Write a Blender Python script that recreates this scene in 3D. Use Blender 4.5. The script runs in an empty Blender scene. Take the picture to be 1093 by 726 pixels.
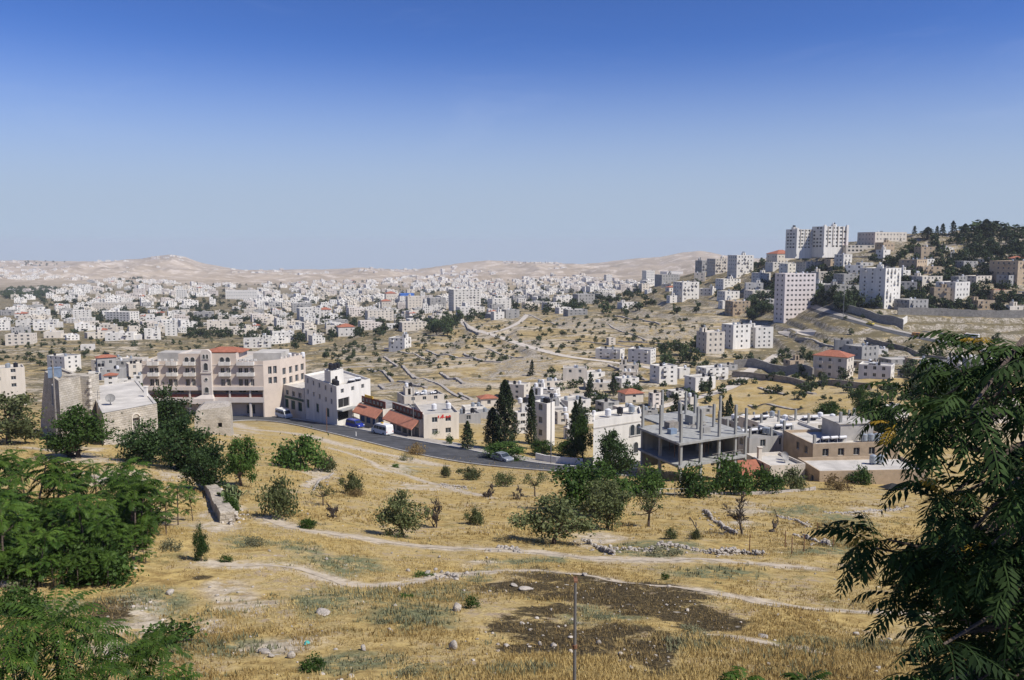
import bpy, math, random
import numpy as np
from mathutils import Vector, Matrix

# ------------------------------------------------------------------ camera, sky, sun, exposure
SC = bpy.context.scene
COL = SC.collection
PI = math.pi
F_PX = 900.0                       # focal length in pixels of the 1093 x 726 photograph
HORIZON = 262.0                    # its eye-level line
TH = math.atan((363.0 - HORIZON) / F_PX)
cam_d = bpy.data.cameras.new("camera"); cam = bpy.data.objects.new("camera", cam_d); COL.objects.link(cam)
cam_d.sensor_width = 36.0; cam_d.lens = 36.0 * F_PX / 1093.0
cam_d.clip_start = 0.1; cam_d.clip_end = 30000.0
cam.location = (0, 0, 0); cam.rotation_euler = (PI / 2 - TH, 0, 0)
SC.camera = cam

SUN_EL, SUN_AZ = 50.0, 118.0       # degrees; azimuth clockwise from the view direction
world = bpy.data.worlds.new("World"); SC.world = world; world.use_nodes = True
wn = world.node_tree.nodes; wl = world.node_tree.links; wn.clear()
sky = wn.new("ShaderNodeTexSky"); sky.sky_type = 'NISHITA'; sky.sun_disc = False
sky.sun_elevation = math.radians(SUN_EL); sky.sun_rotation = math.radians(SUN_AZ)
sky.altitude = 800; sky.air_density = 1.0; sky.dust_density = 0.45; sky.ozone_density = 3.0
bg = wn.new("ShaderNodeBackground"); bg.inputs[1].default_value = 0.12
wo = wn.new("ShaderNodeOutputWorld")
# the valley drops away below eye level, so the true sky horizon lies a little under the camera's level line
tcw = wn.new("ShaderNodeTexCoord"); dip = wn.new("ShaderNodeVectorMath"); dip.operation = 'ADD'; dip.inputs[1].default_value = (0, 0, 0.032)
nrmz = wn.new("ShaderNodeVectorMath"); nrmz.operation = 'NORMALIZE'
wl.new(tcw.outputs["Generated"], dip.inputs[0]); wl.new(dip.outputs[0], nrmz.inputs[0]); wl.new(nrmz.outputs[0], sky.inputs[0])
sc1 = wn.new("ShaderNodeVectorMath"); sc1.operation = 'SCALE'; sc1.inputs["Scale"].default_value = 1 / 8.0
gam = wn.new("ShaderNodeGamma"); gam.inputs[1].default_value = 1.45
sc2 = wn.new("ShaderNodeVectorMath"); sc2.operation = 'MULTIPLY'; sc2.inputs[1].default_value = (5.1, 5.8, 7.9)
wl.new(sky.outputs[0], sc1.inputs[0]); wl.new(sc1.outputs[0], gam.inputs[0]); wl.new(gam.outputs[0], sc2.inputs[0])
# a few thin wisps of high cloud and uneven dust, fixed in the sky
cm = wn.new("ShaderNodeMapping"); cm.inputs["Scale"].default_value = (2.2, 2.2, 9.0); cm.inputs["Location"].default_value = (3.1, 1.7, 0.4)
cn_ = wn.new("ShaderNodeTexNoise"); cn_.inputs["Scale"].default_value = 1.6; cn_.inputs["Detail"].default_value = 8; cn_.inputs["Roughness"].default_value = .62; cn_.inputs["Distortion"].default_value = .6
cr = wn.new("ShaderNodeMapRange"); cr.interpolation_type = 'SMOOTHSTEP'; cr.inputs[1].default_value = .52; cr.inputs[2].default_value = .80; cr.inputs[4].default_value = .07
cx_ = wn.new("ShaderNodeMix"); cx_.data_type = 'RGBA'; cx_.inputs[7].default_value = (5.2, 5.6, 6.9, 1)
wl.new(tcw.outputs["Generated"], cm.inputs[0]); wl.new(cm.outputs[0], cn_.inputs["Vector"]); wl.new(cn_.outputs["Fac"], cr.inputs[0]); wl.new(cr.outputs[0], cx_.inputs[0])
wl.new(sc2.outputs[0], cx_.inputs[6])
# the dust layer lying over the desert: paler and greyer towards the horizon
sz = wn.new("ShaderNodeSeparateXYZ"); wl.new(tcw.outputs["Generated"], sz.inputs[0])
dz = wn.new("ShaderNodeMapRange"); dz.interpolation_type = 'SMOOTHSTEP'; dz.inputs[1].default_value = .235; dz.inputs[2].default_value = .035; dz.inputs[3].default_value = 0; dz.inputs[4].default_value = .93; wl.new(sz.outputs[2], dz.inputs[0])
dx = wn.new("ShaderNodeMix"); dx.data_type = 'RGBA'; dx.inputs[7].default_value = (2.72, 3.30, 4.15, 1); wl.new(dz.outputs[0], dx.inputs[0]); wl.new(cx_.outputs[2], dx.inputs[6])
wl.new(dx.outputs[2], bg.inputs[0]); wl.new(bg.outputs[0], wo.inputs[0])

sun_d = bpy.data.lights.new("sun", 'SUN'); sun = bpy.data.objects.new("sun", sun_d); COL.objects.link(sun)
sun_d.energy = 4.3; sun_d.angle = math.radians(0.53); sun_d.color = (1.0, 0.95, 0.87)
_a, _e = math.radians(SUN_AZ), math.radians(SUN_EL)
SUN_DIR = Vector((math.sin(_a) * math.cos(_e), math.cos(_a) * math.cos(_e), math.sin(_e)))
sun.rotation_euler = SUN_DIR.to_track_quat('Z', 'Y').to_euler()
sun.location = SUN_DIR * 200

SC.view_settings.view_transform = 'Standard'; SC.view_settings.look = 'None'
SC.view_settings.exposure = 0.37; SC.view_settings.gamma = 1.0
SC.view_settings.use_curve_mapping = False
SC.render.engine = 'CYCLES'
SC.cycles.use_denoising = True
SC.cycles.max_bounces = 5; SC.cycles.diffuse_bounces = 3; SC.cycles.transparent_max_bounces = 6
SC.cycles.volume_bounces = 0
HAZE_DENSITY = 0.000075

rnd = random.Random(11)
nrg = np.random.default_rng(5)

# ------------------------------------------------------------------ terrain shape
def py2v(py):                      # tangent of depression of an image row
    dy = (363.0 - np.asarray(py, float)) / F_PX
    return (math.sin(TH) - dy * math.cos(TH)) / (math.cos(TH) + dy * math.sin(TH))
def pix2uv(px, py):
    dx = (px - 546.5) / F_PX; dy = (363.0 - py) / F_PX
    k = math.cos(TH) + dy * math.sin(TH)
    return dx / k, (math.sin(TH) - dy * math.cos(TH)) / k
def uv2pix(u, v):
    al = np.arctan(v) - TH
    return 546.5 + F_PX * u / (math.cos(TH) + v * math.sin(TH)), 363.0 + F_PX * np.tan(al)

NEAR = [(3, 1.9), (5, 1.12), (10, 0.72), (15, 0.585)]      # (distance, tangent) under the camera
T = {
 0:   [(20,726),(27,660),(36,600),(50,550),(72,505),(100,472),(118,456),(160,446),(215,430),(270,416),(400,392),(600,366),(800,348),(1150,331),(1600,317),(2100,308),(2600,302),(3300,297)],
 150: [(20,726),(28,655),(38,595),(52,552),(72,512),(95,482),(118,465),(190,446),(250,428),(400,393),(600,366),(800,347),(1150,330),(1600,316),(2100,307),(2600,301),(3300,296)],
 225: [(20,726),(28.5,652),(39,592),(55,548),(78,512),(105,486),(140,463),(195,449),(212,445),(260,431),(400,398),(600,369),(800,349),(1150,331),(1600,317),(2100,308),(2600,302),(3300,297)],
 300: [(20,726),(29,650),(40,590),(58,545),(85,510),(120,482),(160,463),(195,452),(212,446),(260,431),(330,415),(450,393),(600,370),(800,350),(1100,334),(1600,319),(2100,309),(2600,303),(3300,298)],
 450: [(20,726),(30,650),(43,595),(62,556),(95,522),(125,502),(143,490),(170,468),(200,452),(250,437),(300,422),(370,400),(450,383),(520,368),(620,355),(800,342),(1100,329),(1600,317),(2100,309),(2600,303),(3300,298)],
 600: [(20,726),(31,650),(45,595),(66,558),(95,525),(118,508),(128,503),(143,497),(165,479),(200,462),(240,446),(290,427),(340,408),(390,390),(440,375),(500,360),(560,347),(640,336),(760,327),(1000,319),(1500,312),(2100,305),(2800,299),(3300,296)],
 680: [(20,726),(31,650),(46,595),(66,560),(93,530),(114,515),(130,506),(150,496),(180,477),(220,456),(290,427),(340,408),(390,390),(440,375),(500,359),(560,346),(640,333),(760,322),(900,313),(1500,306),(2100,302),(2800,297),(3300,294)],
 750: [(20,726),(31,650),(46,595),(66,560),(92,535),(112,520),(130,508),(160,492),(200,468),(240,448),(290,425),(340,404),(390,388),(440,374),(500,358),(560,343),(620,330),(680,318),(740,308),(800,299),(900,290),(1000,285),(1200,291),(2000,296),(3300,288)],
 830: [(20,726),(31,652),(46,600),(66,562),(92,538),(115,522),(135,508),(165,490),(200,462),(240,440),(290,420),(340,402),(400,385),(460,370),(537,350),(580,335),(620,318),(660,303),(700,289),(740,279),(800,273),(1000,285),(3300,288)],
 900: [(20,726),(31,655),(46,603),(66,566),(92,541),(118,523),(140,508),(165,492),(195,465),(225,440),(260,420),(310,405),(350,392),(400,375),(430,357),(450,345),(470,337),(500,322),(540,305),(580,288),(620,272),(660,260),(700,255),(720,256),(900,270),(3300,285)],
 1000:[(20,726),(31,660),(46,608),(66,572),(92,545),(120,525),(140,512),(165,495),(195,466),(225,440),(260,422),(300,408),(330,398),(365,385),(400,374),(430,362),(460,347),(490,330),(540,302),(580,283),(620,266),(660,252),(690,246),(730,247),(900,262),(3300,285)],
 1093:[(20,726),(31,662),(46,612),(66,576),(92,548),(120,528),(140,515),(165,498),(195,470),(225,444),(260,424),(300,410),(330,402),(360,392),(390,381),(420,368),(450,352),(490,327),(540,297),(580,277),(620,259),(660,247),(700,241),(740,243),(900,260),(3300,285)],
}
SKYLINE = [(-300,279),(0,278),(60,279),(120,279),(150,277),(170,274),(185,272),(200,275),(215,281),(250,286),(300,288),(340,287.5),(380,286),(410,288),(440,289),(465,285),(490,281),(520,278.5),(560,280),(590,281),(620,282),(650,280),(680,276),(705,274),(725,270),(745,268),(770,272),(800,276),(900,280),(1400,280)]
LD0, LD1, NLD = math.log(3.0), math.log(12000.0), 900
LDG = np.linspace(LD0, LD1, NLD)
U0, U1, NU = -1.5, 1.5, 601
UG = np.linspace(U0, U1, NU)
def _table():
    keys = sorted(T); rows = []; us = []
    for k in keys:
        d = [a for a, b in NEAR] + [a for a, b in T[k]]
        v = [b for a, b in NEAR] + [float(py2v(b)) for a, b in T[k]]
        r = np.interp(LDG, np.log(d), v)
        ker = np.exp(-0.5 * (np.arange(-7, 8) / 3.0) ** 2); ker /= ker.sum()
        rows.append(np.convolve(np.pad(r, 7, mode='edge'), ker, mode='valid')); us.append((k - 546.5) / F_PX)
    R = np.array(rows)
    V = np.stack([np.interp(UG, us, R[:, j]) for j in range(NLD)], 1)
    sk = np.interp(UG, [(a - 546.5) / F_PX for a, b in SKYLINE], [float(py2v(b)) for a, b in SKYLINE])
    ker = np.exp(-0.5 * (np.arange(-15, 16) / 5.0) ** 2); ker /= ker.sum()
    V = np.stack([np.convolve(np.pad(V[:, j], 15, mode='edge'), ker, mode='valid') for j in range(NLD)], 1)
    l3, l5 = math.log(3300.0), math.log(5600.0)
    for j in range(NLD):
        if LDG[j] > l3:
            t = min(1.0, (LDG[j] - l3) / (l5 - l3)); t = t * t * (3 - 2 * t)
            b = V[:, int((l3 - LD0) / (LD1 - LD0) * (NLD - 1))]
            V[:, j] = b * (1 - t) + sk * t + max(0, LDG[j] - l5) * 0.03
    return V
VT = _table()
def vbase(u, ld):
    a = np.clip((np.asarray(u) - U0) / (U1 - U0) * (NU - 1), 0, NU - 1.001); b = np.clip((np.asarray(ld) - LD0) / (LD1 - LD0) * (NLD - 1), 0, NLD - 1.001)
    i = a.astype(int); j = b.astype(int); fa = a - i; fb = b - j
    return (VT[i, j] * (1 - fa) + VT[i + 1, j] * fa) * (1 - fb) + (VT[i, j + 1] * (1 - fa) + VT[i + 1, j + 1] * fa) * fb
def _h(ix, iy, s):
    n = (ix * 374761393 + iy * 668265263 + s * 974711) & 0xffffffff
    n = ((n ^ (n >> 13)) * 1274126177) & 0xffffffff
    return ((n ^ (n >> 16)) & 0xffff) / 65535.0
def vn(x, y, s=0):
    x = np.asarray(x, float); y = np.asarray(y, float)
    ix = np.floor(x).astype(np.int64); iy = np.floor(y).astype(np.int64); fx = x - ix; fy = y - iy
    fx = fx * fx * (3 - 2 * fx); fy = fy * fy * (3 - 2 * fy)
    return (_h(ix, iy, s) * (1 - fx) + _h(ix + 1, iy, s) * fx) * (1 - fy) + (_h(ix, iy + 1, s) * (1 - fx) + _h(ix + 1, iy + 1, s) * fx) * fy - 0.5
def fbm(x, y, s=0, o=4):
    r = 0; a = 1.0
    for k in range(o):
        r = r + a * vn(x, y, s + k * 17); x = x * 2.03; y = y * 2.03; a *= 0.5
    return r
def sst(a, b, x):
    t = np.clip((np.asarray(x, float) - a) / (b - a), 0, 1); return t * t * (3 - 2 * t)
FLAT = []                          # polylines (world xy arrays, radius) where the ground is kept smooth
def dist_poly(x, y, P):
    d = np.full(np.shape(x), 1e9)
    for (a, b) in zip(P[:-1], P[1:]):
        ab = b - a; L = (ab ** 2).sum() + 1e-9
        t = np.clip(((x - a[0]) * ab[0] + (y - a[1]) * ab[1]) / L, 0, 1)
        d = np.minimum(d, np.hypot(x - a[0] - t * ab[0], y - a[1] - t * ab[1]))
    return d
def Z(x, y):
    x = np.asarray(x, float); y = np.maximum(np.asarray(y, float), 3.0)
    u = x / y
    z0 = -y * vbase(u, np.log(y))
    px, py = uv2pix(u, -z0 / y)
    n = 0.34 * fbm(x / 7.0, y / 7.0, 3) * sst(10, 30, y) * (1 - sst(110, 150, y))
    n = n + 0.10 * fbm(x / 1.3, y / 1.3, 9, 3) * (1 - sst(70, 110, y))
    n = n + 0.5 * fbm(x / 9.0, y / 9.0, 31) * sst(20, 34, y) * (1 - sst(70, 90, y)) * sst(-0.25, -0.45, u)
    # stepped terraces on the dry slopes
    zz = z0 + 1.6 * fbm(x / 60.0, y / 60.0, 21)
    hstep = 3.1; t = zz / hstep; fr = t - np.floor(t)
    st = hstep * (np.floor(t) + sst(0.72, 1.0, fr)) - zz
    m = sst(215, 270, y) * (1 - sst(720, 900, y)) * sst(-0.24, -0.14, u)
    n = n + m * (0.85 * st + 1.1 * fbm(x / 14.0, y / 14.0, 41))
    m2 = sst(180, 230, y) * (1 - sst(1100, 1500, y)) * (1 - sst(-0.24, -0.14, u))
    n = n + m2 * (0.5 * st + 1.4 * fbm(x / 30.0, y / 30.0, 43))
    # far desert ridges
    far = sst(2400, 3600, y)
    rid = 1 - 2 * np.abs(fbm(x / 700.0, y / 900.0, 51, 5))
    n = n + far * ((rid - 0.72) * 62 * (1 - 0.75 * sst(4700, 5300, y) * (1 - sst(5900, 6400, y))) + 5 * fbm(x / 170.0, y / 170.0, 57))
    n = n + sst(900, 1400, y) * (1 - far) * 7 * fbm(x / 260.0, y / 260.0, 61, 3)
    for P, r in FLAT:
        sel = (np.abs(x - P[:, 0].mean()) < np.ptp(P[:, 0]) / 2 + r * 2) & (np.abs(y - P[:, 1].mean()) < np.ptp(P[:, 1]) / 2 + r * 2)
        if np.any(sel):
            if np.ndim(n) == 0: n = n * float(sst(r, r * 2, dist_poly(x, y, P)))
            else: n[sel] = n[sel] * sst(r, r * 2, dist_poly(x[sel], y[sel], P))
    return z0 + n
def z1(x, y): return float(Z(np.array([x]), np.array([y]))[0])
_DS = np.exp(np.linspace(math.log(4.0), math.log(7000.0), 1500))
def G(px, py, far=None):           # the ground point a pixel looks at
    u, v = pix2uv(px, py)
    vt = vbase(np.full(_DS.shape, u), np.log(_DS))
    k = np.nonzero(vt <= v)[0]
    i = int(k[0]) if len(k) else len(_DS) - 1
    if i > 0 and len(k):
        t = (vt[i - 1] - v) / (vt[i - 1] - vt[i] + 1e-12); D = _DS[i - 1] * (1 - t) + _DS[i] * t
    else: D = _DS[i]
    return Vector((u * D, D, z1(u * D, D)))
def P(px, py, D):                  # the point at depth D along a pixel's line of sight
    u, v = pix2uv(px, py); return Vector((u * D, D, -v * D))
def XY(lst): return np.array([[p.x, p.y] for p in (G(a, b) for a, b in lst)])

# ------------------------------------------------------------------ helpers: tags, meshes
def tag(o, label=None, cat=None, group=None, kind=None):
    if label: o["label"] = label
    if cat: o["category"] = cat
    if group: o["group"] = group
    if kind: o["kind"] = kind
    return o
def empty(name, loc, rz=0.0, label=None, cat=None, group=None, scale=None):
    o = bpy.data.objects.new(name, None); COL.objects.link(o); o.location = loc; o.rotation_euler = (0, 0, rz)
    o.empty_display_size = 0.3
    if scale: o.scale = scale
    return tag(o, label, cat, group)
def link(name, me, parent=None, loc=(0, 0, 0), rot=(0, 0, 0), scale=None):
    o = bpy.data.objects.new(name, me); COL.objects.link(o); o.location = loc; o.rotation_euler = rot
    if scale: o.scale = scale
    if parent: o.parent = parent
    return o
def np_mesh(name, V, Fc, mats, mi=None, smooth=False, attrs=None):
    V = np.asarray(V, np.float32).reshape(-1, 3); Fc = np.asarray(Fc, np.int32); k = Fc.shape[1]; nf = len(Fc)
    me = bpy.data.meshes.new(name)
    me.vertices.add(len(V)); me.vertices.foreach_set("co", V.ravel())
    me.loops.add(nf * k); me.loops.foreach_set("vertex_index", Fc.ravel())
    me.polygons.add(nf); me.polygons.foreach_set("loop_start", np.arange(0, nf * k, k, dtype=np.int32))
    if mi is not None: me.polygons.foreach_set("material_index", np.asarray(mi, np.int32))
    if smooth: me.polygons.foreach_set("use_smooth", np.ones(nf, bool))
    for m in mats: me.materials.append(m)
    for a, d in (attrs or {}).items():
        at = me.attributes.new(a, 'FLOAT', 'FACE' if len(d) == nf and len(d) != len(V) else 'POINT'); at.data.foreach_set("value", np.asarray(d, np.float32))
    me.update(calc_edges=True); me.validate()
    return me
class MB:
    def __init__(s): s.v = []; s.f = []; s.m = []
    def add(s, vs, fs, mi=0):
        o = len(s.v); s.v += [tuple(p) for p in vs]
        for f in fs: s.f.append(tuple(i + o for i in f)); s.m.append(mi)
    def quad(s, a, b, c, d, mi=0): s.add([a, b, c, d], [(0, 1, 2, 3)], mi)
    def box(s, x0, y0, z0, x1, y1, z1_, mi=0, M=None):
        vs = [Vector(p) for p in ((x0,y0,z0),(x1,y0,z0),(x1,y1,z0),(x0,y1,z0),(x0,y0,z1_),(x1,y0,z1_),(x1,y1,z1_),(x0,y1,z1_))]
        if M is not None: vs = [M @ p for p in vs]
        s.add(vs, [(0,3,2,1),(4,5,6,7),(0,1,5,4),(1,2,6,5),(2,3,7,6),(3,0,4,7)], mi)
    def cyl(s, c, z0, z1_, r0, r1, n=12, mi=0, cap=True):
        vs = [(c[0] + r * math.cos(2*PI*k/n), c[1] + r * math.sin(2*PI*k/n), z) for z, r in ((z0, r0), (z1_, r1)) for k in range(n)]
        fs = [(k, (k+1) % n, n + (k+1) % n, n + k) for k in range(n)]
        if cap: fs += [tuple(range(n-1, -1, -1)), tuple(range(n, 2*n))]
        s.add(vs, fs, mi)
    def tube(s, pts, rs, n=6, mi=0):
        pts = [Vector(p) for p in pts]; vs = []
        for i, p in enumerate(pts):
            d = (pts[min(i+1, len(pts)-1)] - pts[max(i-1, 0)]).normalized()
            a = d.cross(Vector((0, 0, 1)) if abs(d.z) < 0.9 else Vector((1, 0, 0))).normalized(); b = d.cross(a)
            vs += [p + (a * math.cos(2*PI*k/n) + b * math.sin(2*PI*k/n)) * rs[i] for k in range(n)]
        fs = [(i*n + k, i*n + (k+1) % n, (i+1)*n + (k+1) % n, (i+1)*n + k) for i in range(len(pts)-1) for k in range(n)]
        fs += [tuple(range(n-1, -1, -1)), tuple((len(pts)-1)*n + k for k in range(n))]
        s.add(vs, fs, mi)
    def prism(s, poly, z0, z1_, mi=0, mt=None):
        n = len(poly); vs = [(p[0], p[1], z0) for p in poly] + [(p[0], p[1], z1_) for p in poly]
        s.add(vs, [(k, (k+1) % n, n + (k+1) % n, n + k) for k in range(n)], mi)
        s.add([(p[0], p[1], z1_) for p in poly], [tuple(range(n))], mi if mt is None else mt)
    def facade(s, p0, p1, zb, zt, ops, depth=0.18, mi=0):
        """wall from p0 to p1 (outside on the right hand) with real openings and reveals; returns pane centres"""
        p0 = Vector((p0[0], p0[1], 0)); p1 = Vector((p1[0], p1[1], 0)); d = p1 - p0; L = d.length; d /= L
        nrm = Vector((d.y, -d.x, 0)); inn = -nrm * depth; up = Vector((0, 0, 1))
        xs = sorted({0.0, L, *[o[0] for o in ops], *[o[1] for o in ops]}); ts = sorted({0.0, zt - zb, *[o[2] for o in ops], *[o[3] for o in ops]})
        pt = lambda a, t: p0 + d * a + up * (zb + t)
        for a, b in zip(xs[:-1], xs[1:]):
            for t0, t1 in zip(ts[:-1], ts[1:]):
                cx, ct = (a + b) / 2, (t0 + t1) / 2
                if not any(o[0] < cx < o[1] and o[2] < ct < o[3] for o in ops): s.quad(pt(a, t0), pt(b, t0), pt(b, t1), pt(a, t1), mi)
        out = []
        for o in ops:
            a, b, t0, t1 = o[:4]
            A, B, C_, D_ = pt(a, t0), pt(b, t0), pt(b, t1), pt(a, t1)
            s.quad(A, A + inn, B + inn, B, mi); s.quad(B, B + inn, C_ + inn, C_, mi); s.quad(C_, C_ + inn, D_ + inn, D_, mi); s.quad(D_, D_ + inn, A + inn, A, mi)
            out.append((pt((a + b) / 2, t0) + inn, math.atan2(d.y, d.x), b - a, t1 - t0))
        return out
    def mesh(s, name, mats, smooth=False):
        me = bpy.data.meshes.new(name); me.from_pydata(s.v, [], s.f); me.polygons.foreach_set("material_index", s.m)
        if smooth: me.polygons.foreach_set("use_smooth", [True] * len(s.f))
        for m in (mats if isinstance(mats, (list, tuple)) else [mats]): me.materials.append(m)
        me.update(); return me
    def build(s, name, mats, parent=None, loc=(0, 0, 0), rot=(0, 0, 0), smooth=False):
        return link(name, s.mesh(name, mats, smooth), parent, loc, rot)

# ------------------------------------------------------------------ materials
def srgb(r, g, b):
    f = lambda c: (c / 255 / 12.92) if c / 255 <= 0.04045 else ((c / 255 + 0.055) / 1.055) ** 2.4
    return (f(r), f(g), f(b), 1)
def mat(name, col, rough=0.85, scale=1.2, var=0.22, bump=0.0, bscale=8.0, rand=0.0, metal=0.0, second=None, coord='Object', spec=0.3, streak=False):
    m = bpy.data.materials.new(name); m.use_nodes = True; N = m.node_tree.nodes; L = m.node_tree.links
    b = N["Principled BSDF"]; b.inputs["Roughness"].default_value = rough; b.inputs["Metallic"].default_value = metal; b.inputs["Specular IOR Level"].default_value = spec
    tc = N.new("ShaderNodeTexCoord"); nz = N.new("ShaderNodeTexNoise"); nz.inputs["Scale"].default_value = scale; nz.inputs["Detail"].default_value = 6; nz.inputs["Roughness"].default_value = 0.62
    src = tc.outputs[coord]
    if streak:
        mp = N.new("ShaderNodeMapping"); mp.inputs["Scale"].default_value = (1.6, 1.6, 0.22); L.new(src, mp.inputs[0]); src = mp.outputs[0]
    L.new(src, nz.inputs["Vector"])
    rp = N.new("ShaderNodeValToRGB"); c = col[:3]; s = second[:3] if second else tuple(x * (1 - var) for x in c)
    rp.color_ramp.elements[0].position = 0.32; rp.color_ramp.elements[1].position = 0.68
    rp.color_ramp.elements[0].color = (*s, 1); rp.color_ramp.elements[1].color = (*[min(1, x * (1 + var * 0.35)) for x in c], 1)
    L.new(nz.outputs["Fac"], rp.inputs[0]); out = rp.outputs[0]
    if rand > 0:
        oi = N.new("ShaderNodeObjectInfo"); mr = N.new("ShaderNodeMapRange"); mr.inputs[3].default_value = 1 - rand; mr.inputs[4].default_value = 1 + rand * 0.5
        L.new(oi.outputs["Random"], mr.inputs[0]); mx = N.new("ShaderNodeVectorMath"); mx.operation = 'SCALE'; L.new(out, mx.inputs[0]); L.new(mr.outputs[0], mx.inputs["Scale"]); out = mx.outputs[0]
    L.new(out, b.inputs["Base Color"])
    if bump > 0:
        n2 = N.new("ShaderNodeTexNoise"); n2.inputs["Scale"].default_value = bscale; n2.inputs["Detail"].default_value = 5; L.new(tc.outputs[coord], n2.inputs["Vector"])
        bp = N.new("ShaderNodeBump"); bp.inputs["Strength"].default_value = bump; bp.inputs["Distance"].default_value = 0.1; L.new(n2.outputs["Fac"], bp.inputs["Height"]); L.new(bp.outputs[0], b.inputs["Normal"])
    return m
def masonry(name, c1, c2, mortar, bw=0.55, bh=0.28, bump=0.6, var=0.35):
    """coursed stone that runs on every wall direction (x + y along the course, z up)"""
    m = bpy.data.materials.new(name); m.use_nodes = True; N = m.node_tree.nodes; L = m.node_tree.links; b = N["Principled BSDF"]; b.inputs["Roughness"].default_value = 0.9; b.inputs["Specular IOR Level"].default_value = 0.2
    tc = N.new("ShaderNodeTexCoord"); sp = N.new("ShaderNodeSeparateXYZ"); L.new(tc.outputs["Object"], sp.inputs[0])
    nj = N.new("ShaderNodeTexNoise"); nj.inputs["Scale"].default_value = 1.6; L.new(tc.outputs["Object"], nj.inputs["Vector"])
    ad = N.new("ShaderNodeMath"); ad.operation = 'ADD'; L.new(sp.outputs[0], ad.inputs[0]); L.new(sp.outputs[1], ad.inputs[1])
    zj = N.new("ShaderNodeMath"); zj.operation = 'MULTIPLY_ADD'; L.new(nj.outputs["Fac"], zj.inputs[0]); zj.inputs[1].default_value = bh * 0.5; L.new(sp.outputs[2], zj.inputs[2])
    cb = N.new("ShaderNodeCombineXYZ"); L.new(ad.outputs[0], cb.inputs[0]); L.new(zj.outputs[0], cb.inputs[1])
    br = N.new("ShaderNodeTexBrick"); br.inputs["Scale"].default_value = 1.0; br.inputs["Brick Width"].default_value = bw; br.inputs["Row Height"].default_value = bh; br.inputs["Mortar Size"].default_value = 0.018
    br.inputs["Color1"].default_value = (*c1, 1); br.inputs["Color2"].default_value = (*c2, 1); br.inputs["Mortar"].default_value = (*mortar, 1); br.inputs["Mortar Smooth"].default_value = 0.4
    L.new(cb.outputs[0], br.inputs["Vector"])
    nz = N.new("ShaderNodeTexNoise"); nz.inputs["Scale"].default_value = 0.7; nz.inputs["Detail"].default_value = 7; nz.inputs["Roughness"].default_value = 0.65; L.new(tc.outputs["Object"], nz.inputs["Vector"])
    mr = N.new("ShaderNodeMapRange"); mr.inputs[1].default_value = 0.3; mr.inputs[2].default_value = 0.7; mr.inputs[3].default_value = 1 - var; mr.inputs[4].default_value = 1.1; L.new(nz.outputs["Fac"], mr.inputs[0])
    mx = N.new("ShaderNodeVectorMath"); mx.operation = 'SCALE'; L.new(br.outputs["Color"], mx.inputs[0]); L.new(mr.outputs[0], mx.inputs["Scale"]); L.new(mx.outputs[0], b.inputs["Base Color"])
    n2 = N.new("ShaderNodeTexNoise"); n2.inputs["Scale"].default_value = 6; n2.inputs["Detail"].default_value = 5; L.new(tc.outputs["Object"], n2.inputs["Vector"])
    hh = N.new("ShaderNodeMath"); hh.operation = 'SUBTRACT'; L.new(n2.outputs["Fac"], hh.inputs[0]); L.new(br.outputs["Fac"], hh.inputs[1])
    bp = N.new("ShaderNodeBump"); bp.inputs["Strength"].default_value = bump; bp.inputs["Distance"].default_value = 0.08; L.new(hh.outputs[0], bp.inputs["Height"]); L.new(bp.outputs[0], b.inputs["Normal"])
    return m
def leafmat(name, c1, c2, trans=0.25, rough=0.55, rand=0.25):
    m = bpy.data.materials.new(name); m.use_nodes = True; N = m.node_tree.nodes; L = m.node_tree.links; b = N["Principled BSDF"]; b.inputs["Roughness"].default_value = rough; b.inputs["Specular IOR Level"].default_value = 0.15
    at = N.new("ShaderNodeAttribute"); at.attribute_name = "tint"
    rp = N.new("ShaderNodeValToRGB"); rp.color_ramp.elements[0].color = (*c1, 1); rp.color_ramp.elements[1].color = (*c2, 1); L.new(at.outputs["Fac"], rp.inputs[0])
    oi = N.new("ShaderNodeObjectInfo"); mr = N.new("ShaderNodeMapRange"); mr.inputs[3].default_value = 1 - rand; mr.inputs[4].default_value = 1 + rand; L.new(oi.outputs["Random"], mr.inputs[0])
    mx = N.new("ShaderNodeVectorMath"); mx.operation = 'SCALE'; L.new(rp.outputs[0], mx.inputs[0]); L.new(mr.outputs[0], mx.inputs["Scale"]); L.new(mx.outputs[0], b.inputs["Base Color"])
    tr = N.new("ShaderNodeBsdfTranslucent"); L.new(mx.outputs[0], tr.inputs[0]); ms = N.new("ShaderNodeMixShader"); ms.inputs[0].default_value = trans
    L.new(b.outputs[0], ms.inputs[1]); L.new(tr.outputs[0], ms.inputs[2]); L.new(ms.outputs[0], N["Material Output"].inputs[0])
    return m
M = {}
M['white'] = mat('white_render', (.70, .67, .61), .85, .45, .16, rand=.14, streak=True)
M['cream'] = mat('cream_limestone', (.63, .57, .48), .88, .5, .16, rand=.12, streak=True)
M['pink'] = mat('pink_limestone', (.59, .50, .415), .88, .6, .10, .15, 14)
M['pinkw'] = mat('pale_pink_cladding', (.60, .54, .48), .88, .4, .1, streak=True)
M['pinkt'] = mat('pinkish_white_cladding', (.70, .63, .59), .88, .4, .1, streak=True)
M['grey'] = mat('grey_concrete', (.36, .35, .33), .9, .6, .25, .2, 10, rand=.15, streak=True)
M['conc'] = mat('raw_concrete', (.33, .33, .31), .9, .8, .28, .25, 9, streak=True)
M['tan'] = mat('tan_stone', (.45, .35, .24), .9, .7, .22, .3, 9, rand=.1)
M['roofw'] = mat('pale_roof_screed', (.50, .47, .42), .92, .35, .3, rand=.2)
M['roofg'] = mat('grey_roof_screed', (.33, .32, .30), .92, .5, .35, rand=.2)
M['tile'] = mat('red_roof_tiles', (.36, .135, .08), .85, 1.3, .3, .4, 14)
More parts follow.
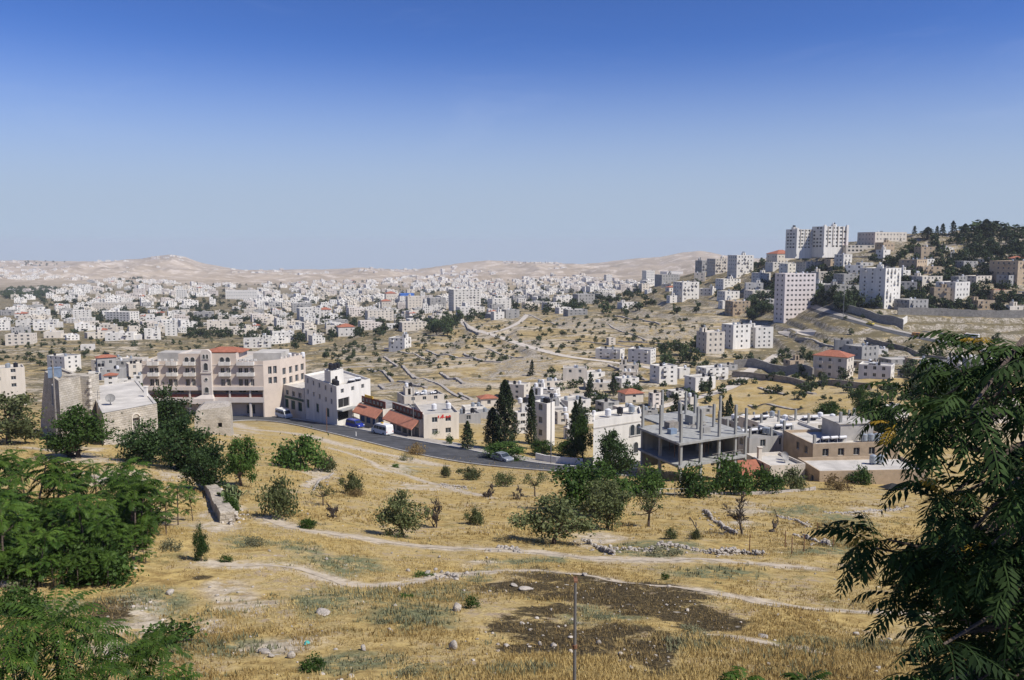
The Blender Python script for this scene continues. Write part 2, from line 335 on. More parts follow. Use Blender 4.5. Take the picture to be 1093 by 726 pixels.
M['orange'] = mat('orange_awning_tiles', (.50, .21, .13), .85, 1.0, .2, .3, 12)
M['brown'] = mat('red_brown_fascia', (.17, .05, .035), .7, 1.0, .2)
M['glass'] = mat('dark_window_glass', (.035, .045, .055), .18, 1, .3, spec=.5)
M['glass2'] = mat('curtained_window_glass', (.16, .17, .17), .25, 2, .5, spec=.5)
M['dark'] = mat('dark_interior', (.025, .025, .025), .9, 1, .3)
M['frame'] = mat('window_frame_metal', (.5, .49, .46), .5, 1, .1)
M['greenm'] = mat('dark_green_shutter', (.015, .06, .045), .6, 2, .3)
M['bluem'] = mat('blue_shutter', (.03, .09, .25), .6, 2, .3)
M['tankb'] = mat('black_plastic_tank', (.02, .02, .025), .5, 2, .3)
M['tankw'] = mat('white_plastic_tank', (.7, .7, .7), .5, 2, .15)
M['tanks'] = mat('grey_steel_tank', (.38, .42, .45), .4, 2, .2, metal=.4)
M['tankc'] = mat('blue_grey_tank', (.20, .26, .34), .55, 2, .2)
M['panel'] = mat('solar_panel', (.03, .04, .09), .25, 2, .3, spec=.5)
M['steel'] = mat('galvanised_steel', (.25, .25, .25), .5, 3, .2, metal=.5)
M['rust'] = mat('rusty_steel', (.22, .11, .06), .8, 4, .4)
M['wood'] = mat('weathered_wood', (.27, .245, .215), .9, 3, .35, .4, 20)
M['bark'] = mat('tree_bark', (.12, .09, .07), .95, 4, .4, .6, 18)
M['barkg'] = mat('grey_dead_bark', (.085, .068, .055), .95, 4, .4, .6, 18)
M['stone'] = masonry('old_limestone_masonry', (.55, .50, .42), (.46, .41, .33), (.30, .26, .20))
M['stoned'] = masonry('rubble_wall', (.40, .35, .28), (.30, .26, .20), (.17, .145, .11), .8, .45, .8, .4)
M['bank'] = masonry('eroded_pale_bank', (.50, .44, .35), (.42, .365, .285), (.32, .27, .20), .7, .3, 1.0, .45)
M['stonew'] = masonry('retaining_stone', (.36, .34, .30), (.29, .27, .24), (.18, .17, .15), .9, .4, .5, .3)
M['rock'] = mat('limestone_rock', (.48, .43, .365), .92, 3, .4, .6, 7)
M['rockd'] = mat('weathered_rock', (.40, .36, .31), .92, 3, .4, .6, 7)
M['asphalt'] = mat('asphalt', (.078, .079, .082), .85, .35, .5, .2, 40)
M['pave'] = mat('dusty_concrete_paving', (.36, .33, .29), .92, .8, .25, .1, 10)
M['kerbm'] = mat('kerb_stone', (.5, .48, .44), .9, 1.5, .25)
M['line'] = mat('worn_road_paint', (.6, .6, .58), .8, 2, .4)
M['path'] = mat('trodden_pale_earth', (.50, .42, .31), .95, 1.5, .3, .3, 8)
M['trackm'] = mat('pale_quarry_track', (.56, .50, .42), .95, .3, .25)
M['tyre'] = mat('tyre_rubber', (.02, .02, .02), .9, 5, .3)
M['rimm'] = mat('wheel_rim', (.45, .45, .46), .4, 5, .2, metal=.6)
M['pwhite'] = mat('white_car_paint', (.72, .72, .70), .3, 1, .06, spec=.5)
M['pblue'] = mat('deep_blue_car_paint', (.015, .035, .28), .25, 1, .1, spec=.5)
M['psilver'] = mat('silver_car_paint', (.36, .39, .44), .3, 1, .08, metal=.4, spec=.5)
M['pyellow'] = mat('yellow_car_paint', (.75, .55, .02), .3, 1, .08, spec=.5)
M['porange'] = mat('orange_car_paint', (.70, .28, .03), .3, 1, .08, spec=.5)
M['pred'] = mat('dark_red_paint', (.22, .03, .03), .4, 1, .15, spec=.5)
M['pgrey'] = mat('dark_grey_car_paint', (.07, .08, .09), .3, 1, .1, spec=.5)
M['lampw'] = mat('lamp_lens', (.75, .75, .72), .2, 2, .1, spec=.5)
M['lampr'] = mat('tail_lens', (.45, .02, .02), .2, 2, .1, spec=.5)
M['tarpb'] = mat('blue_tarpaulin', (.05, .16, .50), .5, 2, .2)
M['redp'] = mat('red_lettering', (.55, .04, .03), .6, 2, .1)
M['yel'] = mat('yellow_plastic', (.7, .42, .03), .5, 2, .1)
M['l_olive'] = leafmat('olive_leaf', (.055, .070, .026), (.125, .140, .056), .2, .6)
M['l_green'] = leafmat('green_leaf', (.032, .068, .014), (.085, .145, .03), .3)
M['l_dark'] = leafmat('dark_leaf', (.018, .038, .012), (.05, .085, .024), .2)
M['l_heaven'] = leafmat('feather_leaf', (.018, .050, .008), (.085, .140, .020), .26)
M['l_shade'] = leafmat('shaded_feather_leaf', (.008, .019, .005), (.034, .060, .014), .14, .8)  # feather leaf darkened, the big tree's shade put into its colour
M['l_yellow'] = leafmat('yellowing_leaf', (.35, .19, .02), (.5, .34, .05), .3)
M['l_cyp'] = leafmat('cypress_foliage', (.018, .030, .014), (.042, .060, .024), .1, .7)
M['l_grey'] = leafmat('grey_green_scrub', (.13, .135, .075), (.23, .225, .13), .2, .7)
M['l_far'] = leafmat('distant_tree_leaf', (.028, .048, .018), (.075, .10, .04), .15, .7, .35)
M['l_brown'] = leafmat('brown_scrub', (.16, .11, .05), (.26, .19, .08), .2, .7)
M['straw'] = leafmat('dry_straw', (.29, .20, .075), (.58, .45, .19), .3, .8, 0)
M['cactus'] = leafmat('cactus_pad', (.065, .10, .04), (.15, .17, .08), .05, .6)
# ------------------------------------------------------------------ roads and tracks (laid out first: the ground keeps level under them)
ROAD_NEAR = [(225,452),(262,448.5),(290,450),(314,453.5),(345,461),(378,469),(405,475.5),(429,481.5),(473,490.5),(510,496.5),(545,500),(580,503),(625,506),(680,509)]
ROAD_FAR = [(225,443),(262,443.6),(290,445),(322,448.5),(360,455),(386,459.5),(419,466.5),(450,472),(488,478.6),(530,487.2),(561,493.5),(590,497.3),(625,500),(680,502)]
FLAT.append((XY([((a[0]+b[0])/2, (a[1]+b[1])/2) for a, b in zip(ROAD_NEAR, ROAD_FAR)]), 13.0))
HILL_ROAD = [(868,326),(884,333),(906,340.5),(929,348),(955,355),(980,360),(1010,366),(1040,372),(1075,379),(1120,388),(1200,402)]
FLAT.append((XY(HILL_ROAD), 7.0))
TRACK = [(700,394),(683,391),(655,387),(629,384),(605,381),(580,375),(560,369),(545,364),(530,359),(520,356),(505,352),(496,347),(492,341)]
TRACK2 = [(520,356),(535,353),(548,348),(558,342),(563,335)]
TRACK3 = [(700,436),(730,428),(760,421),(785,412),(795,402),(802,394),(815,388),(830,378)]
for t in (TRACK, TRACK2, TRACK3): FLAT.append((XY(t), 4.0))

PATHS = [
 ([(250,452),(262,458),(300,461),(330,465),(352,472),(385,480),(415,486),(440,490),(470,497)], 2.6),
 ([(285,553),(310,563),(345,569),(390,576),(440,582),(500,586),(545,588),(600,592),(650,597),(700,597),(740,596),(800,600),(860,606)], 1.5),
 ([(225,602),(262,603),(300,602),(330,606),(350,614),(375,621),(410,622),(440,620),(470,613),(510,611),(560,611),(610,613),(650,620),(690,627),(730,632),(775,638),(830,648)], 1.0),
 ([(800,600),(850,605)], 1.0),
 ([(800,641),(850,648),(900,650),(950,652),(990,653)], 0.8),
 ([(760,677),(800,686),(850,694),(890,700)], 0.7),
 ([(350,478),(372,484),(395,492),(405,500),(440,508),(470,518),(500,527),(530,534)], 1.1),
 ([(30,478),(60,482),(95,490),(130,494),(160,497)], 1.4),
 ([(325,520),(340,510),(352,507)], 0.8),
]
XYF = lambda lst: XY(lst)
def resample(Pq, step):
    seg = np.hypot(*np.diff(Pq, axis=0).T); s = np.concatenate([[0], np.cumsum(seg)]); n = max(2, int(s[-1] / step) + 1)
    t = np.linspace(0, s[-1], n); return np.stack([np.interp(t, s, Pq[:, 0]), np.interp(t, s, Pq[:, 1])], 1)
def smooth_poly(Pq, k=2):
    for _ in range(k):
        q = [Pq[0]]
        for a, b in zip(Pq[:-1], Pq[1:]): q += [a * .75 + b * .25, a * .25 + b * .75]
        q.append(Pq[-1]); Pq = np.array(q)
    return Pq
PATH_XY = [(resample(smooth_poly(XY(p)), 0.35), w) for p, w in PATHS]

# ------------------------------------------------------------------ the ground sheet
def ground_material():
    m = bpy.data.materials.new("dry_hillside"); m.use_nodes = True; N = m.node_tree.nodes; L = m.node_tree.links
    b = N["Principled BSDF"]; b.inputs["Roughness"].default_value = 0.95; b.inputs["Specular IOR Level"].default_value = 0.1
    geo = N.new("ShaderNodeNewGeometry"); pos = geo.outputs["Position"]
    def noise(scale, detail=5, rough=0.6, dist=0.0):
        n = N.new("ShaderNodeTexNoise"); n.inputs["Scale"].default_value = scale; n.inputs["Detail"].default_value = detail; n.inputs["Roughness"].default_value = rough; n.inputs["Distortion"].default_value = dist; L.new(pos, n.inputs["Vector"]); return n.outputs["Fac"]
    def mr(x, a, c, lo=0.0, hi=1.0):
        r = N.new("ShaderNodeMapRange"); r.interpolation_type = 'SMOOTHSTEP'; r.inputs[1].default_value = a; r.inputs[2].default_value = c; r.inputs[3].default_value = lo; r.inputs[4].default_value = hi; L.new(x, r.inputs[0]); return r.outputs[0]
    def mul(x, y, op='MULTIPLY'):
        r = N.new("ShaderNodeMath"); r.operation = op; r.use_clamp = True
        for i, q in enumerate((x, y)):
            if isinstance(q, (int, float)): r.inputs[i].default_value = q
            else: L.new(q, r.inputs[i])
        return r.outputs[0]
    def mix(f, a, c):
        r = N.new("ShaderNodeMix"); r.data_type = 'RGBA'
        if isinstance(f, float): r.inputs[0].default_value = f
        else: L.new(f, r.inputs[0])
        for i, q in ((6, a), (7, c)):
            if isinstance(q, tuple): r.inputs[i].default_value = (*q, 1)
            else: L.new(q, r.inputs[i])
        return r.outputs[2]
    def attr(n):
        a = N.new("ShaderNodeAttribute"); a.attribute_name = n; return a.outputs["Fac"]
    n_big, n_mid, n_fine, n_mic = noise(0.03, 4), noise(0.22, 6, .65), noise(1.5, 6, .7), noise(9.0, 4, .7)
    straw = mix(mr(n_fine, .35, .65), (.29, .195, .070), (.46, .340, .130))
    straw = mix(mr(n_mid, .38, .66), straw, mix(mr(n_mic, .35, .65), (.36, .26, .105), (.54, .43, .20)))
    soil = mix(mr(n_fine, .3, .7), (.19, .14, .085), (.36, .28, .185))
    c = mix(mul(mr(n_mid, .47, .60), mr(n_fine, .45, .60)), straw, soil)
    grn = mix(mr(n_mic, .35, .65), (.14, .125, .05), (.25, .215, .095))
    n_g = noise(0.55, 6, .7, .6)
    c = mix(mul(mr(n_g, .54, .66), .75), c, grn)
    c = mix(mul(attr("green"), mr(noise(1.1, 6, .75), .38, .55)), c, mix(mr(n_mic, .3, .7), (.10, .115, .055), (.21, .215, .12)))
    # mid-slope and town ground: stony, scrubby, paler
    pale = mix(mr(n_fine, .3, .7), (.33, .27, .19), (.52, .46, .36))
    n_band = N.new("ShaderNodeTexNoise"); mp = N.new("ShaderNodeMapping"); mp.inputs["Scale"].default_value = (.02, .05, .34); L.new(pos, mp.inputs[0]); L.new(mp.outputs[0], n_band.inputs["Vector"]); n_band.inputs["Scale"].default_value = 1.0; n_band.inputs["Detail"].default_value = 6; n_band.inputs["Roughness"].default_value = .65; n_band.inputs["Distortion"].default_value = .5
    midc = mix(mr(n_band.outputs["Fac"], .46, .60), mix(mr(n_mid, .35, .65), (.265, .192, .085), (.40, .31, .155)), pale)
    scrub = mix(mr(n_fine, .3, .7), (.075, .068, .038), (.155, .130, .072))
    nsc = N.new('ShaderNodeMath'); nsc.operation = 'MULTIPLY_ADD'; L.new(attr('lush'), nsc.inputs[0]); nsc.inputs[1].default_value = .17; L.new(noise(0.13, 7, .74, .5), nsc.inputs[2])
    midc = mix(mul(mr(nsc.outputs[0], .52, .61), .88), midc, scrub)
    vm = N.new("ShaderNodeTexVoronoi"); vm.inputs["Scale"].default_value = .35; L.new(pos, vm.inputs["Vector"])
    midc = mix(mul(mul(mr(vm.outputs["Distance"], .16, .26, 1, 0), mr(noise(.05, 5), .50, .58)), .8), midc, (.50, .46, .39))
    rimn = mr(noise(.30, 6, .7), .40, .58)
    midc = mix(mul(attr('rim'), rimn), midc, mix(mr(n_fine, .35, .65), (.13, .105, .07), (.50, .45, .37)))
    c = mix(attr("mid"), c, midc)
    # the far desert
    nd = noise(0.0035, 8, .68, .6); nd2 = noise(0.016, 6, .7)
    des = mix(mr(nd, .36, .64), (.30, .238, .165), (.43, .35, .255))
    des = mix(mul(mr(nd2, .50, .62), .85), des, (.58, .50, .41))
    des = mix(mul(mr(noise(0.006, 7, .75, .8), .56, .66), .55), des, (.21, .175, .115))
    c = mix(attr("far"), c, des)
    # bare paths, chalky spoil, burnt patches
    c = mix(mul(attr("pale"), mr(noise(.8, 6, .7), .34, .52)), c, mix(mr(n_fine, .3, .7), (.36, .29, .20), (.57, .50, .39)))
    bs = N.new('ShaderNodeMath'); bs.operation = 'MULTIPLY_ADD'; L.new(noise(.62, 8, .80, .5), bs.inputs[0]); bs.inputs[1].default_value = 4.4; L.new(attr("burn"), bs.inputs[2])
    bn = mr(bs.outputs[0], 2.62, 3.05)
    c = mix(mul(bn, mr(attr("burn"), .02, .2)), c, mix(mr(n_mic, .35, .7), (.030, .023, .012), (.125, .094, .046)))
    # scattered pale stones lying in the soil
    vo = N.new("ShaderNodeTexVoronoi"); vo.inputs["Scale"].default_value = 1.3; L.new(pos, vo.inputs["Vector"])
    st = mul(mul(mr(vo.outputs["Distance"], .10, .17, 1, 0), mr(noise(.16, 4), .50, .60)), mr(vo.outputs["Color"], .55, .6))
    c = mix(st, c, (.56, .51, .43))
    L.new(c, b.inputs["Base Color"])
    bsum = mul(n_fine, n_mic, 'ADD')
    bp = N.new("ShaderNodeBump"); bp.inputs["Strength"].default_value = 0.55; bp.inputs["Distance"].default_value = 0.30; L.new(bsum, bp.inputs["Height"]); L.new(bp.outputs[0], b.inputs["Normal"])
    return m
BURN = [(600,632,70,11),(655,640,60,10),(700,648,60,16),(750,656,50,16),(590,682,70,16),(640,672,60,10),(690,706,30,14),(560,622,50,11),(620,626,60,10),(680,634,50,10),(730,650,45,15),(765,664,34,14),(570,672,55,15),(620,690,40,12),(668,694,30,20),(700,690,20,20),(545,690,30,10),(112,650,30,12),(205,612,18,6),(660,650,26,8),(595,655,40,8)]
GREEN = [(150,640,60,16),(250,690,60,14),(60,650,40,16),(380,710,60,14),(560,600,60,6),(760,610,60,8),(350,600,60,8),(560,720,60,8),(860,690,50,12),(690,588,55,8),(480,632,50,14),(400,632,70,16),(320,585,34,9),(505,612,16,6),(345,640,40,20),(640,655,40,10),(430,660,60,18),(270,580,24,8),(180,690,50,20),(870,585,40,8),(900,560,40,10),(840,545,50,9),(445,500,20,5),(250,530,25,8),(720,690,60,10),(930,690,40,12)]
PALE = [(220,515,16,12),(232,538,14,18),(140,660,50,20),(110,690,30,20),(270,640,36,10),(240,625,40,10),(120,505,40,8),(80,490,40,6),(230,565,24,10),(250,640,26,6),(540,625,22,10),(470,612,14,4),(500,600,26,4),(640,575,30,5),(795,545,20,10),(930,545,30,6),(285,690,40,14),(190,505,20,7),(150,515,40,6),(345,505,20,8),(430,498,30,5),(440,520,36,5),(255,463,14,6),(215,660,30,8)]
def build_ground():
    rows = np.concatenate([np.exp(np.linspace(math.log(3.0), math.log(15.0), 40, endpoint=False)), np.exp(np.linspace(math.log(15.0), math.log(150.0), 430, endpoint=False)),
                           np.exp(np.linspace(math.log(150.0), math.log(800.0), 400, endpoint=False)), np.exp(np.linspace(math.log(800.0), math.log(11500.0), 260))])
    us = np.concatenate([np.linspace(-1.45, -0.75, 60, endpoint=False), np.linspace(-0.75, 0.75, 560), np.linspace(0.75, 1.45, 61)[1:]])
    Y, U = np.meshgrid(rows, us, indexing='ij'); X = U * Y
    x, y = X.ravel(), Y.ravel(); z = Z(x, y)
    px, py = uv2pix(x / y, vbase(x / y, np.log(y)))
    wx, wy = 42 * fbm(x / 5.0, y / 5.0, 81), 15 * fbm(x / 5.0, y / 5.0, 83)
    def blobs(lst):
        r = np.zeros(len(x))
        for (a, b, ra, rb) in lst:
            d = np.hypot((px + wx - a) / ra, (py + wy - b) / rb); r = np.maximum(r, 1 - sst(.45, 1.25, d))
        return r * (y < 200)
    burn = blobs(BURN); green = blobs(GREEN); pale = blobs(PALE) * .9
    for Pq, w in PATH_XY:
        sel = (x > Pq[:,0].min() - 4) & (x < Pq[:,0].max() + 4) & (y > Pq[:,1].min() - 4) & (y < Pq[:,1].max() + 4)
        if sel.any(): pale[sel] = np.maximum(pale[sel], 1 - sst(w * .35, w * 1.1, dist_poly(x[sel], y[sel], Pq[::4])))
    mid = sst(165, 230, y) * (1 - 0.0 * y); far = sst(1700, 3000, y)
    u = x / y
    fieldr = (px > 745) * (py > 405) * (py < 440); mid = mid * (1 - 0.75 * fieldr)
    lush = .45 * (1 - sst(-.15, -.05, u)) + .85 * sst(-.0, .0001, px - 800) * sst(300, 380, y) + .35 * sst(500, 700, y) * (px < 800) + .3 * sst(560, 660, px) * (1 - sst(800, 801, px)); lush = np.clip(lush * (1 - fieldr), 0, 1)
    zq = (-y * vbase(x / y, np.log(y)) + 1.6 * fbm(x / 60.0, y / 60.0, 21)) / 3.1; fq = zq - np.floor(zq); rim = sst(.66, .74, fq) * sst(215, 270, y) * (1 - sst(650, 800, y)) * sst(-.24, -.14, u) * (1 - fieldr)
    nr, nc = X.shape; i = np.arange((nr - 1) * (nc - 1)); r, c = i // (nc - 1), i % (nc - 1); a = r * nc + c
    Fc = np.stack([a, a + 1, a + nc + 1, a + nc], 1)
    me = np_mesh("ground", np.stack([x, y, z], 1), Fc, [ground_material()], smooth=True, attrs=dict(burn=burn, green=green, pale=pale, mid=mid, far=far, lush=lush, rim=rim))
    o = link("ground", me); o["kind"] = "structure"
    return o
build_ground()

def sheet(name, rowsxy, m, off=0.05, kind="structure", thick=0.0):
    """draped sheet over the ground from a grid of xy points [n along][m across]"""
    A = np.array(rowsxy); n, k = A.shape[:2]; z = Z(A[..., 0].ravel(), A[..., 1].ravel()) + off
    V = np.stack([A[..., 0].ravel(), A[..., 1].ravel(), z], 1)
    i = np.arange((n - 1) * (k - 1)); r, c = i // (k - 1), i % (k - 1); a = r * k + c
    Fc = np.stack([a, a + 1, a + k + 1, a + k], 1)
    me = np_mesh(name, V, Fc, [m]); 
    for p in me.polygons:
        if p.normal.z < 0: me.flip_normals()
        break
    o = link(name, me); o["kind"] = kind; return o
def between(A, B, f0, f1, step=1.0, k=5):
    SA, SB = smooth_poly(XY(A)), smooth_poly(XY(B)); n = int(np.hypot(*np.diff(SA, axis=0).T).sum() / step)
    ra = resample(SA, 1); rb = resample(SB, 1); t = np.linspace(0, 1, n)
    ia = np.stack([np.interp(t, np.linspace(0, 1, len(ra)), ra[:, j]) for j in (0, 1)], 1); ib = np.stack([np.interp(t, np.linspace(0, 1, len(rb)), rb[:, j]) for j in (0, 1)], 1)
    return [[ia[i] * (1 - f) + ib[i] * f for f in np.linspace(f0, f1, k)] for i in range(n)]
def around(Pq, w, k=4, jit=0.0, seed=0):
    d = np.gradient(Pq, axis=0); d /= np.hypot(d[:, 0], d[:, 1])[:, None]; nrm = np.stack([-d[:, 1], d[:, 0]], 1)
    s = np.cumsum(np.hypot(*np.gradient(Pq, axis=0).T))
    wl_ = w * (.5 + jit * vn(s / 1.1, s * 0 + seed)); wr = w * (.5 + jit * vn(s / 1.3, s * 0 + seed + 5))
    return [[Pq[i] + nrm[i] * (-wr[i] + (wl_[i] + wr[i]) * f) for f in np.linspace(0, 1, k)] for i in range(len(Pq))]
sheet("road", between(ROAD_NEAR, ROAD_FAR, 0, 1, 1.0, 7), M['asphalt'], .10)
sheet("pavement", between(ROAD_NEAR, ROAD_FAR, 1.02, 1.42, 1.0, 4), M['pave'], .13)
def kerb_line(A, B, f, w, h, name):
    R = between(A, B, f, f + .001, 1.0, 2); Pq = np.array([r[0] for r in R]); mb = MB()
    d = np.gradient(Pq, axis=0); d /= np.hypot(d[:, 0], d[:, 1])[:, None]; z = Z(Pq[:, 0], Pq[:, 1]) + .08
    ring = []
    for i in range(len(Pq)):
        n = np.array([-d[i, 1], d[i, 0]]) * w / 2; q = Pq[i]
        ring.append([(q[0]-n[0], q[1]-n[1], z[i]), (q[0]+n[0], q[1]+n[1], z[i]), (q[0]+n[0], q[1]+n[1], z[i]+h), (q[0]-n[0], q[1]-n[1], z[i]+h)])
    vs = [p for r in ring for p in r]; fs = [(4*i+a, 4*i+(a+1) % 4, 4*i+4+(a+1) % 4, 4*i+4+a) for i in range(len(ring)-1) for a in range(4)]
    mb.add(vs, fs); o = mb.build(name, M['kerbm']); o["kind"] = "structure"; return o
kerb_line(ROAD_NEAR, ROAD_FAR, 1.0, .28, .20, "kerb")
kerb_line(ROAD_NEAR, ROAD_FAR, -.015, .22, .14, "kerb")
HR = resample(smooth_poly(XY(HILL_ROAD)), 2.0)
sheet("road", around(HR, 8.0, 5), M['asphalt'], .12)
sheet("pavement", around(HR + np.array([0, 6.2]), 3.2, 3), M['pave'], .20)
for i, t in enumerate((TRACK, TRACK2, TRACK3)): sheet("track", around(resample(smooth_poly(XY(t)), 1.5), 4.6, 5, .12, i), M['trackm'], .16)
for i, (Pq, w) in enumerate(PATH_XY): sheet("path", around(Pq, w * .48, 4, .7, i), M['path'], .014)
# ------------------------------------------------------------------ building kit
_wc = {}
def win_mesh(w, h, style='plain', glass='glass'):
    k = (round(w, 2), round(h, 2), style, glass)
    if k in _wc: return _wc[k]
    mb = MB(); f = min(.07, w * .1)
    if style == 'arch':
        n = 10; r = w / 2
        outer = [(-r - .1, 0), *[(-(r + .1) * math.cos(PI * i / n), h - r + (r + .1) * math.sin(PI * i / n)) for i in range(n + 1)], (r + .1, 0)]
        inner = [(-r, 0), *[(-r * math.cos(PI * i / n), h - r + r * math.sin(PI * i / n)) for i in range(n + 1)], (r, 0)]
        for a, b, c, d in zip(outer[:-1], outer[1:], inner[1:], inner[:-1]):
            mb.quad((a[0], -.10, a[1]), (d[0], -.10, d[1]), (c[0], -.10, c[1]), (b[0], -.10, b[1]), 0)
            mb.quad((d[0], -.10, d[1]), (d[0], -.015, d[1]), (c[0], -.015, c[1]), (c[0], -.10, c[1]), 0)
            mb.quad((b[0], -.10, b[1]), (b[0], 0, b[1]), (a[0], 0, a[1]), (a[0], -.10, a[1]), 0)
        mb.add([(p[0], -.02, p[1]) for p in inner][::-1], [tuple(range(len(inner)))], 1)
        mb.box(-r - .18, -.16, -.14, r + .18, 0, -.002, 0)
    else:
        x = w / 2
        mb.box(-x, -.05, 0, -x + f, .01, h, 0); mb.box(x - f, -.05, 0, x, .01, h, 0)
        mb.box(-x + f, -.05, 0, x - f, .01, f, 0); mb.box(-x + f, -.05, h - f, x - f, .01, h, 0)
        if style != 'shutter':
            if w > .9: mb.box(-f * .4, -.045, f, f * .4, .01, h - f, 0)
            mb.quad((-x + f, -.01, f), (x - f, -.01, f), (x - f, -.01, h - f), (-x + f, -.01, h - f), 1)
        else:
            n = max(3, int(h / .25))
            for i in range(n):
                z0_, z1__ = f + (h - 2 * f) * i / n, f + (h - 2 * f) * (i + 1) / n
                mb.quad((-x + f, -.01, z0_), (x - f, -.01, z0_), (x - f, -.035, z1__), (-x + f, -.035, z1__), 1)
    me = mb.mesh('window', [M['frame'], M[glass]]); _wc[k] = me; return me
_bc = {}
def balcony_mesh(w, d=1.1, h=.95, wm='white', rail=False):
    k = (round(w, 1), d, h, wm, rail)
    if k in _bc: return _bc[k]
    mb = MB(); x = w / 2; mb.box(-x, -d, -.15, x, 0, 0)
    if rail:
        mb.box(-x, -d, h - .06, x, -d + .06, h)
        for i in range(int(w / .16) + 1): q = -x + .03 + i * (w - .06) / max(1, int(w / .16)); mb.box(q - .012, -d + .02, .002, q + .012, -d + .045, h - .062)
        for s in (-x, x - .06): mb.box(s, -d + .062, h - .06, s + .06, 0, h)
    else:
        mb.box(-x, -d, .002, x, -d + .1, h); mb.box(-x, -d + .102, .002, -x + .1, 0, h); mb.box(x - .1, -d + .102, .002, x, 0, h)
    me = mb.mesh('balcony', M[wm]); _bc[k] = me; return me
_tk = {}
def tank_mesh(kind, r=.55, h=1.2):
    k = (kind, r, h)
    if k in _tk: return _tk[k]
    mb = MB()
    if kind == 'tankc': mb.box(-.9, -.9, .1, .9, .9, 1.75); mb.box(-.95, -.95, 1.751, .95, .95, 1.83); mb.box(-.8, -.8, 0, .8, .8, .099)
    else:
        for a in range(4): q = a * PI / 2 + .7; mb.box(r * .7 * math.cos(q) - .04, r * .7 * math.sin(q) - .04, 0, r * .7 * math.cos(q) + .04, r * .7 * math.sin(q) + .04, .35)
        mb.cyl((0, 0), .351, .35 + h * .85, r, r, 14); mb.cyl((0, 0), .352 + h * .85, .35 + h, r * .98, r * .35, 14)
        for i in range(3): mb.cyl((0, 0), .5 + i * h * .26, .55 + i * h * .26, r * 1.03, r * 1.03, 14)
    me = mb.mesh('roof_tank', M[kind]); _tk[k] = me; return me
def panel_mesh():
    if 'p' in _tk: return _tk['p']
    mb = MB(); Mx = Matrix.Translation((0, 0, .35)) @ Matrix.Rotation(math.radians(35), 4, 'X')
    mb.box(-.95, -.6, 0, .95, .6, .06, 0, Mx); mb.box(-.9, .35, .002, -.84, .41, .7, 1); mb.box(.84, .35, .002, .9, .41, .7, 1)
    for q in (-.95, 0, .9): mb.box(q, -.62, -.005, q + .05, .62, .075, 1, Mx)
    mb.tube([(-.7, .62, .95), (.7, .62, .95)], [.24, .24], 10, 1)
    _tk['p'] = mb.mesh('solar_heater', [M['panel'], M['tankw']]); return _tk['p']
def dish_mesh():
    if 'd' in _tk: return _tk['d']
    mb = MB(); n, R = 14, .6; rings = [(.08, .02), (.3, .07), (.5, .17), (.6, .25)]; vs = []
    for r, h in rings: vs += [(r * math.cos(2*PI*k/n), r * math.sin(2*PI*k/n), h) for k in range(n)]
    fs = [(i*n+k, i*n+(k+1) % n, (i+1)*n+(k+1) % n, (i+1)*n+k) for i in range(3) for k in range(n)] + [tuple(range(n-1, -1, -1))]
    Mx = Matrix.Translation((0, 0, .75)) @ Matrix.Rotation(math.radians(52), 4, 'X'); mb.add([Mx @ Vector(p) for p in vs], fs)
    mb.add([Mx @ (Vector(p) - Vector((0, 0, .025))) for p in vs], [f[::-1] for f in fs])
    mb.cyl((0, 0), 0, .75, .05, .05, 8); mb.tube([Mx @ Vector((0, -.5, .18)), Mx @ Vector((0, 0, .62))], [.02, .03], 5)
    _tk['d'] = mb.mesh('satellite_dish', M['roofg']); return _tk['d']
def roof_flat(mb, poly, zt, t=.2, drop=.5, mi_wall=0, mi_roof=0):
    n = len(poly); c = sum((Vector((p[0], p[1])) for p in poly), Vector((0, 0))) / n
    inn = []
    for i in range(n):
        a, b, c_ = (Vector(poly[(i + k) % n][:2]) for k in (-1, 0, 1)); d1 = (b - a).normalized(); d2 = (c_ - b).normalized()
        n1, n2 = Vector((-d1.y, d1.x)), Vector((-d2.y, d2.x)); k = n1 + n2; k /= max(.3, k.dot(n1)); inn.append(b + k * t)
    for i in range(n):
        j = (i + 1) % n; A, B = poly[i], poly[j]; a, b = inn[i], inn[j]
        mb.quad((A[0], A[1], zt), (B[0], B[1], zt), (b.x, b.y, zt), (a.x, a.y, zt), mi_wall)
        mb.quad((a.x, a.y, zt), (b.x, b.y, zt), (b.x, b.y, zt - drop), (a.x, a.y, zt - drop), mi_wall)
    mb.add([(p.x, p.y, zt - drop) for p in inn], [tuple(range(n))], mi_roof)
def hip_roof(mb, w, d, z, rise, over=.4, mi=0):
    x, y = w / 2 + over, d / 2 + over; L = max(0.05, (w - d) / 2) if w > d else .05; ry = max(.05, (d - w) / 2) if d > w else .05
    vs = [(-x,-y,z),(x,-y,z),(x,y,z),(-x,y,z),(-x,-y,z-.15),(x,-y,z-.15),(x,y,z-.15),(-x,y,z-.15),(-L,-ry,z+rise),(L,-ry,z+rise),(L,ry,z+rise),(-L,ry,z+rise)]
    mb.add(vs, [(0,1,9,8),(1,2,10,9),(2,3,11,10),(3,0,8,11),(8,9,10,11),(4,7,6,5),(0,4,5,1),(1,5,6,2),(2,6,7,3),(3,7,4,0)], mi)
def edge_ops(L, floors, fh, bays, ww, wh, sill, skip=0.0, first=0, r=rnd, m0=0.9):
    ops = []
    for f in range(first, floors):
        for b in range(bays):
            if r.random() < skip: continue
            c = m0 + (L - 2 * m0) * (b + .5) / bays
            if c - ww / 2 < .25 or c + ww / 2 > L - .25: continue
            ops.append((c - ww / 2, c + ww / 2, f * fh + sill, f * fh + sill + wh))
    return ops
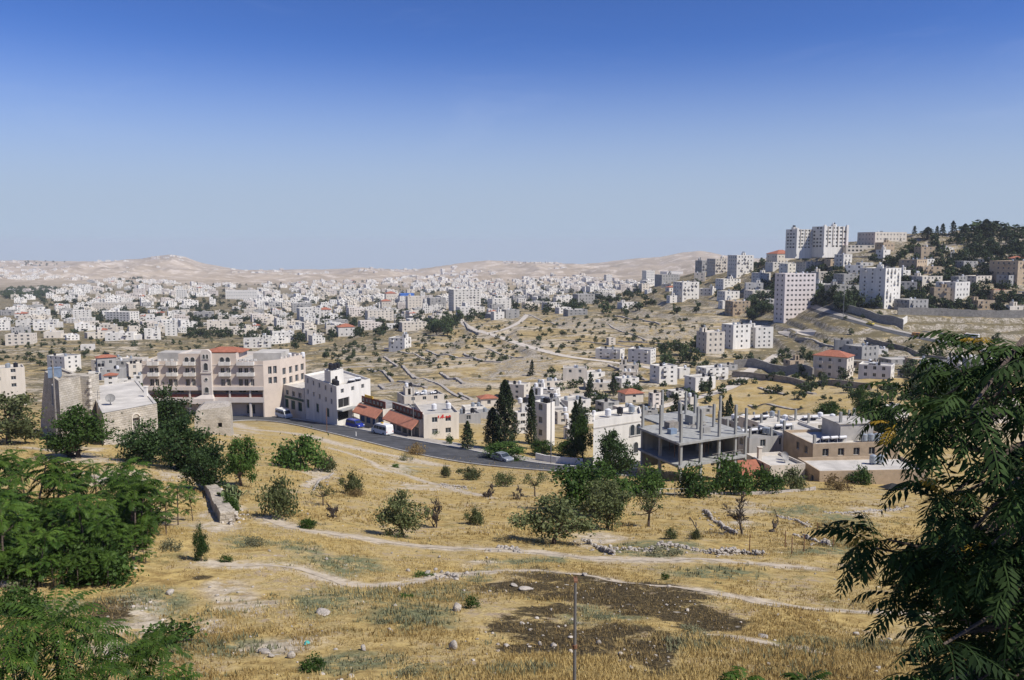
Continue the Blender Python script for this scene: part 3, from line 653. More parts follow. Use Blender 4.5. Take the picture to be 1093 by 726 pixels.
def body(root, poly, zt, floors, fh, wall, roofm, edges, ww=1.15, wh=1.3, sill=1.0, sp=3.1, skip=.08, glass='glass', style='plain', z0=0.0, below=5.0, bays=None, first=0, balc=0.0, roof=True, lim=[0], maxw=96, gf=None, name='wall', balcm=None):
    """walls (one part) with real openings, a window part in each, a roof part"""
    mb = MB(); wins = []
    for i in range(len(poly)):
        a, b = poly[i], poly[(i + 1) % len(poly)]; L = math.hypot(b[0] - a[0], b[1] - a[1])
        ops = []
        if i in edges:
            nb = (bays or {}).get(i, max(1, int((L - 1.0) / sp)))
            if nb: ops = edge_ops(L, floors, fh, nb, ww, wh, sill, skip, first)
        for o in mb.facade(a, b, z0, zt, ops, .2): wins.append((*o, i))
        if gf and i in gf: pass
        if below: mb.quad((a[0], a[1], z0 - below), (b[0], b[1], z0 - below), (b[0], b[1], z0), (a[0], a[1], z0))
    if roof is True:
        rb = MB(); roof_flat(rb, poly, zt, mi_wall=1, mi_roof=0); rb.build('roof', [M[roofm], M[wall]], root)
    w_ = mb.build(name, M[wall], root)
    for (p, ang, w, h, e) in wins[:maxw]:
        link('window', win_mesh(w, h, style, glass if rnd.random() > .25 else 'glass2'), root, p, (0, 0, ang))
        if balc and rnd.random() < balc and p.z > z0 + fh * .8:
            q = Vector((math.sin(ang), -math.cos(ang), 0)) * .202
            link('balcony', balcony_mesh(min(2.6, w + 1.1), 1.0, .9, balcm or wall), root, p + q + Vector((0, 0, -sill + .15)), (0, 0, ang))
    return w_
def roof_stuff(root, w, d, zt, ntank=2, stair=True, solar=0, dish=0, kinds=('tankb', 'tankw', 'tanks'), wall='white', rails=0):
    z = zt - .5
    if stair and rnd.random() < .4:
        sx, sy = rnd.choice((-1, 1)) * w * .26, d * (.16 + .12 * rnd.random()); a, b = min(2.8, w * .3), min(2.8, d * .32); mb = MB()
        poly = [(sx - a/2, sy - b/2), (sx + a/2, sy - b/2), (sx + a/2, sy + b/2), (sx - a/2, sy + b/2)]
        for i in range(4): mb.facade(poly[i], poly[(i+1) % 4], z + .002, z + 2.3, [(a*.3, a*.3+.85, .02, 2.0)] if i == 0 and a > 1.6 else [], .15)
        roof_flat(mb, poly, z + 2.3, .15, .2); s = mb.build('stair_house', M[wall], root)
        for k in range(min(ntank, 2)): link('roof_tank', tank_mesh(rnd.choice(kinds)), root, (sx + (k - .5) * 1.3, sy, z + 2.102))
        ntank -= 2
    for k in range(max(0, ntank)): link('roof_tank', tank_mesh(rnd.choice(kinds)), root, ((rnd.random() - .5) * w * .7, -d * (.05 + .28 * rnd.random()), z + .002))
    for k in range(solar): link('solar_heater', panel_mesh(), root, ((rnd.random() - .5) * w * .65, -d * .25 + (rnd.random() - .5) * d * .2, z + .002), (0, 0, PI + .5))
    for k in range(dish): link('satellite_dish', dish_mesh(), root, ((rnd.random() - .5) * w * .7, (rnd.random() - .5) * d * .6, z + .002), (0, 0, rnd.random() * .8))
    for k in range(rails):
        mb = MB(); q = [(-1, -1), (1, -1), (1, 1), (-1, 1)][k % 4]; x, y = q[0] * (w / 2 - .5), q[1] * (d / 2 - .5); mb.box(x - .18, y - .18, z + .002, x + .18, y + .18, z + 2.0)
        mb.build('column_stub', M['conc'], root)
def vis_edges(poly, root_xy, rz):
    out = []
    for i in range(len(poly)):
        a, b = poly[i], poly[(i + 1) % len(poly)]; n = Vector((b[1] - a[1], -(b[0] - a[0]))); n.rotate(Matrix.Rotation(rz, 2)); m = Vector(((a[0]+b[0])/2, (a[1]+b[1])/2)); m.rotate(Matrix.Rotation(rz, 2)); m += root_xy
        if n.normalized().dot(-m.normalized()) > .03: out.append(i)
    return out
def building(label, px, pyb, wpx, hpx, yaw=25, asp=.8, floors=None, wall='white', roofm='roofw', cat='house', name='house', group=None, hip=None, sp=3.1, ww=1.15, wh=1.3, skip=.08, balc=0.0, tank=2, stair=True, solar=0, dish=0, rails=0, glass='glass', D=None, bays=None, sill=1.0, maxw=96, first=0):
    g = P(px, pyb, D) if D else G(px, pyb); rz = math.radians(yaw)
    Wt = wpx * g.y / F_PX; w = Wt / (abs(math.cos(rz)) + asp * abs(math.sin(rz))); w *= 1.07; d = w * asp; h = hpx * g.y / F_PX * (1.0 if name in ('tower_block', 'ridge_hotel') or hip else .80)
    floors = floors or max(1, round(h / 3.15)); fh = h / floors
    off = .5 * (w * abs(math.sin(rz)) + d * abs(math.cos(rz)))
    c = Vector((g.x * (1 + off / g.y), g.y + off, g.z))
    root = empty(name, c, rz, label, cat, group)
    poly = [(-w/2, -d/2), (w/2, -d/2), (w/2, d/2), (-w/2, d/2)]
    ed = vis_edges(poly, Vector((c.x, c.y)), rz)
    body(root, poly, h, floors, fh, wall, roofm, ed, ww, min(wh, fh * .5), min(sill, fh * .33), sp, skip, glass, below=7, balc=balc, bays=bays, maxw=maxw, roof=not hip, first=first)
    if hip: mb = MB(); hip_roof(mb, w, d, h + .15, min(w, d) * .22); mb.build('roof', M[hip], root)
    else: roof_stuff(root, w, d, h, tank, stair, solar, dish, wall=wall, rails=rails)
    return root
def poly_building(label, pts, z, h, floors, wall='white', roofm='roofw', cat='house', name='house', group=None, edges=(0, 1), **k):
    """pts: world xy corners, anticlockwise; the thing's origin is the first corner"""
    o = pts[0]; root = empty(name, (o[0], o[1], z), 0, label, cat, group); poly = [(p[0] - o[0], p[1] - o[1]) for p in pts]
    body(root, poly, h, floors, h / floors, wall, roofm, edges, **k); return root, poly
def wall_strip(name, label, cat, pts, h, t, m, group=None, below=1.5, cap=None, step=2.0, htap=None, kind=None):
    Pq = resample(np.array([[p.x, p.y] for p in (G(a, b) for a, b in pts)]), step); z = Z(Pq[:, 0], Pq[:, 1])
    z = np.convolve(np.pad(z, 2, mode='edge'), np.ones(5) / 5, 'valid')
    o = Vector((Pq[0, 0], Pq[0, 1], z[0])); d = np.gradient(Pq, axis=0); d /= np.hypot(d[:, 0], d[:, 1])[:, None]; n = np.stack([-d[:, 1], d[:, 0]], 1)
    mb = MB(); vs = []
    for i in range(len(Pq)):
        hh = h * (htap[0] + (htap[1] - htap[0]) * i / (len(Pq) - 1)) if htap else h
        hh *= 1 + (.9 if group else .15) * float(vn(i * .8, h * 3.1))
        for sx, zz in ((-t * .6, -below), (t * .6, -below), (t * .42, hh), (-t * .42, hh)): vs.append((Pq[i, 0] + n[i, 0] * sx - o.x, Pq[i, 1] + n[i, 1] * sx - o.y, z[i] + zz - o.z))
    k = len(Pq); fs = [(4*i+a, 4*i+4+a, 4*i+4+(a+1) % 4, 4*i+(a+1) % 4) for i in range(k-1) for a in range(4)] + [(0, 1, 2, 3), (4*k-1, 4*k-2, 4*k-3, 4*k-4)]
    mb.add(vs, fs); ob = mb.build(name, m, None, o)
    return tag(ob, label, cat, group, kind)

# ------------------------------------------------------------------ stones
_st = []
def stone_protos():
    if _st: return _st
    import bmesh
    for k in range(6):
        bm = bmesh.new(); bmesh.ops.create_icosphere(bm, subdivisions=2, radius=1.0); r = random.Random(k)
        pl = [(Vector((r.gauss(0, 1), r.gauss(0, 1), r.gauss(0, 1))).normalized(), .50 + .36 * r.random()) for _ in range(17)]
        for v in bm.verts:
            for n, q in pl:
                e = v.co.dot(n)
                if e > q: v.co -= n * (e - q)
            v.co.z *= .72
        V = np.array([v.co for v in bm.verts]); Fc = np.array([[v.index for v in f.verts] for f in bm.faces]); bm.free(); _st.append((V, Fc))
    return _st
def stones_mesh(name, items, m):
    """items: (x, y, z, sx, sy, sz, rot, proto)"""
    sp = stone_protos(); Vs, Fs, o = [], [], 0
    for (x, y, z, sx, sy, sz, a, k) in items:
        V, Fc = sp[k % 6]; q = V * (sx, sy, sz); ca, sa = math.cos(a), math.sin(a)
        q = np.stack([q[:, 0] * ca - q[:, 1] * sa + x, q[:, 0] * sa + q[:, 1] * ca + y, q[:, 2] + z], 1); Vs.append(q); Fs.append(Fc + o); o += len(V)
    return np_mesh(name, np.concatenate(Vs), np.concatenate(Fs), [m])
def dry_wall(label, pts, h, t=.55, name='dry_stone_wall', cat='stone wall', m='rockd', group=None, size=.17, fall=.3):
    h *= .5
    Pq = resample(np.array([[p.x, p.y] for p in (G(a, b) for a, b in pts)]), size * 1.25); items = []; o = G(*pts[0])
    for i, q in enumerate(Pq):
        hh = h * (.55 + .9 * max(0, .5 + float(vn(i * .11, h * 7 + len(label)))))
        nl = max(1, int(hh / (size * .95))) if float(vn(i * .23, len(label) * 1.7)) > -.28 else 0
        zz = z1(q[0], q[1])
        for l in range(nl):
            for s in (-.5, .5):
                if rnd.random() < .08: continue
                k = size * (.4 + .65 * rnd.random())
                items.append((q[0] - o.x + (rnd.random() - .5) * .1, q[1] - o.y + s * t * (1 - .2 * l) * .6 + (rnd.random() - .5) * .26, zz - o.z + size * .35 + l * size * .85, k * 1.25, k, k, rnd.random() * 6, rnd.randrange(6)))
        if rnd.random() < fall:
            a = rnd.random() * 6.28; r = .4 + rnd.random() * 1.0; X, Y = q[0] + r * math.cos(a), q[1] + r * math.sin(a); k = size * (.4 + .5 * rnd.random())
            items.append((X - o.x, Y - o.y, z1(X, Y) - o.z + k * .3, k * 1.2, k, k, a, rnd.randrange(6)))
    return tag(link(name, stones_mesh(name, items, M[m]), None, o), label, cat, group)
# ------------------------------------------------------------------ the old stone house with its tower, and the ruined hut
def lens_poly(pts): return [(p.x, p.y) for p in pts]
def old_house():
    a, b, c = P(111, 472, 100), P(169, 462, 106.5), P(98, 455, 119)
    root = empty('stone_house', (a.x, a.y, P(111, 472, 100).z), 0, 'old limestone house with flat pale roof beside its square stone tower', 'house')
    d = (b.x + c.x - a.x, b.y + c.y - a.y); q = lambda p: (p[0] - a.x, p[1] - a.y)
    poly = [q((a.x, a.y)), q((b.x, b.y)), q(d), q((c.x, c.y))]; h = P(111, 441.5, 100).z - root.location.z
    mb = MB(); L = math.hypot(poly[1][0], poly[1][1])
    ops = mb.facade(poly[0], poly[1], 0, h, [(L * .52, L * .52 + 1.0, .0, 2.2)], .35)
    for i in (1, 2, 3): mb.facade(poly[i], poly[(i + 1) % 4], 0, h, [], .2)
    for i in range(4): A, B = poly[i], poly[(i + 1) % 4]; mb.quad((A[0], A[1], -4), (B[0], B[1], -4), (B[0], B[1], 0), (A[0], A[1], 0))
    mb.build('wall', M['stone'], root)
    rb = MB(); roof_flat(rb, poly, h + .05, .35, .12); rb.build('roof', M['roofw'], root)
    o = ops[0]; db = MB(); db.box(-.5, -.02, 0, .5, .04, 2.2); db.box(-.03, -.05, .05, .03, -.021, 2.15); db.build('door', M['wood'], root, o[0], (0, 0, o[1]))
    fr = MB(); n = 8
    for s in (-1, 1): fr.box(s * .5 - .14 if s < 0 else .5, -.45, 0, -.5 if s < 0 else .64, -.34, 2.2)
    for k in range(n):
        t0, t1 = PI * k / n, PI * (k + 1) / n; pt = lambda r, t, y: (r * math.cos(t), y, 2.2 + r * math.sin(t))
        fr.add([pt(.5, t0, -.45), pt(.64, t0, -.45), pt(.64, t1, -.45), pt(.5, t1, -.45), pt(.5, t0, -.3), pt(.64, t0, -.3), pt(.64, t1, -.3), pt(.5, t1, -.3)], [(0,1,2,3),(7,6,5,4),(1,5,6,2),(0,3,7,4)])
    fr.build('door_frame', M['cream'], root, o[0], (0, 0, o[1]))
    cb = MB(); cc = P(168, 431, 108); cb.box(-.2, -.2, 0, .2, .2, 1.3); cb.box(-.26, -.26, 1.301, .26, .26, 1.42)
    cp = Vector((b.x * .72 + d[0] * .28, b.y * .72 + d[1] * .28, 0)); cb.build('chimney', M['white'], root, (cp.x - a.x - .6, cp.y - a.y, h - .06))
    ds = P(118, 434, 106); dd = link('satellite_dish', dish_mesh(), None, (ds.x, ds.y, root.location.z + h - .065), (0, 0, .5), (1.0, 1.0, 1.0)); tag(dd, 'grey satellite dish standing on the flat roof of the old stone house', 'satellite dish')
    pl = MB(); pl.cyl((0, 0), 0, 2.4, .035, .03, 8); pl.box(-.5, -.02, 2.1, .5, .02, 2.14); pl.box(-.35, -.02, 1.8, .35, .02, 1.84); mp = P(105, 438, 103)
    pm = pl.build('roof_antenna', M['steel'], None, (mp.x, mp.y, root.location.z + h - .065)); tag(pm, 'thin antenna mast on the old stone house roof beside the dish', 'antenna')
    # tower: battered walls, taller than the house, a walled stair turret on its flank
    D = 104.0; cn = P(66, 467, D); lf = P(45, 457, 113); rt = P(92, 462, 108.5)
    t = empty('stone_tower', cn, 0, 'square rough stone tower with sloping side and blue grey water tank on top', 'tower')
    bk = (lf.x + rt.x - cn.x, lf.y + rt.y - cn.y); base = [q2 for q2 in [(0, 0), (rt.x - cn.x, rt.y - cn.y), (bk[0] - cn.x, bk[1] - cn.y), (lf.x - cn.x, lf.y - cn.y)]]
    H = P(66, 407, D).z - cn.z; mb = MB(); cx = sum(p[0] for p in base) / 4; cy = sum(p[1] for p in base) / 4
    def ring(z, k, kl): 
        r = []
        for i, p in enumerate(base):
            f = kl if i in (2, 3) else k; r.append((cx + (p[0] - cx) * f, cy + (p[1] - cy) * f, z))
        return r
    R = [ring(-4, 1.06, 1.12), ring(0, 1.03, 1.06), ring(H * .5, 1.0, .9), ring(H, .97, .72)]
    vs = [p for r in R for p in r]; fs = [(4*i+k, 4*i+(k+1) % 4, 4*i+4+(k+1) % 4, 4*i+4+k) for i in range(3) for k in range(4)]; mb.add(vs, fs)
    mb.build('wall', M['stone'], t)
    rb = MB(); top = R[3]; roof_flat(rb, [(p[0], p[1]) for p in top], H + .02, .4, .25); rb.build('roof', [M['stone']], t)
    wv = MB(); dd_ = Vector((base[3][0], base[3][1], 0)).normalized(); 
    nrm = Vector((dd_.y, -dd_.x, 0)); nrm = nrm if nrm.y < 0 else -nrm
    link('arched_window', win_mesh(.75, 2.6, 'arch', 'glass2'), t, Vector(((R[2][0][0] * .72 + R[2][3][0] * .28), (R[2][0][1] * .72 + R[2][3][1] * .28), H * .52)) + nrm * .12, (0, 0, math.atan2(-dd_.y, -dd_.x)))
    bt = MB(); e = Vector((base[1][0], base[1][1], 0)); f = e.normalized(); bt.box(-.2, -1.2, -4, 1.7, 2.6, H + .03)
    bb = bt.build('buttress', M['stone'], t, e - f * .2, (0, 0, math.atan2(f.y, f.x)))
    for k in range(9):
        qs = MB(); qs.box(-.32 - .12 * (k % 2), -1.26, .4 + k * H / 9.5, -.2 + .3, -1.1, .4 + k * H / 9.5 + .35)
        qs.build('quoin_stone', M['cream'], t, e - f * .2, (0, 0, math.atan2(f.y, f.x)))
    tk = link('water_tank', tank_mesh('tankc'), None, cn + Vector((cx * .9 + .35, cy * .62, H - .2)), (0, 0, .35), (.78, .78, .72)); tag(tk, 'blue grey boxy water tank on top of the rough stone tower', 'water tank')
    tk2 = link('water_tank', tank_mesh('tankc'), None, cn + Vector((R[3][3][0] * .62, R[3][3][1] * .75, H - .23)), (0, 0, .5), (.5, .5, .5)); tag(tk2, 'smaller bluish tank half hidden at the shaded edge of the stone tower', 'water tank')
old_house()
def stone_hut():
    g = P(229, 461, 141.5); t = empty('stone_hut', g, .25, 'low ruined stone hut with square hole window in front of pink hotel', 'hut')
    mb = MB(); w, d, h = 6.0, 5.0, 4.9
    B = [(-w/2, -d/2), (w/2, -d/2), (w/2, d/2), (-w/2, d/2)]
    def rg(z, k): return [(p[0] * k, p[1] * k, z) for p in B]
    mb.facade((-w/2 * .96, -d/2 * .96), (w/2 * .96, -d/2 * .96), 0, h * .55, [(3.7, 4.35, 1.2, 2.0)], .5)
    for i in (1, 2, 3): a, b = B[i], B[(i+1) % 4]; mb.quad((a[0]*.96, a[1]*.96, 0), (b[0]*.96, b[1]*.96, 0), (b[0]*.96, b[1]*.96, h*.55), (a[0]*.96, a[1]*.96, h*.55))
    R = [rg(-4, 1.05), rg(0, .96)]
    for a in range(4): mb.quad(R[0][a], R[0][(a+1) % 4], R[1][(a+1) % 4], R[1][a])
    T1 = rg(h * .55, .96); T2 = [(p[0] * .88 + .1, p[1] * .85, h * (.96 if i % 3 else .86)) for i, p in enumerate(B)]
    for a in range(4): mb.quad(T1[a], T1[(a+1) % 4], T2[(a+1) % 4], T2[a])
    mb.build('wall', M['stone'], t); rb = MB(); z = h * .93; T3 = [(p[0] * .55, p[1] * .55, h * 1.05) for p in T2]
    for a in range(4): rb.quad(T2[a], T2[(a+1) % 4], T3[(a+1) % 4], T3[a])
    rb.add(T3, [(0, 1, 2, 3)]); rb.build('roof', M['rockd'], t)
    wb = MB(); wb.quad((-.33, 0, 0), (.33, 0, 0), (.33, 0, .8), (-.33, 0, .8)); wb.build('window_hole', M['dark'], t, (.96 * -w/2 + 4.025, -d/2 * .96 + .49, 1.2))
stone_hut()

# ------------------------------------------------------------------ the pink stone hotel
def hotel():
    s = 212.0 / 900 / 5.465
    o = P(154, 444.5, 212.0); t = empty('hotel', o, 0, 'long pink stone hotel with rows of white balconies and a small central gable', 'hotel')
    X = lambda c: (c - 75) * s
    Zc = lambda c: (483 - c) * s
    W = X(790); up = [(0, 0), (W, 0), (W + 3.5, 3), (W + 7.3, 14), (W - 2, 21), (0, 16)]
    zb, zt, zm = Zc(325), Zc(152), Zc(108); mb = MB(); wins = []
    cols = [(X(130), 2), (X(160), 2), (X(240), 2), (X(270), 2), (X(341), 3), (X(376), 3), (X(549), 3), (X(583), 3), (X(654), 2), (X(688), 2), (X(722), 2)]
    rows = [Zc(300), Zc(234), Zc(170)]; ww, wh = 1.05, 1.75
    ops = [(x - ww/2, x + ww/2, rows[k] - zb, rows[k] - zb + wh) for x, n in cols for k in range(min(n, 2))]
    for p in mb.facade(up[0], up[1], zb, zt, ops, .3): wins.append((*p, 'f'))
    ch = math.hypot(3.5, 3); side = math.hypot(3.8, 11)
    for p in mb.facade(up[1], up[2], 0, zt, [(ch * .28, ch * .28 + .95, Zc(292), Zc(292) + 1.7), (ch * .58, ch * .58 + .95, Zc(292), Zc(292) + 1.7), (ch * .28, ch * .28 + .95, Zc(234), Zc(234) + 2.0), (ch * .58, ch * .58 + .95, Zc(234), Zc(234) + 2.0)], .3): wins.append((*p, 'c'))
    for p in mb.facade(up[2], up[3], 0, zt, [(side * q, side * q + 1.5, z, z + 1.8) for q in (.08, .33, .57, .80) for z in (Zc(250), Zc(310))] + [(side * q, side * q + 1.3, z, z + 1.6) for q in (.2, .45, .7) for z in (Zc(375),)], .3): wins.append((*p, 's'))
    for i in (3, 4, 5): mb.facade(up[i], up[(i + 1) % 6], zb if i == 5 else 0, zt, [], .2)
    mb.add([(p[0], p[1], zb) for p in up], [(5, 4, 3, 2, 1, 0)])
    # recessed gallery storeys under the bedroom floors
    lo = [(0, 2.6), (W - .3, 2.6), (W - .3, .02), (W, .02)]
    gops = [(x - .9, x + .9, Zc(372) - 0 + .9, Zc(372) + 2.3) for x in (3.5, 8.5, 21, 24.5, 27.6)] + [(x - 1.1, x + 1.1, .1, 2.6) for x in (3, 8, 14, 20, 26.5)]
    for p in mb.facade(lo[0], lo[1], 0, zb, gops, .25): wins.append((*p, 'g'))
    mb.quad((W - .3, 2.6, 0), (W - .3, 0, 0), (W - .3, 0, zb), (W - .3, 2.6, zb)); mb.quad((W - .3, 0, 0), (W, 0, 0), (W, 0, zb), (W - .3, 0, zb))
    mb.quad((0, 16, 0), (0, 2.6, 0), (0, 2.6, zb), (0, 16, zb))
    for a, b in (((0, 2.6), (W - .3, 2.6)), ((W - .3, 0), (W, 0)), (up[1], up[2]), (up[2], up[3]), (up[3], up[4]), (up[4], up[5]), (up[5], (0, 2.6))): mb.quad((a[0], a[1], -6), (b[0], b[1], -6), (b[0], b[1], 0), (a[0], a[1], 0))
    # raised middle storey
    a0, a1 = X(292), X(632); mid = [(a0, 0.003), (a1, 0.003), (a1, 9), (a0, 9)]
    for p in mb.facade(mid[0], mid[1], zt, zm, [], .2): pass
    ops4 = [(x - a0 - ww/2, x - a0 + ww/2, .02, 1.5) for x, n in cols if n == 3]
    for i in (1, 2, 3): mb.facade(mid[i], mid[(i + 1) % 4], zt, zm, [], .2)
    mb.build('wall', M['pink'], t)
    for x, n in cols:
        if n == 3: link('window', win_mesh(ww, 1.75, 'arch', 'glass'), t, (x, -.01, rows[2]))
    for (p, ang, w, h, k) in wins: link('window', win_mesh(w, h, 'plain', 'glass2' if k == 'f' and rnd.random() < .45 else 'glass'), t, p, (0, 0, ang))
    rb = MB(); roof_flat(rb, up, zt + .02, .3, .9, 1, 0); roof_flat(rb, mid, zm + .02, .3, .4, 1, 0); rb.build('roof', [M['roofw'], M['pinkw']], t)
    # bands, gallery parapet, ground columns
    for nm, z0_, z1__, y0, mm in (('cornice', zb - .05, Zc(305), -.25, 'pinkw'), ('gallery_parapet', Zc(400), Zc(370), -.05, 'pinkw'), ('string_course', Zc(178), Zc(172), -.07, 'pinkw')):
        cb = MB(); cb.box(.05 if nm != 'cornice' else -.1, y0, z0_, W - .02, -.004 if nm == 'string_course' else (.35 if nm == 'gallery_parapet' else -.004), z1__); cb.build(nm, M[mm], t)
    fl = MB(); fl.box(.02, .351, Zc(402), W - .31, 2.59, Zc(394)); fl.build('gallery_floor', M['brown'], t)
    rd = MB(); rd.box(.05, .40, Zc(370) + .02, W - .35, .46, Zc(352)); rd.build('gallery_rail', M['brown'], t)
    for x in (1.0, 6.2, 11.8, 22.0, 27.2): cbm = MB(); cbm.box(x - .25, .1, -5, x + .25, .6, Zc(402) - .003); cbm.box(x - .2, .1, Zc(370) + .002, x + .2, .39, zb - .06); cbm.build('column', M['pinkw'], t)
    # balconies
    for x, n in cols:
        for k in range(1, 3):
            link('balcony', balcony_mesh(1.45, .9, .8, 'white', False), t, (x, -.004, rows[k] - .12))
    for (x0, x1) in ((X(100), X(292)), (X(632), X(745))):
        for q in np.linspace(x0, x1, 6): b = MB(); b.box(q - .32, .02, zt + .022, q + .32, .28, zt + .5); b.build('parapet_post', M['white'], t)
    for q in np.linspace(.06, .95, 6):
        b = MB(); xx, yy = W + 3.5 + 3.8 * q, 3 + 11 * q; b.box(-.35, .02, 0, .35, .32, .55); b.build('parapet_post', M['pinkw'], t, (xx, yy, zt + .022), (0, 0, math.atan2(11, 3.8)))
    # central gable bay, corbelled out, with its small windows
    gx0, gx1 = X(430), X(490); gb = MB(); gb.box(gx0, -.9, Zc(350), gx1, -.005, Zc(104))
    gm = (gx0 + gx1) / 2; n = 8; r = (gx1 - gx0) / 2; zg = Zc(104)
    arc = [(gm - r * math.cos(PI * k / n), zg + r * .75 * math.sin(PI * k / n)) for k in range(n + 1)]
    gb.add([(x, -.9, z) for x, z in arc], [tuple(range(n, -1, -1))]); gb.add([(x, -.005, z) for x, z in arc], [tuple(range(n + 1))])
    for a, b in zip(arc[:-1], arc[1:]): gb.quad((a[0], -.9, a[1]), (b[0], -.9, b[1]), (b[0], -.005, b[1]), (a[0], -.005, a[1]))
    gb.add([(gx0, -.9, Zc(350)), (gx1, -.9, Zc(350)), (gx1, -.005, Zc(350)), (gx0, -.005, Zc(350)), (gx0 - 2.2, -1.4, Zc(372)), (gx1 + .4, -1.4, Zc(372)), (gx1 + .4, -.06, Zc(372)), (gx0 - 2.2, -.06, Zc(372)), (gx0 - 2.6, -1.4, Zc(402)), (gx1 + .4, -1.4, Zc(402)), (gx1 + .4, -.06, Zc(402)), (gx0 - 2.6, -.06, Zc(402))],
           [(4,5,1,0),(5,6,2,1),(7,4,0,3),(8,9,5,4),(9,10,6,5),(11,8,4,7),(8,11,10,9)])
    gb.box(gx0 - .15, -1.1, Zc(222), gx1 + .15, -.902, Zc(214))
    gy = gb.build('gable_bay', M['pinkw'], t)
    for x in (-.42, .42): link('arched_window', win_mesh(.5, 1.1, 'arch'), t, (gm + x, -.91, Zc(136)))
    link('arched_window', win_mesh(1.0, 1.8, 'arch'), t, (gm, -.91, Zc(203))); link('arched_window', win_mesh(.95, 1.4, 'arch'), t, (gm, -.91, Zc(337)))
    ob = MB(); ob.tube([(0, -.1, 0), (0, .0, 0)], [.5, .5], 16, 0); ob.tube([(0, -.115, 0), (0, -.05, 0)], [.36, .36], 16, 1); ob.build('round_window', [M['white'], M['glass']], t, (gm, -.9, Zc(258)))
    hr = MB(); hip_roof(hr, X(650) - X(420), 6.5, 0, 1.0, .2); hr.build('tiled_roof', M['tile'], t, ((X(420) + X(650)) / 2, 5.4, zm + .16))
    # set back roof rooms
    for (x0, x1, y0, y1, h) in ((X(120), X(285), 5.0, 10, 1.5), (X(690), X(860), 6, 14, 1.3)):
        pb = MB(); pb.box(x0, y0, zt - .878, x1, y1, zt + h); pb.build('roof_room', M['roofw'], t)
    for k, (x, y) in enumerate(((X(830), 8), (X(880), 11), (X(950), 13), (X(200), 6.5), (X(160), 12))): link('roof_tank', tank_mesh('tankw'), t, (x, y, zt - .876 + (1.0 if k > 9 else 0)))
hotel()

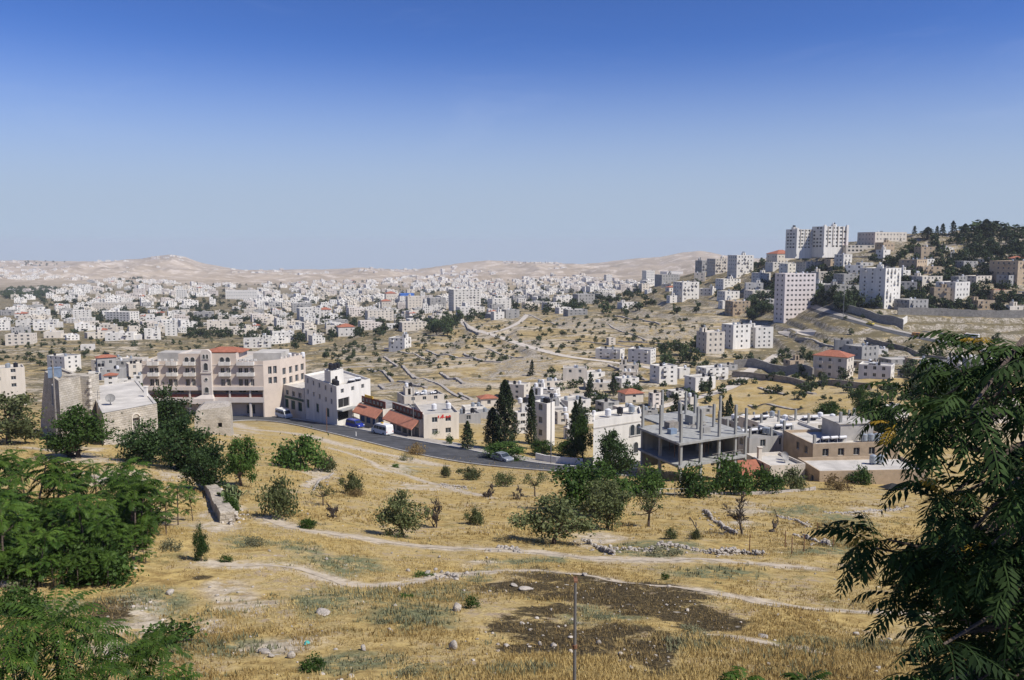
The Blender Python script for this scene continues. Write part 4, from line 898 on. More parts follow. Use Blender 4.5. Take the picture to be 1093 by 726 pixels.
# ------------------------------------------------------------------ the white street building and the shops along the road
def street_block():
    c, l, r = P(360, 450.5, 190), P(326, 441, 208), P(396, 445, 201)
    z = c.z; pts = [(c.x, c.y), (r.x, r.y), (l.x + r.x - c.x, l.y + r.y - c.y), (l.x, l.y)]
    h = P(360, 412.5, 190).z - z
    t, poly = poly_building('white three storey street building with stair room and black tanks on its roof', pts, z, h, 3, 'white', 'roofw', 'building', 'street_building', edges=())
    for ch in list(t.children): bpy.data.objects.remove(ch)
    mb = MB(); fh = h / 3; wins = []; L3 = math.hypot(poly[3][0], poly[3][1]); L0 = math.hypot(poly[1][0], poly[1][1])
    ops = [(L3 * q, L3 * q + 1.1, f * fh + .85, f * fh + 2.05) for q in (.08, .27, .46, .65, .82) for f in (1, 2)] + [(L3 * q, L3 * q + 1.9, .05, fh * .82) for q in (.05, .36, .68)]
    for p in mb.facade(poly[3], poly[0], 0, h, ops, .22): wins.append(p)
    ops = [(L0 * q, L0 * q + 1.1, 2 * fh + .9, 2 * fh + 1.9) for q in (.12, .42, .72)] + [(L0 * .02, L0 * .34, .05, fh * .85), (L0 * .04, L0 * .36, fh + .3, 2 * fh - .3)]
    for p in mb.facade(poly[0], poly[1], 0, h, ops, .22): wins.append(p)
    for i in (1, 2): mb.facade(poly[i], poly[i + 1], 0, h, [], .2)
    for i in range(4): a, b = poly[i], poly[(i + 1) % 4]; mb.quad((a[0], a[1], -7), (b[0], b[1], -7), (b[0], b[1], 0), (a[0], a[1], 0))
    mb.build('wall', M['white'], t); rb = MB(); roof_flat(rb, poly, h, .2, .5, 1, 0); rb.build('roof', [M['roofw'], M['white']], t)
    for (p, ang, w, hh) in wins:
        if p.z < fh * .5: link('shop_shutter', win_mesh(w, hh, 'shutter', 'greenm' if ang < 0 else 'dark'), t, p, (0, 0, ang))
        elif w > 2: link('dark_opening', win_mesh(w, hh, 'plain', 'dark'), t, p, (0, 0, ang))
        else: link('window', win_mesh(w, hh), t, p, (0, 0, ang))
    cn = MB(); a, b = Vector((*poly[0], 0)), Vector((*poly[1], 0)); f = (b - a).normalized(); cn.box(0, -1.6, fh * .92, L0 * .45, -.003, fh * 1.02); cn.build('canopy', M['conc'], t, a, (0, 0, math.atan2(f.y, f.x)))
    # stair room with tanks
    e1 = Vector((poly[1][0], poly[1][1], 0)).normalized(); e3 = Vector((poly[3][0], poly[3][1], 0)).normalized()
    org = e1 * .4 + e3 * 4.2; q = [org, org + e1 * 4.6, org + e1 * 4.6 + e3 * 4, org + e3 * 4]; sm = MB(); qq = [(p.x, p.y) for p in q]
    for i in range(4): sm.facade(qq[i], qq[(i + 1) % 4], h - .498, h + 2.9, [(1.5, 2.4, .02, 2.0)] if i == 0 else [], .15)
    roof_flat(sm, qq, h + 2.9, .15, .2); sm.build('stair_room', M['white'], t)
    for k, (u_, v_) in enumerate(((.9, 1.2), (2.2, 1.4), (3.4, 1.5), (1.6, 2.8))): link('roof_tank', tank_mesh('tankb', .55, 1.3), t, org + e1 * u_ + e3 * v_ + Vector((0, 0, h + 2.702)))
    for k in range(3): link('roof_tank', tank_mesh('tankb', .6, 1.2), t, e1 * (1.0 + k * .2) + e3 * (1.6 + k * 1.25) + Vector((0, 0, h - .498)))
    for k in range(2): link('solar_heater', panel_mesh(), t, e1 * (6.5 + k * 2.2) + e3 * 2.0 + Vector((0, 0, h - .498)), (0, 0, PI + .4))
    # lower annex running toward the hotel
    la, lb = P(303, 439, 216), P(325.5, 441, 208.5); bk = Vector((e1.x, e1.y, 0)) * 8
    pts = [(lb.x, lb.y), (lb.x + bk.x, lb.y + bk.y), (la.x + bk.x, la.y + bk.y), (la.x, la.y)]; z = lb.z; h2 = P(325, 415.5, 208.5).z - z
    o = pts[0]; t2 = empty('shop_annex', (o[0], o[1], z), 0, 'low cream annex over green shuttered shops between hotel and white street building', 'building'); pl = [(p[0] - o[0], p[1] - o[1]) for p in pts]
    L = math.hypot(*pl[3]); mb = MB(); wins = mb.facade(pl[3], pl[0], 0, h2, [(L * q, L * q + 1.5, h2 * .58, h2 * .80) for q in (.12, .42, .72)] + [(L * q, L * q + 2.0, .05, h2 * .40) for q in (.05, .36, .68)], .25)
    for i in (0, 1, 2): mb.facade(pl[i], pl[i + 1], 0, h2, [], .2)
    for i in range(4): a, b = pl[i], pl[(i + 1) % 4]; mb.quad((a[0], a[1], -6), (b[0], b[1], -6), (b[0], b[1], 0), (a[0], a[1], 0))
    mb.build('wall', M['cream'], t2); rb = MB(); roof_flat(rb, pl, h2, .2, .4, 1, 0); rb.build('roof', [M['roofw'], M['cream']], t2)
    for (p, ang, w, hh) in wins: link('shop_shutter' if p.z < 1 else 'window', win_mesh(w, hh, 'shutter' if p.z < 1 else 'plain', 'greenm' if p.z < 1 else 'glass'), t2, p, (0, 0, ang))
    sg = MB(); f3 = Vector((pl[3][0], pl[3][1], 0)); sg.box(L * .1, -.25, h2 * .46, L * .95, -.003, h2 * .55); sg.build('shop_fascia', M['greenm'], t2, f3, (0, 0, math.atan2(-f3.y, -f3.x)))
street_block()
def awning_shop(label, pl_, D0, pr_, D1, dep, hz, wall, shut, sign=None):
    a, b = P(*pl_, D0), P(*pr_, D1); f = Vector((b.x - a.x, b.y - a.y, 0)); L = f.length; f.normalize(); ang = math.atan2(f.y, f.x)
    z = min(a.z, b.z); t = empty('awning_shop', (a.x, a.y, z), ang, label, 'shop', 'awning shops along the road'); fh = hz * .62
    mb = MB(); n = max(2, int(L / 2.6)); ops = [(L * (k + .12) / n, L * (k + .88) / n, .05, fh * .72) for k in range(n)]
    wins = mb.facade((0, 0), (L, 0), 0, hz * .78, ops, .2); pq = [(0, 0), (L, 0), (L, dep), (0, dep)]
    for i in (1, 2, 3): mb.facade(pq[i], pq[(i + 1) % 4], 0, hz * .78, [], .2)
    for i in range(4): A, B = pq[i], pq[(i + 1) % 4]; mb.quad((*A, -5), (*B, -5), (*B, 0), (*A, 0))
    mb.build('wall', M[wall], t)
    for p in wins: link('shop_shutter', win_mesh(p[2], p[3], 'shutter', shut), t, p[0])
    aw = MB(); y0, y1, za, zb_ = -1.9, -.004, fh * .72, fh * 1.22; aw.add([(-.1, y0, za), (L - .1, y0, za), (L - .1, y1, zb_), (-.1, y1, zb_), (-.1, y0, za - .22), (L - .1, y0, za - .22), (L - .1, y1, zb_ - .22), (-.1, y1, zb_ - .22)], [(0,1,2,3),(7,6,5,4),(4,5,1,0),(5,6,2,1),(7,4,0,3)]); aw.build('awning', M['orange'], t)
    for x in (.1, L - .35): pb = MB(); pb.box(x, y0 + .1, -.5, x + .12, y0 + .22, za - .1); pb.build('awning_post', M['steel'], t)
    pp = MB(); pp.box(0, .6, hz * .782, L, .75, hz * 1.06); pp.build('fascia_board', M['brown'], t)
    for k in range(int(L / 1.6)): q = MB(); q.box(k * 1.6 + .5, .52, hz * .85, k * 1.6 + 1.4, .598, hz * .99); q.build('fascia_panel', M['glass2'], t)
    rb = MB(); rb.quad((.2, .76, hz * .781), (L - .2, .76, hz * .781), (L - .2, dep - .2, hz * .781), (.2, dep - .2, hz * .781)); rb.build('roof', M['roofg'], t)
    if sign: sb = MB(); sb.box(L * .2, .2, hz * 1.07, L * .55, .35, hz * 1.17); sb.build('sign_board', M['yel'], t)
    return t
awning_shop('small shop with blue shutters under orange awning behind the blue van', (384, 449.5), 193, (409, 455), 185, 7, 5.6, 'cream', 'bluem', True)
awning_shop('wider shop with grey shutters under orange awning behind the white minibus', (416.5, 457.2), 182, (448, 465.5), 171, 7, 5.4, 'cream', 'glass2')
def red_sign_shop():
    a, b, c = P(452.5, 468, 170), P(490, 466.5, 173), P(476, 458, 182)
    pts = [(a.x, a.y), (b.x, b.y), (b.x - 3.5, b.y + 14), (a.x - 3.5, a.y + 14)]; h = P(453, 443, 170).z - a.z
    t, pl = poly_building('cream flat roofed shop with red lettering on its parapet beside the awnings', pts, a.z, h, 2, 'cream', 'roofw', 'shop', 'shop', edges=(0,), first=0, skip=0, sp=2.8, ww=1.2, wh=1.1, sill=.7)
    L = math.hypot(*pl[1]); lt = MB(); x = L * .40
    for k in range(9):
        w_ = .12 + .22 * rnd.random(); hh = .25 + .4 * rnd.random(); lt.box(x, -.06, h - .9, x + w_, -.003, h - .9 + (.13 if k % 3 == 1 else hh))
        if k % 2: lt.box(x, -.06, h - 1.08, x + .12, -.003, h - .96)
        x += w_ + (.003 if k % 4 else .2)
    lt.build('red_lettering', M['redp'], t, (0, 0, 0), (0, 0, math.atan2(pl[1][1], pl[1][0])))
    for k in range(2): link('roof_tank', tank_mesh('tankw'), t, (1.5 + k * 3, 7 + k, h - .498))
red_sign_shop()
building('cream flat roofed workshop cluttered with tanks and panels below the terraced slope', 449, 437, 50, 19, 22, .7, 2, 'cream', 'roofg', 'building', 'workshop', tank=5, solar=4, dish=1)
building('pale low shed tucked behind the awning shops', 424, 441, 34, 8, 22, .6, 1, 'grey', 'roofg', 'shed', 'shed', tank=1, stair=False, solar=2)
building('long grey rear block under the shop with red lettering', 497, 452, 32, 12, 20, .8, 1, 'grey', 'roofw', 'building', 'workshop', tank=3, stair=False)

# ------------------------------------------------------------------ the unfinished concrete frame
def frame_building():
    D0 = 118.0; c = P(726, 497, D0); zlow = P(726, 497, D0).z; ztop = P(726, 472.5, D0).z; zg = G(726, 518).z - .2
    r = P(797, 480, 124.5); l = P(683.5, 480, 128.5)
    t = empty('concrete_frame', (c.x, c.y, zg), 0, 'unfinished grey concrete frame of open floors with bare columns rising above the slab', 'building site')
    e1 = Vector((r.x - c.x, r.y - c.y, 0)); e2 = Vector((l.x - c.x, l.y - c.y, 0)); L1, L2 = e1.length, e2.length; e1.normalize(); e2.normalize(); L2b = L2 * 1.5
    def pt(a, b, z): q = e1 * a + e2 * b; return (q.x, q.y, z)
    def slab(nm, a0, a1, b0, b1, z, th=.32, m='conc'):
        mb = MB(); B = [pt(a0, b0, z - th), pt(a1, b0, z - th), pt(a1, b1, z - th), pt(a0, b1, z - th)]; T_ = [(p[0], p[1], z) for p in B]
        mb.add(B + T_, [(3,2,1,0),(4,5,6,7),(0,1,5,4),(1,2,6,5),(2,3,7,6),(3,0,4,7)]); return mb.build(nm, M[m], t)
    zt, zl = ztop - zg, zlow - zg
    slab('floor_slab', -.5, L1 * 1.0, -.4, L2 + .3, zt); slab('floor_slab', -.45, L1 * .98, -.35, L2 + .2, zl); slab('floor_slab', L1 * .32, L1 * 1.12, L2 * .9, L2 * 1.6, zt - .03)
    ang = math.atan2(e1.y, e1.x)
    def colm(a, b, z0, z1_, w=.38):
        mb = MB(); mb.box(-w/2, -w/2, z0, w/2, w/2, z1_); mb.build('column', M['conc'], t, pt(a, b, 0), (0, 0, ang))
    for i, a in enumerate((.1, L1 * .30, L1 * .57, L1 * .82)):
        for j, b in enumerate((.1, L2 * .5, L2 * .96)):
            colm(a, b, -1.0, zl - .323); colm(a, b, zl + .002, zt - .323)
            colm(a, b, zt + .002, zt + 3.3 + rnd.random() * 1.2, .34)
            rb = MB()
            for q in range(3): rb.tube([(.1 * (q - 1), .08 * (q % 2), 0), (.1 * (q - 1) + .03, .08 * (q % 2), .6)], [.014, .014], 4)
            rb.build('rebar', M['rust'], t, pt(a, b, zt + 3.25), (0, 0, ang))
    for a, b in ((L1 * .99, .2), (L1 * .99, L2 * .6), (L1 * .62, L2 * 1.5), (L1 * .95, L2 * 1.4)): colm(a, b, zl - 1 if b < 1 else zt - .02, zt + 3.4 + rnd.random() * 1.3, .32)
    colm(L1 * .62, L2 * 1.5, -3, zt - .4, .32)
    # rear retaining walls of the open storeys, clutter on the deck
    for z0_, z1__, nm in ((zl + .002, zt - .322, 'infill_wall'), (-1.0, zl - .322, 'infill_wall')):
        mb = MB(); A, B = pt(L1 * .95, L2 * .9, 0), pt(.0, L2 * .9, 0); mb.quad((*A[:2], z0_), (*B[:2], z0_), (*B[:2], z1__), (*A[:2], z1__))
        A, B = pt(L1 * .9, .6, 0), pt(L1 * .9, L2 * .9, 0); mb.quad((*A[:2], z0_), (*B[:2], z0_), (*B[:2], z1__), (*A[:2], z1__)); mb.build(nm, M['conc'], t)
    for k, (a, b, s_) in enumerate(((.72, .80, 1.3), (.30, .72, .9), (.55, .30, .7), (.15, .45, .6))):
        bx = MB(); q = pt(L1 * a, L2 * b, 0); bx.box(-s_, -s_ * .7, zt + .003, s_, s_ * .7, zt + .25 + s_ * .9); bx.build('stored_crate' if k else 'stair_core', M[('conc', 'wood', 'roofg', 'tankc')[k]], t, (q[0], q[1], 0), (0, 0, ang))
    for k in range(9):
        pm = MB(); q = pt(L1 * (.12 + .8 * rnd.random()), L2 * (.15 + .75 * rnd.random()), 0); pm.cyl((q[0], q[1]), zl + .002, zt - .322, .045, .045, 6); pm.build('shoring_prop', M['rust'], t)
    pp_ = MB(); A, B = pt(L1 * .45, -.30, 0), pt(L1 * .92, -.30, 0)
    for z_ in (.45, .95): pp_.tube([(A[0], A[1], zl + z_), (B[0], B[1], zl + z_)], [.03, .03], 4)
    pp_.build('guard_rail', M['wood'], t)
    bl = MB()
    for k in range(7): q = pt(L1 * (.66 + .05 * k % .3), .5 + .12 * (k % 2), 0); bl.box(q[0], q[1], zl + .002 + .21 * (k // 3), q[0] + .4, q[1] + .2, zl + .2 + .21 * (k // 3))
    bl.build('block_pile', M['conc'], t)
    pl = MB()
    for k in range(8): p = pt(L1 * .5 + rnd.random() * 3, L2 * .35 + rnd.random() * 4, 0); pl.tube([(p[0], p[1], zt + .06 + .05 * k), (p[0] + 2.5 * rnd.random(), p[1] + 1.5 * rnd.random(), zt + .08 + .05 * k)], [.05, .05], 4)
    pl.build('timber_props', M['wood'], t)
    for a in (.86, .90): rp = MB(); q = pt(L1 * a, .9, 0); rp.cyl((q[0], q[1]), zl + .002, zt - .322, .06, .06, 8); rp.build('red_prop', M['tile'], t)
frame_building()
def white_house_by_frame():
    a, b = P(633, 494, 140), P(684, 495, 146); f = Vector((b.x - a.x, b.y - a.y, 0)); n = Vector((a.x, a.y, 0)).normalized() * 7
    pts = [(a.x, a.y), (b.x, b.y), (b.x + n.x, b.y + n.y), (a.x + n.x, a.y + n.y)]; h = P(633, 449, 140).z - a.z
    t, pl = poly_building('large plain white house wall with arched upper windows next to concrete frame', pts, a.z, h, 2, 'white', 'roofw', 'house', 'house', edges=(3,), below=7)
    ang = math.atan2(f.y, f.x); fl = f.length
    for q, z in ((.80, h * .50), (.93, h * .50), (.88, h * .06)): link('arched_window', win_mesh(1.0, 1.9, 'arch'), t, (f.x * q + n.x * -.0012, f.y * q - n.y * .0012, z), (0, 0, ang))
    st = MB()
    for i in range(4): A, B = pl[i], pl[(i + 1) % 4]
    st.box(0, -.06, h * .80, fl, -.004, h * .83); st.build('string_course', M['roofw'], t, (0, 0, 0), (0, 0, ang))
    for k in range(3): link('roof_tank', tank_mesh(('tankw', 'tankb', 'tanks')[k]), t, (f.x * (.3 + .25 * k) + n.x * .5, f.y * (.3 + .25 * k) + n.y * .5, h - .498))
white_house_by_frame()
def slab_house():
    c, l, r = P(583.5, 472, 168), P(570, 468, 171), P(592, 470, 170.5); pts = [(c.x, c.y), (r.x, r.y), (l.x + r.x - c.x, l.y + r.y - c.y), (l.x, l.y)]; h = P(583.5, 431, 168).z - c.z
    t, pl = poly_building('tall narrow pale house with tanks on top beside the thin cypress', pts, c.z, h, 3, 'white', 'roofw', 'house', 'house', edges=(3,), bays={3: 1}, skip=0, below=8)
    for k in range(3): link('roof_tank', tank_mesh('tankb' if k < 2 else 'tanks', .5, 1.1), t, (pl[3][0] * (.25 + .2 * k) + .9, pl[3][1] * (.25 + .2 * k) + .6, h - .498))
slab_house()

# ------------------------------------------------------------------ flat roofs below the field on the right hand side
def right_roofs():
    # brown stone house with long flat roof
    c, l, r = P(874, 509, 138), P(849, 487, 150), P(992, 508, 142)
    def qb(label, nm, cpx, D, w, d, yaw, h, wall, roofm, cat='house', floors=1, edges=(0, 3), **k):
        o = P(*cpx, D); rz = math.radians(yaw); e = Vector((math.cos(rz), math.sin(rz))); g = Vector((-e.y, e.x))
        pts = [(o.x, o.y), (o.x + e.x * w, o.y + e.y * w), (o.x + e.x * w + g.x * d, o.y + e.y * w + g.y * d), (o.x + g.x * d, o.y + g.y * d)]
        t, pl = poly_building(label, pts, o.z - h, h, floors, wall, roofm, cat, nm, edges=edges, below=8, **k); return t, (lambda a, b, z: Vector((e.x * a + g.x * b, e.y * a + g.y * b, z))), rz
    t, at, rz = qb('long low flat roofed house with wide bare terrace at the field edge', 'terrace_house', (875, 503), 128, 17.5, 8.5, 4, 3.6, 'tan', 'roofw', edges=(3,), skip=.3)
    for k in range(2): link('roof_tank', tank_mesh('tanks', .55, 1.3), t, at(11.2 + 1.25 * k, 5.2, 3.102))
    dk = MB(); dk.add([(-2, -1, .5), (2, -1.2, .2), (2.4, 1, .15), (-2.2, 1, .3), (-.6, -.2, 1.1)], [(0,1,4),(1,2,4),(2,3,4),(3,0,4)]); d_ = dk.build('tarpaulin', M['dark'], None, P(955, 512, 121), (0, 0, .3)); d_.location.z = z1(d_.location.x, d_.location.y); tag(d_, 'dark crumpled sheet lying in front of the low terrace house', 'tarpaulin')
    t, at, rz = qb('brown stone house with flat pale roof behind the long terrace', 'stone_house', (868, 474), 141, 16, 11, 8, 6.4, 'tan', 'roofw', floors=2, edges=(0, 3), glass='dark', skip=.1, sp=2.6)
    sm = MB(); sm.box(6.6, 3.4, 5.902, 13.0, 9.5, 8.9); sm.box(6.4, 3.2, 8.901, 13.2, 9.7, 9.05); sm.build('roof_room', M['roofw'], t, (0, 0, 0), (0, 0, rz))
    pz = MB(); pz.box(6.7, 3.32, 6.6, 6.76, 3.39, 8.5); pz.build('downpipe', M['steel'], t, (0, 0, 0), (0, 0, rz))
    for k in range(4): link('roof_tank', tank_mesh('tanks', .6, 1.2), t, at(10.5 + 1.3 * k, 2.1, 5.902))
    for k in range(3): link('solar_heater', panel_mesh(), t, at(3.4 + 1.6 * k, 3.0, 5.902), (0, 0, PI + .3))
    for a, b, h in ((.4, .4, 2.0), (7.2, 4.2, 5.0), (12.6, 9.2, 4.6)): cb = MB(); cb.box(-.2, -.2, 0, .2, .2, h); cb.build('column_stub', M['conc'], t, at(a, b, 5.902), (0, 0, rz))
    t, at, rz = qb('cream house with arched windows and red tiled lean roof above the vines', 'house', (822, 497), 131, 6.2, 8, 12, 5.0, 'cream', 'roofw', floors=2, edges=(3,))
    for q in (1.3, 2.9, 4.5): link('arched_window', win_mesh(.9, 1.7, 'arch'), t, at(q, -.01, .7), (0, 0, rz))
    lr = MB(); lr.add([(-5.2, -.4, 3.4), (-.02, -.4, 3.4), (-.02, 4.5, 4.9), (-5.2, 4.5, 4.9), (-5.2, -.4, 3.2), (-.02, -.4, 3.2), (-.02, 4.5, 4.7), (-5.2, 4.5, 4.7)], [(0,1,2,3),(7,6,5,4),(4,5,1,0),(5,6,2,1),(6,7,3,2),(7,4,0,3)]); lr.build('lean_roof', M['tile'], t, (0, 0, 0), (0, 0, rz))
    lw = MB(); lw.box(-5.0, 0, -6, -.03, 4.3, 3.19); lw.build('lean_wall', M['cream'], t, (0, 0, 0), (0, 0, rz))
    ch = MB(); ch.box(-.3, -.3, 0, .3, .3, 2.3); ch.box(-.4, -.4, 2.301, .4, .4, 2.45); ch.build('chimney', M['cream'], t, at(.6, 4.6, 4.502), (0, 0, rz))
    link('satellite_dish', dish_mesh(), t, at(4.3, 3, 4.502), (0, 0, .4)); link('satellite_dish', dish_mesh(), t, at(5.2, 4.6, 4.502), (0, 0, -.3))
    cl = [('flat roofed house with bare column stubs and steel tanks behind the red lean roof', (800, 468), 150, 10, 8, 20, 5.5, 'grey', 4), ('pale flat roofed house with white parapet next to the column stubs', (836, 463), 152, 9, 9, 14, 5.5, 'white', 2),
          ('grey roofed house with blue grey box on top above the brown stone house', (812, 452), 168, 9, 8, 18, 6, 'cream', 3), ('low white roofed house between the stubs and the olive tree', (862, 452), 172, 10, 8, 10, 5.5, 'white', 2), ('small plain house tucked beside the concrete frame deck', (790, 452), 176, 8, 7, 25, 6, 'grey', 3)]
    for (lab, cp, D, w, d, yaw, h, wl_, ns) in cl:
        t, at, rz = qb(lab, 'house', cp, D, w, d, yaw, h, wl_, 'roofw' if ns != 4 else 'roofg', floors=2)
        for k in range(ns): link('roof_tank', tank_mesh(rnd.choice(('tanks', 'tankb', 'tankw')), .55, 1.1), t, at(1.2 + rnd.random() * (w - 2.4), 1.5 + rnd.random() * (d - 3), h - .498))
        for k in range(ns): cb = MB(); q = at((.4, w - .4, w * .5, .4)[k], (.4, .4, .4, d - .5)[k], h - .498); cb.box(-.18, -.18, 0, .18, .18, 2.0 + rnd.random()); cb.build('column_stub', M['conc'], t, q, (0, 0, rz))
        for k in range(1 + ns // 2): link('solar_heater', panel_mesh(), t, at(2 + k * 2, d * .6, h - .498), (0, 0, PI + rz))
    building('white shed with tall chimney half hidden by the big dark leaves', 955, 448, 24, 17, 15, .8, 1, 'white', 'roofw', 'shed', 'shed', tank=1, stair=False)
    building('small grey block shed left of the white shed with chimney', 940, 447, 14, 9, 15, .9, 1, 'grey', 'roofg', 'shed', 'shed', tank=0, stair=False)
    building('pale house seen through the dark leaves of the big tree', 1062, 452, 40, 30, 20, .8, 2, 'cream', 'roofw', tank=2)
right_roofs()
# ------------------------------------------------------------------ houses on the middle slope and the right hand hill
B = building
# left edge and the valley below the tower
B('cream house cut by the picture edge with a dark loggia below the dry slope', 6, 418, 44, 30, 35, .8, 3, 'cream', 'roofw', tank=3, D=215)
B('lone white three storey block on the bare slope above the stone tower', 69, 395, 31, 18, -24, .75, 3, 'white', 'roofw', 'building', 'apartment_building', tank=2, ww=1.1, skip=0, D=385)
B('small pinkish house with red tiled roof in the valley beside the tower', 119, 413, 13, 12, 15, .8, 2, 'white', 'roofw', hip='tile', tank=0, D=300)
B('grey flat house behind the small red roofed house in the valley', 122, 404, 26, 12, 20, .7, 2, 'grey', 'roofg', tank=2, D=325)
B('low white sheds between the red roofed house and pink hotel', 134, 411, 22, 6, 25, .7, 1, 'white', 'roofw', 'shed', 'shed', tank=1, stair=False, D=310)
B('slim white house standing against the left end of pink hotel', 148, 412, 10, 14, 20, .9, 2, 'white', 'roofw', tank=1, D=300)
B('white low house at the foot of the dry slope left of its red roofed neighbour', 104, 405, 18, 9, 22, .7, 2, 'white', 'roofw', tank=2, D=330)
B('little white flat hut alone in the dry field above the valley', 94, 373, 15, 7, 20, .8, 1, 'white', 'roofw', 'hut', 'hut', tank=0, stair=False)
# around the terraced slope
B('white terraced house with blue tarpaulin at the head of the dry terraces', 427, 372, 22, 16, -20, .8, 3, 'white', 'roofw', balc=.4, tank=2)
tp = MB(); tp.box(-2.2, -1.2, 0, 2.2, 1.2, .12); tp.box(-2.1, -1.1, -1.6, -2.0, -1.0, 0, 0); tp.box(2.0, -1.1, -1.6, 2.1, -1.0, 0, 0)
_g = G(414, 372); tag(tp.build('tarpaulin', M['tarpb'], None, _g + Vector((0, 0, 1.6)), (0, 0, .3)), 'bright blue tarpaulin awning beside the white terraced house', 'tarpaulin')
B('white cottage with broad red tiled roof in the valley green', 369, 358, 20, 10, 20, .8, 2, 'white', 'roofw', hip='tile', tank=0)
B('white house half hidden behind the row of trees on the knoll', 470, 344, 26, 10, 20, .7, 2, 'cream', 'roofw', tank=2)
B('long pale house left of the row of trees on the knoll', 440, 352, 30, 12, 25, .6, 3, 'cream', 'roofw', tank=2)
